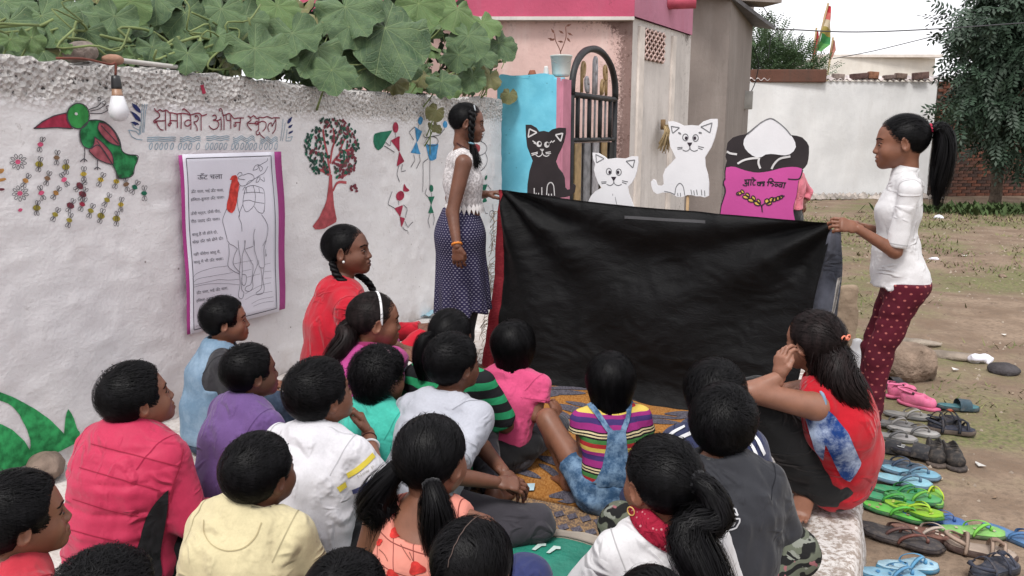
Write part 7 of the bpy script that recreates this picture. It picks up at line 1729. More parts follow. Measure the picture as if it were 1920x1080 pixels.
def camo(name):
    s = NT(name); f = s.math('FRACT', s.math('MULTIPLY', s.math('ADD', s.sep()[2], s.math('MULTIPLY', s.noise(5, 3), .22)), 26)); n = s.noise(15, 3, dist=1.5)
    c = s.mix(s.step(f, .42, .48), (.105, .115, .085), (.012, .012, .012)); c = s.mix(s.step(n, .60, .62), c, (.20, .21, .18)); c = s.mix(s.step(s.noise(22, 2), .68, .70), c, (.25, .10, .11)); c = s.mix(s.step(s.noise(9, 2), .62, .63), c, (.02, .02, .02))
    return s.done(c, .9, .2, s.bump(s.noise(14, 2, dist=1.2), .4, .012))
def rig(p, q, el=None, wr=None, **hd):
    if el is not None: p.J['el'+q] = p.L(*el)
    if wr is not None: p.J['wr'+q] = p.L(*wr)
    if hd: p.hand_dir[q] = hd

# --- girl at the left end of the cloth
p = Person('standing girl in white lace top and dotted navy skirt at the cloth\'s left end', 877, 231, 4.30, 82, 86, -6, hs=.98, skin=0, stand=1)
p.J['pel'][1] -= .02
rig(p, 'R', (848, 398, 4.10), (857, 462, 4.02), d=p.Ld((.05, 0, -1)), n=p.Ld((.25, 1, 0)), curl=.55, thumb=.3)
rig(p, 'L', (846, 372, 4.55), (912, 364, 4.40), d=p.Ld((1, -.1, .18)), n=p.Ld((.1, .0, -1)), curl=.75, thumb=.9)
p.body()
LACE = fabric('white_lace', (.64, .61, .60), .06)
s = NT('lace'); n_ = s.noise(70, 4, rough=.7); c = s.mix(s.step(n_, .42, .60), (.40, .37, .37), (.66, .63, .63)); LACE = s.done(c, .9, .2, s.bump(n_, .8, .008))
p.shirt(LACE, 0, .010, hem=.605, neck=.062, amp=.003, h=.0065, scoop=((0, .045, .02), (.060, .06, .055)))
s = NT('lace_plain'); LW = s.done((.68, .65, .64), .9, .2, s.bump(s.noise(120, 2), .4, .003))
bv = p.surf(); mb = MB()
for k in range(30):       # leaf shaped lace edging hanging from the hem
    a = 2*math.pi*k/30; d = V3(math.sin(a), math.cos(a), 0); o_ = V3(0, p.J['wai'][1], .622*p.k); h = bv.ray_cast(Vector(o_ + d*.4), Vector(-d))[0]
    if h is None: continue
    q = np.array(h) + d*.004; t = np.cross(d, Z3)
    mb.add([q + Z3*.012, q + t*.014 + d*.002 - Z3*.012, q + d*.006 - Z3*.046, q - t*.014 + d*.002 - Z3*.012, q + d*.008 - Z3*.012], [(0,4,1),(1,4,2),(2,4,3),(3,4,0)])
tag(mb.build('lace_edging', LW, p.o), kind='stuff')
SK = dots('skirt_dots', (.022, .019, .052), (.22, .21, .27), (62, 85), .23)
def skirt(p, mat, top, bot, r0, r1, name='skirt', h=.008, pl=9):
    J = p.J; F = SDF(); c0 = J['pel'] * V3(0, 1, 0)
    F.ecap(c0 + Z3*top*p.k, J['pel'] + Z3*.02*p.k, (r0*p.k, r0*.8*p.k), (.102*p.k, .082*p.k), k=.03).ecap(J['pel'] + Z3*.02*p.k, c0 + Z3*bot*p.k + V3(0, .012, 0), (.102*p.k, .082*p.k), (r1*p.k, r1*.80*p.k), k=.05, flat=True); F.plane((0, 0, top*p.k), (0, 0, 1))
    def disp(P): a = np.arctan2(P[:, 0], P[:, 1] - c0[1]); t = np.clip((p.k*.5 - P[:, 2]) / (p.k*(.5 - bot)), 0, 1); return -.011 * t * np.sin(a * pl + 1.2 * np.sin(P[:, 2] * 7)) - .004 * t * np.sin(a * 17 + 2)
    v, f = F.mesh(h, disp); uv = np.stack([np.arctan2(v[:, 0], v[:, 1] - c0[1]) * .125, v[:, 2]], 1); return mk(name, v, f, mat, p.o, uv=uv)
skirt(p, SK, .612, .255, .072, .122)
p.pants(F_BLACK, 1.9, .004, .002, 'leggings', top=.36)
hp = lambda *q: p.H(q)
p.hair('tied', T=.008, n=900, length=.15, tie=(0, -.10, .0), seed=4, tails=[
  dict(pts=[hp(.064, .012, .066), hp(.083, .022, .035), hp(.089, .022, -.01), hp(.088, .024, -.06), hp(.082, .03, -.105)], r=[.019, .0185, .018, .017, .013], kind='braid'),
  dict(pts=[hp(.082, .03, -.10), hp(.084, .045, -.15), hp(.085, .062, -.20), hp(.085, .075, -.235)], r=[.012, .019, .022, .012], n=120, wav=.014, spread=1.3, cw=.55),
  dict(pts=[hp(-.064, .012, .066), hp(-.083, .022, .035), hp(-.089, .022, -.01), hp(-.086, .028, -.10), hp(-.08, .05, -.2)], r=[.019, .018, .018, .016, .012], kind='braid')])
p.ring((.082, .03, -.108), (0, .2, 1), .012, .005, M('tie_pale_blue', (.16, .30, .38), .6, .3))
mb = MB(); q0, q1 = hp(.060, .025, .101), hp(.077, .035, .070); mb.tube(np.linspace(q0, q1, 6), .004, 6); mb.build('hair_clip', M('clip_grey', (.22, .24, .26), .3, .6), p.o)
th = np.linspace(0, 2*math.pi, 30); nbk = p.J['nb'] + V3(0, .012, .012); mb = MB(); mb.tube([nbk + V3(.058*math.sin(t), .052*math.cos(t), .008 - .030*math.cos(t)) for t in th], .003, 6, caps=False); mb.build('neck_cord', M('cord_dark', (.05, .012, .012), .7, .3), p.o)
dR = unit(p.J['wrR'] - p.J['elR']); p.ring(p.J['wrR'] - dR*.012, dR, .0225, .0062, M('wrist_band_orange', (.62, .20, .03), .7, .3), 'wrist_band', head=False, lumpy=.25)
GIRL1 = p
# --- girl at the right end of the cloth
p = Person('standing girl in white top and maroon dotted trousers at the cloth\'s right end', 1688, 268, 3.42, -72, -70, -3, hs=1.10, skin=1, stand=1, fat=.93)
k_ = p.k; p.J['pel'][1] -= .03*k_; p.J['hipL'][1] -= .03*k_; p.J['hipR'][1] -= .03*k_
for q in 'LR': p.J['an'+q][1] += .05*k_; p.J['kn'+q][1] += .02*k_
p.J['che'][1] += .01
rig(p, 'L', (1678, 472, 3.28), (1606, 428, 3.30), d=p.Ld((-1, -.06, .28)), n=p.Ld((-.2, .9, -.5)), curl=.78, thumb=.9)
rig(p, 'R', (1670, 440, 3.60), (1608, 424, 3.50), d=p.Ld((-1, -.1, .2)), n=p.Ld((0, -.6, -.8)), curl=.7, thumb=.8)
p.body()
WHT_ = fabric('white_knit', (.61, .60, .61), .04)
p.shirt(WHT_, .93, .009, hem=.475, neck=.040, amp=.0045, h=.0065, flare=.006, waist=1.0, extra=lambda F: F.ecap(p.J['pel'] + V3(0, 0, -.12*k_), p.J['wai'], (.104*k_, .098*k_), (.080*k_, .068*k_), k=.03))
p.collar(WHT_, .047, .034, .005, 0, 'high_collar', fl=.0)
MAR = dots('maroon_dots', (.080, .008, .018), (.34, .10, .09), (34, 34), .14)
p.pants(MAR, 1.88, .012, .006, top=.5, h=.0075, seed=8)
hp = lambda *q: p.H(q)
p.hair('tied', T=.009, n=1300, length=.17, tie=(0, -.112, .048), seed=7, tails=[dict(pts=[hp(0, -.100, .052), hp(0, -.138, .052), hp(0, -.158, .010), hp(0, -.158, -.07), hp(.005, -.148, -.16), hp(.01, -.140, -.255)], r=[.014, .030, .040, .044, .038, .012], n=320, wav=.010, t0=.25)])
p.ring((0, -.108, .05), (0, 1, -.12), .016, .0065, M('tie_red', (.55, .03, .08), .6, .3), lumpy=.2)
bv = p.surf(); cst = p.caster(bv); mb = MB(); strokes(mb, cst, [smooth2(q) for q in ([(1637, 369), (1643, 365), (1646, 370), (1641, 377), (1636, 373)], [(1646, 362), (1640, 359), (1636, 363)])], .005, 1.5); mb.build('chest_print', M('print_grey', (.25, .25, .27), .8, .2), p.o) if mb.v else None

# --- seated girl with braids by the wall
p = Person('older girl in red shirt with two long braids sitting against the white wall', 652, 470, 3.62, 66, 94, 5, hs=1.14, skin=0, lean=.03, fat=.95, group=WATCH)
rig(p, 'R', None, None); p.J['elR'] = p.J['shR'] + V3(.05, .04, -.235*p.k); p.J['wrR'] = V3(.06, .30, .30) * p.k; p.J['wrL'] = V3(-.02, .32, .28) * p.k
p.body(); REDF = fabric('red_shirt', (.42, .010, .024), .10)
p.shirt(REDF, 1.9, .013, neck=.050, amp=.004, flare=.002, scoop=((0, .058, -.02), (.030, .05, .075))); p.collar(REDF, .052, .020, .006, .75, fl=.30)
p.pants(fabric('navy_trousers', (.018, .020, .035)), 1.9)
hp = lambda *q: p.H(q)
p.hair('tied', T=.008, n=1000, length=.16, tie=(0, -.10, -.02), seed=9, tails=[dict(pts=[hp(.062, -.055, -.035), hp(.078, -.035, -.09), hp(.085, .02, -.15), hp(.085, .055, -.22), hp(.08, .07, -.29)], r=[.017, .019, .018, .017, .011], kind='braid'),
  dict(pts=[hp(-.062, -.055, -.035), hp(-.072, -.02, -.09), hp(-.068, .05, -.15), hp(-.062, .08, -.22), hp(-.06, .085, -.27)], r=[.017, .019, .018, .016, .011], kind='braid')])
mb = MB(); mb.lathe([(.001, -.006), (.005, -.004), (.006, 0), (.005, .004), (.001, .006)], 10, hp(.080, .0, -.036)); mb.build('ear_stud', M('stud_white', (.7, .7, .68), .2, .6), p.o)
# --- denim vest boy by the wall
p = Person('small boy in denim vest over dark sleeves sitting by the wall under the poster', 424, 602, 3.32, 64, 70, 4, hs=.98, skin=1, lean=.07, group=WATCH)
p.J['elR'] = V3(.15, .10, .22) * p.k; p.J['wrR'] = V3(.06, .24, .25) * p.k; p.J['wrL'] = V3(.02, .26, .27) * p.k; p.J['knR'] = V3(.12, .26, .20) * p.k; p.J['anR'] = V3(.10, .36, .03) * p.k
p.body(); p.shirt(F_CHAR, .85, .010, amp=.003, name='undershirt'); p.shirt(DENP, 0, .018, amp=.005, name='vest', neck=.060); p.collar(M('collar_cream', (.60, .55, .46), .9, .2), .050, .012, .005, .5, fl=.3); p.pants(denim('denim_dark', (.022, .035, .06), (.06, .085, .13)), 1.9); p.hair('boy', T=.015, seed=21, n=1200)
# --- pink puffer jacket
p = Person('boy in pink quilted jacket with a black side panel, hair short', 260, 748, 2.30, 24, 50, 14, hs=1.02, skin=1, lean=.06, group=WATCH, fat=1.2, side=.02)
p.J['elR'] = V3(.215, .06, .225) * p.k; p.J['wrR'] = V3(.13, .25, .14) * p.k
p.body(); PUF = fabric('puffer_pink', (.44, .026, .075), .08, .1, .6)
puff = lambda P: .007 * np.exp(-(((P[:, 2] + .18 * P[:, 0] * 0) % .082 - .041) / .007) ** 2) - .004 * np.sin(np.pi * (P[:, 2] % .082) / .082)
p.shirt(PUF, 1.9, .022, amp=.004, flare=.004, neck=.052, name='jacket', disp=lambda P: np.where(np.abs(P[:, 0]) < .17, puff(P), 0)); p.collar(fabric('jacket_collar', (.020, .016, .018)), .056, .020, .010, 0, fl=.1); p.pants(F_BLACK, 1.9)
cst = p.caster(p.surf()); mb = MB(); fill(mb, cst, smooth2([(316, 918), (306, 926), (288, 946), (272, 975), (262, 1010), (252, 1045), (244, 1078), (300, 1085), (300, 1040), (306, 1000), (314, 960)], 40, True)[:-1], 7); mb.build('black_side_panel', fabric('panel_black', (.012, .011, .013)), p.o) if mb.v else None
mb = MB(); strokes(mb, cst, [smooth2([(343, 842), (338, 870), (326, 905), (318, 940)]), smooth2([(306, 800), (335, 815), (350, 828), (362, 842)])], .004, 4); mb.build('seam', M('seam_dark', (.26, .015, .04), .9, .2), p.o) if mb.v else None
mb = MB(); strokes(mb, cst, [smooth2(q) for q in ([(172, 832), (240, 850), (310, 868), (340, 876)], [(150, 877), (220, 897), (300, 920)], [(137, 935), (200, 955), (258, 968)], [(133, 993), (190, 1008), (242, 1018)], [(115, 1042), (150, 1053), (230, 1066)])], .0024, 4); mb.build('quilting_seam', MATS['seam_dark'], p.o) if mb.v else None
p.hair('boy', T=.016, n=1500, seed=22, ex=.004)
# --- purple sweater
p = Person('boy in purple sweater with a salmon collar', 472, 700, 2.66, 38, 50, 6, hs=.97, skin=0, lean=.08, group=WATCH, fat=1.1)
p.body(); p.shirt(fabric('purple_sweater', (.125, .068, .20), .08), 1.9, .016, amp=.005, neck=.052); p.collar(fabric('salmon_collar', (.58, .16, .15)), .054, .012, .007, 0, fl=.35); p.pants(fabric('navy_trousers', (.018, .020, .035)), 1.9); p.hair('boy', T=.014, n=1400, seed=23)
# --- cream shirt
p = Person('boy in cream yellow shirt seen from behind in the front row', 490, 888, 1.90, 14, 30, 6, hs=1.0, skin=0, lean=.10, group=WATCH, fat=1.15, side=.07)
p.body(); CRM = fabric('cream_shirt', (.56, .49, .30), .05); p.shirt(CRM, 1.2, .018, amp=.005, neck=.050); p.collar(CRM, .053, .016, .008, 0, fl=.25); p.pants(F_CHAR, 1.9); cst = p.caster(p.surf())
mb = MB(); strokes(mb, cst, [smooth2([(383, 975), (384, 1000), (398, 1022), (425, 1033), (455, 1028), (478, 1008), (490, 980)])], .0022, 3); mb.build('yoke_seam', M('seam_cream', (.36, .30, .17), .9, .2), p.o) if mb.v else None
p.hair('boy', T=.013, n=1900, seed=24, crown=(-.01, -.070, .070), w=.0020)
# --- bottom left boy in red
p = Person('boy in red shirt with long fringe, at the bottom left corner', 42, 972, 1.66, 40, 50, 4, hs=1.0, skin=1, lean=.05, group=WATCH)
p.body(); p.shirt(fabric('coral_red_shirt', (.42, .028, .045)), .8, .015); p.collar(fabric('coral_red_shirt_rib', (0.384, 0.028, 0.040)), .051, .003, .007, 0, 'neck_rib', fl=.15); p.pants(F_BLACK, 1.9); p.hair('boy', T=.016, n=1900, seed=25, w=.0020)
# --- only hair at the bottom
p = Person('child whose dark tousled head rises at the bottom below the pink jacket', 205, 1140, 1.40, 20, 30, 0, hs=1.03, skin=0, lean=.05, group=WATCH)
p.body(); p.shirt(fabric('dark_green_shirt', (.02, .06, .05)), .8, .015); p.pants(F_BLACK, 1.9); p.hair('boy', T=.018, n=2200, seed=26, messy=.35, length=.06, w=.0020)
# --- white shirt with striped sleeves
p = Person('boy in white tee with yellow and navy sleeve bands resting his chin on his hand', 604, 742, 2.34, 22, 46, 12, hs=1.03, skin=1, lean=.10, group=WATCH, fat=1.08)
rig(p, 'R', (708, 925, 2.25), (690, 812, 2.52), d=p.Ld((-.35, .1, 1)), n=p.Ld((-1, -.2, .1)), curl=.8, thumb=.6)
p.body(); WT = fabric('white_tee', (.58, .57, .60), .04); p.shirt(WT, .80, .017, amp=.006, flare=.020, neck=.052); p.collar(WT, .053, .004, .007, 0, fl=.2); p.pants(F_BLACK, 1.9, top=.13)
cst = p.caster(p.surf()); YB, NB_ = M('band_yellow', (.58, .47, .06), .9, .2), M('band_navy', (.05, .055, .14), .9, .2)
def band_px(mat, pts, w, nm, par, cs):
    mb = MB(); strokes(mb, cs, [smooth2(pts)], w, 3); return mb.build(nm, mat, par) if mb.v else None
band_px(YB, [(650, 892), (668, 882), (685, 868), (700, 853)], .016, 'yellow_band', p.o, cst); band_px(NB_, [(660, 922), (680, 915), (697, 902), (708, 890)], .016, 'navy_band', p.o, cst); band_px(YB, [(634, 918), (648, 908)], .018, 'yellow_band', p.o, cst)
text_on('sleeve_lettering', 'New P', cst, (672, 896), (702, 877), 6, M('sleeve_print', (.35, .33, .30), .9, .2), p.o, V3(0, 0, 0))
p.hair('boy', T=.017, n=1700, seed=27, ex=.006)
dR = unit(p.J['wrR'] - p.J['elR']); p.ring(p.J['wrR'] - dR*.03, dR, .0245, .0022, M('cord_dark', (.05, .012, .012), .7, .3), 'wrist_cord', head=False); p.ring(p.J['wrR'] - dR*.07, dR, .028, .004, M('bangle_white', (.65, .65, .66), .4, .5), 'bangle', head=False)
cst = p.caster(p.surf('pa')); o = text_on('trouser_lettering', 'SUCH', cst, (606, 1018), (628, 1026), 6, M('print_pale', (.45, .45, .45), .9, .2), p.o, V3(0, 0, 0))
# --- pink hoodie girl with white hair band
p = Person('girl in magenta top with white hair band and long loose ponytail', 704, 602, 3.02, 42, 68, -2, hs=1.06, skin=1, lean=.16, group=WATCH)
rig(p, 'R', (722, 690, 2.85), (752, 664, 3.05), d=p.Ld((1, .1, -.25)), n=p.Ld((.1, .5, -1)), curl=.4); rig(p, 'L', (700, 640, 3.35), (748, 652, 3.18), d=p.Ld((1, -.1, -.1)), n=p.Ld((.1, -.2, -1)), curl=.4)
p.body(); MG = fabric('magenta_top', (.36, .045, .19), .10); p.shirt(MG, 1.7, .015, amp=.005, neck=.050); p.collar(fabric('magenta_dark', (.23, .015, .085)), .056, .026, .009, .35, fl=.3); p.pants(fabric('navy_trousers', (.018, .020, .035)), 1.9)
hp = lambda *q: p.H(q)
p.hair('tied', T=.009, n=1100, length=.16, tie=(-.01, -.105, .005), seed=10, mat=HAIRB, tails=[dict(pts=[hp(-.004, -.085, .005), hp(-.012, -.12, -.03), p.L(652, 632, 2.95), p.L(630, 662, 2.92), p.L(600, 700, 2.88)], r=[.020, .032, .040, .036, .014], n=420, wav=.008, t0=.3)])
p.band(M('band_white', (.66, .65, .66), .5, .4), .018, .011, .009)
# --- teal girl
p = Person('small girl in teal tee with curly bob and pale pink hair band', 714, 707, 2.72, 30, 48, 0, hs=.98, skin=1, lean=.07, group=WATCH, fat=1.05)
p.body(); p.shirt(fabric('teal_tee', (.055, .42, .33), .08), .7, .016, amp=.005, neck=.050); p.collar(fabric('teal_tee_rib', (0.044, 0.336, 0.264)), .051, .003, .007, 0, 'neck_rib', fl=.15); p.pants(F_CHAR, 1.9); p.hair('bob', line='tied', T=.018, n=1500, length=.05, seed=28, messy=.45, swirl=1.2, w=.0028)
p.band(M('band_pale_pink', (.62, .38, .48), .5, .4), .028, .016, .007)
# --- green striped girl
p = Person('girl in black and green striped shirt beside the red edge of the cloth', 846, 632, 2.98, 18, 18, 0, hs=1.03, skin=0, lean=.06, group=WATCH)
p.body(); p.shirt(stripes('green_black_stripes', [(0, (.012, .012, .014)), (.55, (.02, .24, .10))], .062, None), 1.0, .015); p.pants(F_BLACK, 1.9); hp = lambda *q: p.H(q)
p.hair('tied', T=.010, n=1000, length=.15, tie=(-.03, -.10, .02), seed=31, tails=[dict(pts=[hp(-.03, -.09, .03), hp(-.05, -.14, .02), hp(-.065, -.15, -.05), hp(-.07, -.135, -.14)], r=[.015, .030, .032, .012], n=180)])
# --- grey tee boy
p = Person('boy in light grey tee sitting cross legged with hands clasped over dark trousers', 852, 684, 2.66, 24, 46, 6, hs=1.0, skin=0, lean=.16, group=WATCH, fat=.98, side=.05)
rig(p, 'R', (838, 890, 2.35), (932, 905, 2.42), d=p.Ld((1, .15, -.12)), n=p.Ld((-.2, .4, -1)), curl=.6, thumb=.6); rig(p, 'L', (905, 840, 2.75), (945, 885, 2.52), d=p.Ld((.6, -.5, -.3)), n=p.Ld((.2, -.3, -1)), curl=.5)
p.J['knR'] = p.L(1005, 955, 2.42); p.J['knR'][2] = .095; p.J['anR'] = p.L(905, 985, 2.38); p.J['anR'][2] = .05; p.J['knL'] = p.L(905, 800, 2.95); p.J['knL'][2] = .2; p.J['anL'] = p.L(925, 900, 2.7); p.J['anL'][2] = .05
p.body(); p.shirt(fabric('grey_marl_tee', (.40, .41, .46), .06), .82, .017, amp=.006, flare=.018, neck=.050); p.collar(fabric('grey_marl_tee_rib', (0.320, 0.328, 0.368)), .051, .003, .007, 0, 'neck_rib', fl=.15); p.pants(fabric('slate_trousers', (.040, .037, .045)), 1.9); p.hair('boy', T=.015, n=1600, seed=29, ex=.004)
# --- pink tee bob
p = Person('small child in hot pink tee with black bobbed hair beside the cloth', 966, 648, 3.12, 14, 40, 4, hs=.96, skin=1, lean=.06, group=WATCH, fat=.88, side=.035)
rig(p, 'R', (1005, 780, 3.02), (1040, 772, 3.26), d=p.Ld((.3, 1, .1)), n=p.Ld((-.8, .1, -.6)), curl=.5)
p.J['knR'] = V3(.20, .27, .13) * p.k
p.body(covered=False); p.shirt(fabric('hot_pink_tee', (.60, .075, .19), .08), .62, .015, amp=.005, flare=.016, neck=.050); p.collar(fabric('hot_pink_tee_rib', (0.480, 0.060, 0.152)), .051, .003, .007, 0, 'neck_rib', fl=.15); p.pants(fabric('slate_shorts', (.055, .055, .065)), 1.5); p.hair('bob', T=.014, n=1700, length=.10, seed=32, swirl=.15, line='bob')
# --- dungarees
p = Person('small girl in rainbow striped tee and denim dungarees sitting on the mat', 1144, 714, 2.76, -6, -2, 2, hs=.96, skin=1, lean=.045, group=WATCH, fat=.90)
p.J['knL'] = p.L(1044, 815, 2.88); p.J['anL'] = p.L(1064, 898, 2.86); p.J['anL'][2] = .045; p.foot_dir['L'] = dict(d=p.Ld((-.35, 1, 0))); p.J['hipL'] = p.L(1108, 908, 2.70); p.J['hipL'][2] = .085
p.J['knL'] = p.J['hipL'] + unit(p.J['knL'] - p.J['hipL']) * .33
rig(p, 'L', (1094, 826, 2.72), (1098, 885, 2.82)); rig(p, 'R', (1205, 830, 2.76), (1190, 880, 2.9))
p.body(covered=False); Y_, RD_, GN_, PU_, NV_, BK_, CR_ = (.62, .46, .10), (.42, .03, .035), (.06, .20, .055), (.27, .025, .16), (.05, .03, .13), (.015, .012, .015), (.60, .50, .30)
p.shirt(stripes('rainbow_stripes', [(0, Y_), (.12, RD_), (.25, GN_), (.37, BK_), (.42, CR_), (.46, BK_), (.50, CR_), (.54, BK_), (.58, PU_), (.76, NV_), (.90, PU_)], .125, None, wob=.05), .55, .012, amp=.004, flare=.022, neck=.056, hem=.150)
p.pants(DEN, .45, .011, .008, 'dungarees', fL=.42, toff=1.9)
cst = p.caster(p.surf(), .007)
def panel_px(nm, mat, poly, par, cs, step=6):
    mb = MB(); fill(mb, cs, poly, step); return mb.build(nm, mat, par) if mb.v else None
panel_px('denim_back_panel', DEN, [(1139, 808), (1172, 806), (1176, 850), (1180, 880), (1200, 905), (1200, 925), (1085, 925), (1100, 908), (1118, 900), (1130, 875), (1136, 840)], p.o, cst)
for pts in ([(1100, 752), (1118, 772), (1136, 800), (1146, 812)], [(1182, 750), (1176, 780), (1168, 810)]): band_px(DEN, pts, .019, 'denim_strap', p.o, p.caster(p.surf(), .007))
p.hair('bob', T=.016, n=2200, length=.12, seed=33, swirl=.12, crown=(.012, -.05, .088), line='bob')
# --- navy tracksuit boy hidden behind the charcoal shirt
p = Person('boy in navy jacket with white shoulder stripes mostly hidden by the charcoal shirted boy', 1338, 748, 2.46, 4, 4, 0, hs=1.04, skin=1, lean=.05, group=WATCH, fat=1.1)
p.body(); p.shirt(fabric('navy_jacket', (.030, .036, .085)), 1.9, .018, amp=.004); p.pants(fabric('navy_jacket', (.03, .036, .085)), 1.9); cst = p.caster(p.surf(), .004)
for d_ in (0, 11): band_px(M('stripe_white', (.66, .66, .68), .9, .2), [(1246 + d_*.6, 828 + d_), (1262 + d_, 812 + d_), (1285 + d_, 800 + d_*1.1)], .012, 'white_stripe', p.o, cst); band_px(M('stripe_white', (.66, .66, .68), .9, .2), [(1402 - d_, 808 + d_), (1420 - d_, 826 + d_), (1432 - d_, 852 + d_)], .012, 'white_stripe', p.o, cst)
p.hair('boy', T=.022, n=1300, seed=34, ex=.01)
# --- charcoal shirt boy
p = Person('boy in charcoal shirt with outlined letters on the back and grey camouflage trousers', 1356, 800, 2.14, 4, 20, 0, hs=1.04, skin=1, lean=.05, group=WATCH, fat=1.18)
p.J['knR'] = p.L(1488, 1035, 2.12); p.J['knR'][2] = max(.10, p.J['knR'][2]); p.J['knL'] = p.L(1165, 985, 2.30); p.J['anR'] = V3(-.05, .30, .05) * p.k; p.J['anL'] = V3(.05, .33, .05) * p.k
p.J['elR'] = V3(.20, .06, .24) * p.k; p.J['elL'] = V3(-.19, .08, .24) * p.k
p.body(); CH = fabric('charcoal_shirt', (.026, .027, .033), .10, .1, .7); p.shirt(CH, 1.3, .019, amp=.007, neck=.050); p.collar(CH, .052, .020, .008, 0, fl=.30); p.pants(camo('grey_camouflage'), 1.9, .018)
cst = p.caster(p.surf(), .0035); OUT = M('outline_white', (.50, .50, .52), .9, .2)
G_ = [[(1383, 966), (1378, 955), (1366, 952), (1354, 958), (1349, 972), (1353, 988), (1366, 994), (1380, 989), (1386, 978), (1386, 972), (1370, 972), (1370, 979), (1378, 979), (1374, 985), (1364, 985), (1359, 977), (1360, 966), (1367, 960), (1376, 963), (1383, 966)], [(1322, 948), (1336, 946), (1334, 954), (1326, 957), (1336, 962), (1344, 972), (1338, 984), (1330, 975)]]
mb = MB(); strokes(mb, cst, G_, .0042, 2); mb.build('back_lettering', OUT, p.o) if mb.v else None
p.hair('boy', T=.019, n=2000, seed=35, ex=.004, crown=(.02, -.062, .078), messy=.12, length=.06)
# --- ponytail girl in front
p = Person('girl with thick ponytail and gold hoop earring, red scarf over white top', 1238, 905, 1.78, -12, -26, -2, hs=1.09, skin=1, lean=.05, group=WATCH)
p.body(); p.shirt(fabric('white_top', (.60, .59, .60), .04), 1.0, .016, neck=.050); p.pants(fabric('magenta_trousers', (.42, .02, .13)), 1.9); hp = lambda *q: p.H(q)
s = NT('red_scarf'); n_ = s.voro(60); c = s.mix(s.step(n_, .22, .12), (.30, .012, .035), (.50, .22, .24)); p.collar(s.done(c, .9, .2, s.bump(s.noise(30, 3, dist=1), .7, .02)), .056, .040, .012, 0, 'scarf', fl=.55)
p.hair('tied', T=.010, n=2000, length=.17, tie=(.018, -.104, .035), seed=36, w=.0022, tails=[dict(pts=[hp(.018, -.092, .04), hp(.024, -.135, .03), hp(.036, -.155, -.03), p.L(1288, 990, 1.63), p.L(1318, 1065, 1.58), p.L(1362, 1160, 1.55)], r=[.017, .030, .038, .046, .054, .04], n=620, wav=.006, t0=.3, w=.0028)])
p.ring((.020, -.106, .036), (-.25, 1, -.1), .021, .0085, F_BLACK, lumpy=.18)
p.ring((-.083, -.004, -.050), (.9, .3, 0), .010, .0016, M('gold', (.60, .36, .10), .25, .7), 'earring')
# --- red vest girl on the platform edge
p = Person('girl in red vest and black leggings crouching on the platform edge, hand at her cheek', 1524, 642, 2.70, -56, -34, -4, hs=1.06, skin=2, lean=.13, group=WATCH, fat=.98)
p.J['hipL'] = p.L(1545, 893, 2.68); p.J['hipR'] = p.L(1580, 886, 2.82)
p.J['pel'] = p.L(1572, 880, 2.74); p.J['wai'] = (p.J['pel'] * .55 + p.J['che'] * .45) + p.Ld((.03, 0, 0))
p.J['knL'] = p.L(1412, 742, 2.62); p.J['anL'] = p.L(1512, 922, 2.70); p.J['knR'] = p.L(1420, 735, 2.92); p.J['anR'] = p.L(1490, 900, 2.80)
p.foot_dir['L'] = dict(d=p.Ld((-.55, -.85, -.02))); p.foot_dir['R'] = dict(d=p.Ld((-1, .2, -.1)))
rig(p, 'L', (1406, 735, 2.56), (1460, 708, 2.57), d=p.Ld((.10, .2, 1)), n=p.Ld((.9, .35, -.1)), curl=.65, thumb=.4); rig(p, 'R', (1425, 745, 2.95), (1470, 735, 2.86))
p.body(); p.shirt(fabric('red_vest', (.42, .008, .018), .06), 0, .014, amp=.004, neck=.056, hem=-.4, arm_x=.014); p.pants(fabric('black_leggings', (.0085, .0085, .0095), .1), 1.93, .008, .002, 'leggings', top=.3)
hp = lambda *q: p.H(q); AH = p.J['shL'] + unit(p.J['elL'] - p.J['shL']) * .008
p.ring(AH + V3(.012, 0, .004), unit(p.J['elL'] - p.J['shL']) + V3(-.5, 0, .0), .050, .006, DENP, 'armhole_trim', head=False)
cst = p.caster(p.surf(), .006); cs2 = p.caster(p.surf('pa'), .008)
def both(px, py): return cst(px, py) or cs2(px, py)
panel_px('tied_denim_shirt', TIEDYE, [(1508, 765), (1534, 752), (1560, 775), (1590, 812), (1606, 850), (1614, 868), (1605, 885), (1592, 902), (1578, 894), (1562, 860), (1548, 830), (1545, 862), (1530, 845), (1520, 810)], p.o, both, 7)
p.hair('bob', line='long', T=.009, n=1600, length=.16, seed=37, mat=HAIRB, w=.0024, tie=(.0, -.108, .005), tails=[dict(pts=[hp(0, -.045, .02), hp(.004, -.075, -.055), p.L(1568, 705, 2.59), p.L(1595, 738, 2.58), p.L(1622, 772, 2.58)], r=[.055, .066, .066, .056, .022], n=700, wav=.010, t0=.35, w=.003)])
mb = MB(); c0 = hp(.012, -.110, .030)
for sx in (-1, 1):
    th = np.linspace(0, 2*math.pi, 16); R0 = p.Rh @ V3(1, 0, 0); U0 = p.Rh @ V3(0, -.25, 1); mb.tube([c0 + R0 * (sx*.013 + .011*math.cos(t)) + U0 * .009*math.sin(t) + p.Rh @ V3(0, -.008, 0) for t in th], .0032, 6, caps=False)
mb.tube([c0 - R0*.006 + p.Rh @ V3(0, -.010, 0), c0 + R0*.006 + p.Rh @ V3(0, -.010, 0)], .006, 8); mb.build('bow_clip', M('clip_orange', (.72, .20, .12), .4, .5), p.o)
p.ring(p.J['anL'] + V3(0, 0, .006), unit(p.J['knL'] - p.J['anL']), .034, .0018, F_BLACK, 'ankle_cord', head=False)
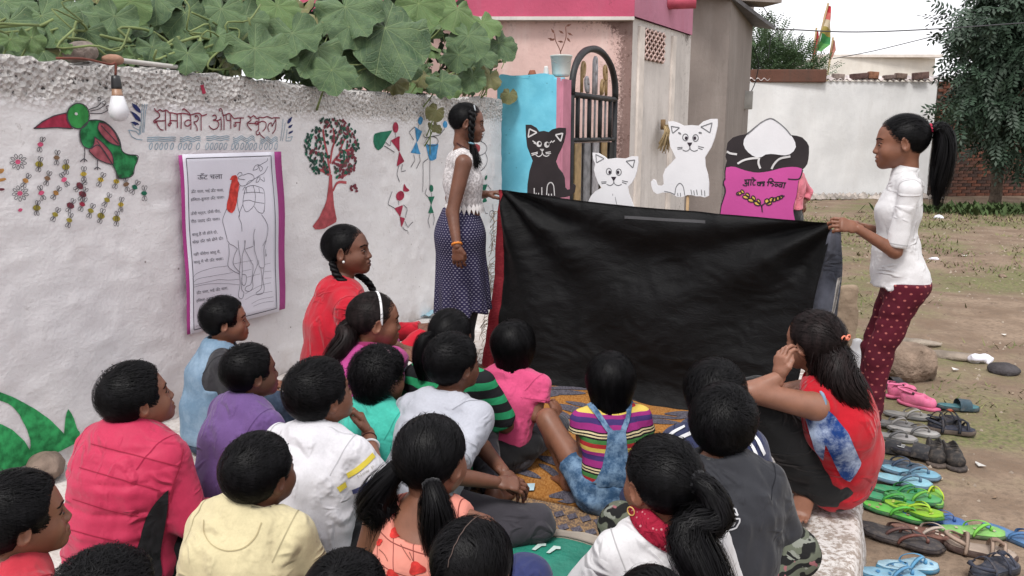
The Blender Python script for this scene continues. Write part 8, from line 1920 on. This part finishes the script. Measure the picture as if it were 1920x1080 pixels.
# --- salmon top girl
p = Person('girl in salmon top with red flowers and brown grid lines, hair in two loose tails', 812, 862, 1.84, 12, 30, -2, hs=1.05, skin=1, lean=.045, group=WATCH)
p.body(); s = NT('salmon_grid'); xyz = s.sep(); lx = s.math('ABSOLUTE', s.math('SUBTRACT', s.math('FRACT', s.math('MULTIPLY', s.math('ADD', xyz[0], s.math('MULTIPLY', xyz[2], .22)), 19)), .5)); lz = s.math('ABSOLUTE', s.math('SUBTRACT', s.math('FRACT', s.math('MULTIPLY', s.math('ADD', xyz[2], s.math('MULTIPLY', xyz[0], .12)), 19)), .5))
g = s.step(s.math('MINIMUM', lx, lz), .032, .018); c = s.mix(g, s.mix(s.step(s.noise(6), .3, .7), (.60, .215, .165), (.70, .27, .21)), (.22, .055, .045)); SAL = s.done(c, .85, .2, s.bump(s.noise(15, 2, dist=1), .35, .012))
p.shirt(SAL, 0, .010, amp=.004, neck=.060, neck_drop=-.02, scoop=((0, -.055, -.01), (.075, .05, .052))); p.pants(F_BLACK, 1.9); cst = p.caster(p.surf(), .0025)
TUL = M('tulip_red', (.50, .035, .03), .85, .2, .3, 60)
for (cx, cy, r_, a) in ((742, 963, 9, 1.3), (748, 976, 8, .4), (780, 968, 14, .2), (743, 1000, 12, .2), (822, 1012, 11, .5), (782, 1066, 15, .2), (710, 1016, 8, 1.5), (735, 1078, 12, .3), (815, 1060, 9, 1.2)):
    panel_px('printed_tulip', TUL, [(cx + r_ * (1 + .22 * math.cos(3 * t)) * math.cos(t + a), cy + .8 * r_ * (1 + .22 * math.cos(3 * t)) * math.sin(t + a)) for t in np.linspace(0, 6.28, 22)[:-1]], p.o, cst, 4)
mb = MB(); strokes(mb, cst, [smooth2(q) for q in ([(755, 998), (775, 1000), (796, 995)], [(757, 1003), (770, 1006)], [(770, 1050), (760, 1035), (752, 1020)], [(775, 1052), (768, 1035)], [(712, 1030), (722, 1040), (728, 1052)], [(735, 950), (730, 940)])], .0018, 2.5); mb.build('printed_stems', M('stem_print', (.20, .07, .05), .85, .2), p.o) if mb.v else None
hp = lambda *q: p.H(q)
p.hair('tied', line='tied', T=.010, n=2000, length=.15, tie=(.045, -.085, -.03), seed=38, w=.0022, tails=[dict(pts=[hp(.05, -.072, -.015), hp(.075, -.10, -.045), hp(.082, -.098, -.10), hp(.085, -.08, -.17), p.L(845, 1010, 1.80)], r=[.016, .034, .042, .038, .012], n=420, wav=.008, w=.0020),
   dict(pts=[hp(-.045, -.075, -.0), hp(-.085, -.095, -.06), hp(-.115, -.085, -.12), p.L(722, 950, 1.80), p.L(706, 1015, 1.84)], r=[.03, .042, .048, .040, .018], n=460, wav=.008, w=.0020)])
p.ring((.055, -.083, -.022), (.6, -.6, -.5), .017, .006, F_BLACK, lumpy=.2)
def parting(p, pts, w=.004, T=.012):
    P_ = []
    for q in spline(pts, 26): D = unit(np.array(q) - HC); P_.append((HC + D * (star(SKULL, D[None])[0] + T), D))
    a = np.array([[x for x, _ in P_]]); b = np.array([[d for _, d in P_]]); b[0] += .0; jit = a + .0012 * np.sin(np.arange(26) * 2.1)[None, :, None]
    v, f = ribbons(jit, np.linspace(1, .4, 26) * w, b); return mk('hair_parting', p.J['head'] + (v * p.hs) @ p.Rh.T, f, M('scalp', (.075, .050, .042), .7, .2), p.o)
parting(p, [(-.012, .03, .11), (-.016, -.03, .11), (-.028, -.075, .075), (-.036, -.095, .03)], .003, .0125)
# --- bottom centre heads
p = Person('child with centre parted hair at the bottom centre, navy knee beside the tarpaulin', 890, 1064, 1.44, 22, 28, -4, hs=.95, skin=1, lean=.05, group=WATCH)
p.J['knR'] = p.L(985, 1085, 1.72); p.J['anR'] = p.J['knR'] + V3(-.1, .12, -.14)
p.body(); p.shirt(fabric('navy_kurta', (.03, .035, .075)), 1.0, .015); p.pants(fabric('navy_blue_pants', (.028, .036, .115)), 1.9, .016); p.hair('tied', T=.011, n=2200, length=.15, seed=39, part=.004, w=.0021, line='bob'); parting(p, [(.004, .06, .085), (.004, 0, .115), (.003, -.06, .09), (.0, -.09, .04)], .0032, .0135)
p = Person('child of whom only a dark crown shows beside the salmon top at the bottom edge', 653, 1128, 1.40, 15, 25, 0, hs=.93, skin=0, lean=.05, group=WATCH)
p.body(); p.shirt(fabric('dark_green_shirt', (.02, .06, .05)), .8, .015); p.pants(F_BLACK, 1.9); p.hair('boy', T=.014, n=2200, seed=40, w=.0020)
p = Person('child of whom only a dark crown shows below the red scarf at the bottom edge', 1222, 1160, 1.40, 0, 10, 0, hs=.93, skin=1, lean=.05, group=WATCH)
p.body(); p.shirt(fabric('magenta_top', (.36, .045, .19)), .8, .015); p.pants(F_BLACK, 1.9); p.hair('boy', T=.014, n=2200, seed=41, w=.0020)
# --- far figure behind the sack cut-out
p = Person('distant child in pink shirt and black trousers half hidden by the sack cut-out', 1488, 298, 8.2, -60, -60, 0, hs=1.0, skin=0, stand=1, base=GZ)
p.J['wrR'] = p.J['shR'] + V3(.10, -.05, -.28); p.J['elR'] = p.J['shR'] + V3(.16, -.08, -.16)
p.body(); p.shirt(fabric('far_pink_shirt', (.60, .17, .22)), 1.6, .02); p.pants(F_BLACK, 1.9, .015); p.hair('boy', n=500)
print('TIME', time.time() - T0, 'tris', sum(len(o.data.polygons) * 2 for o in SC.objects if o.type == 'MESH'))
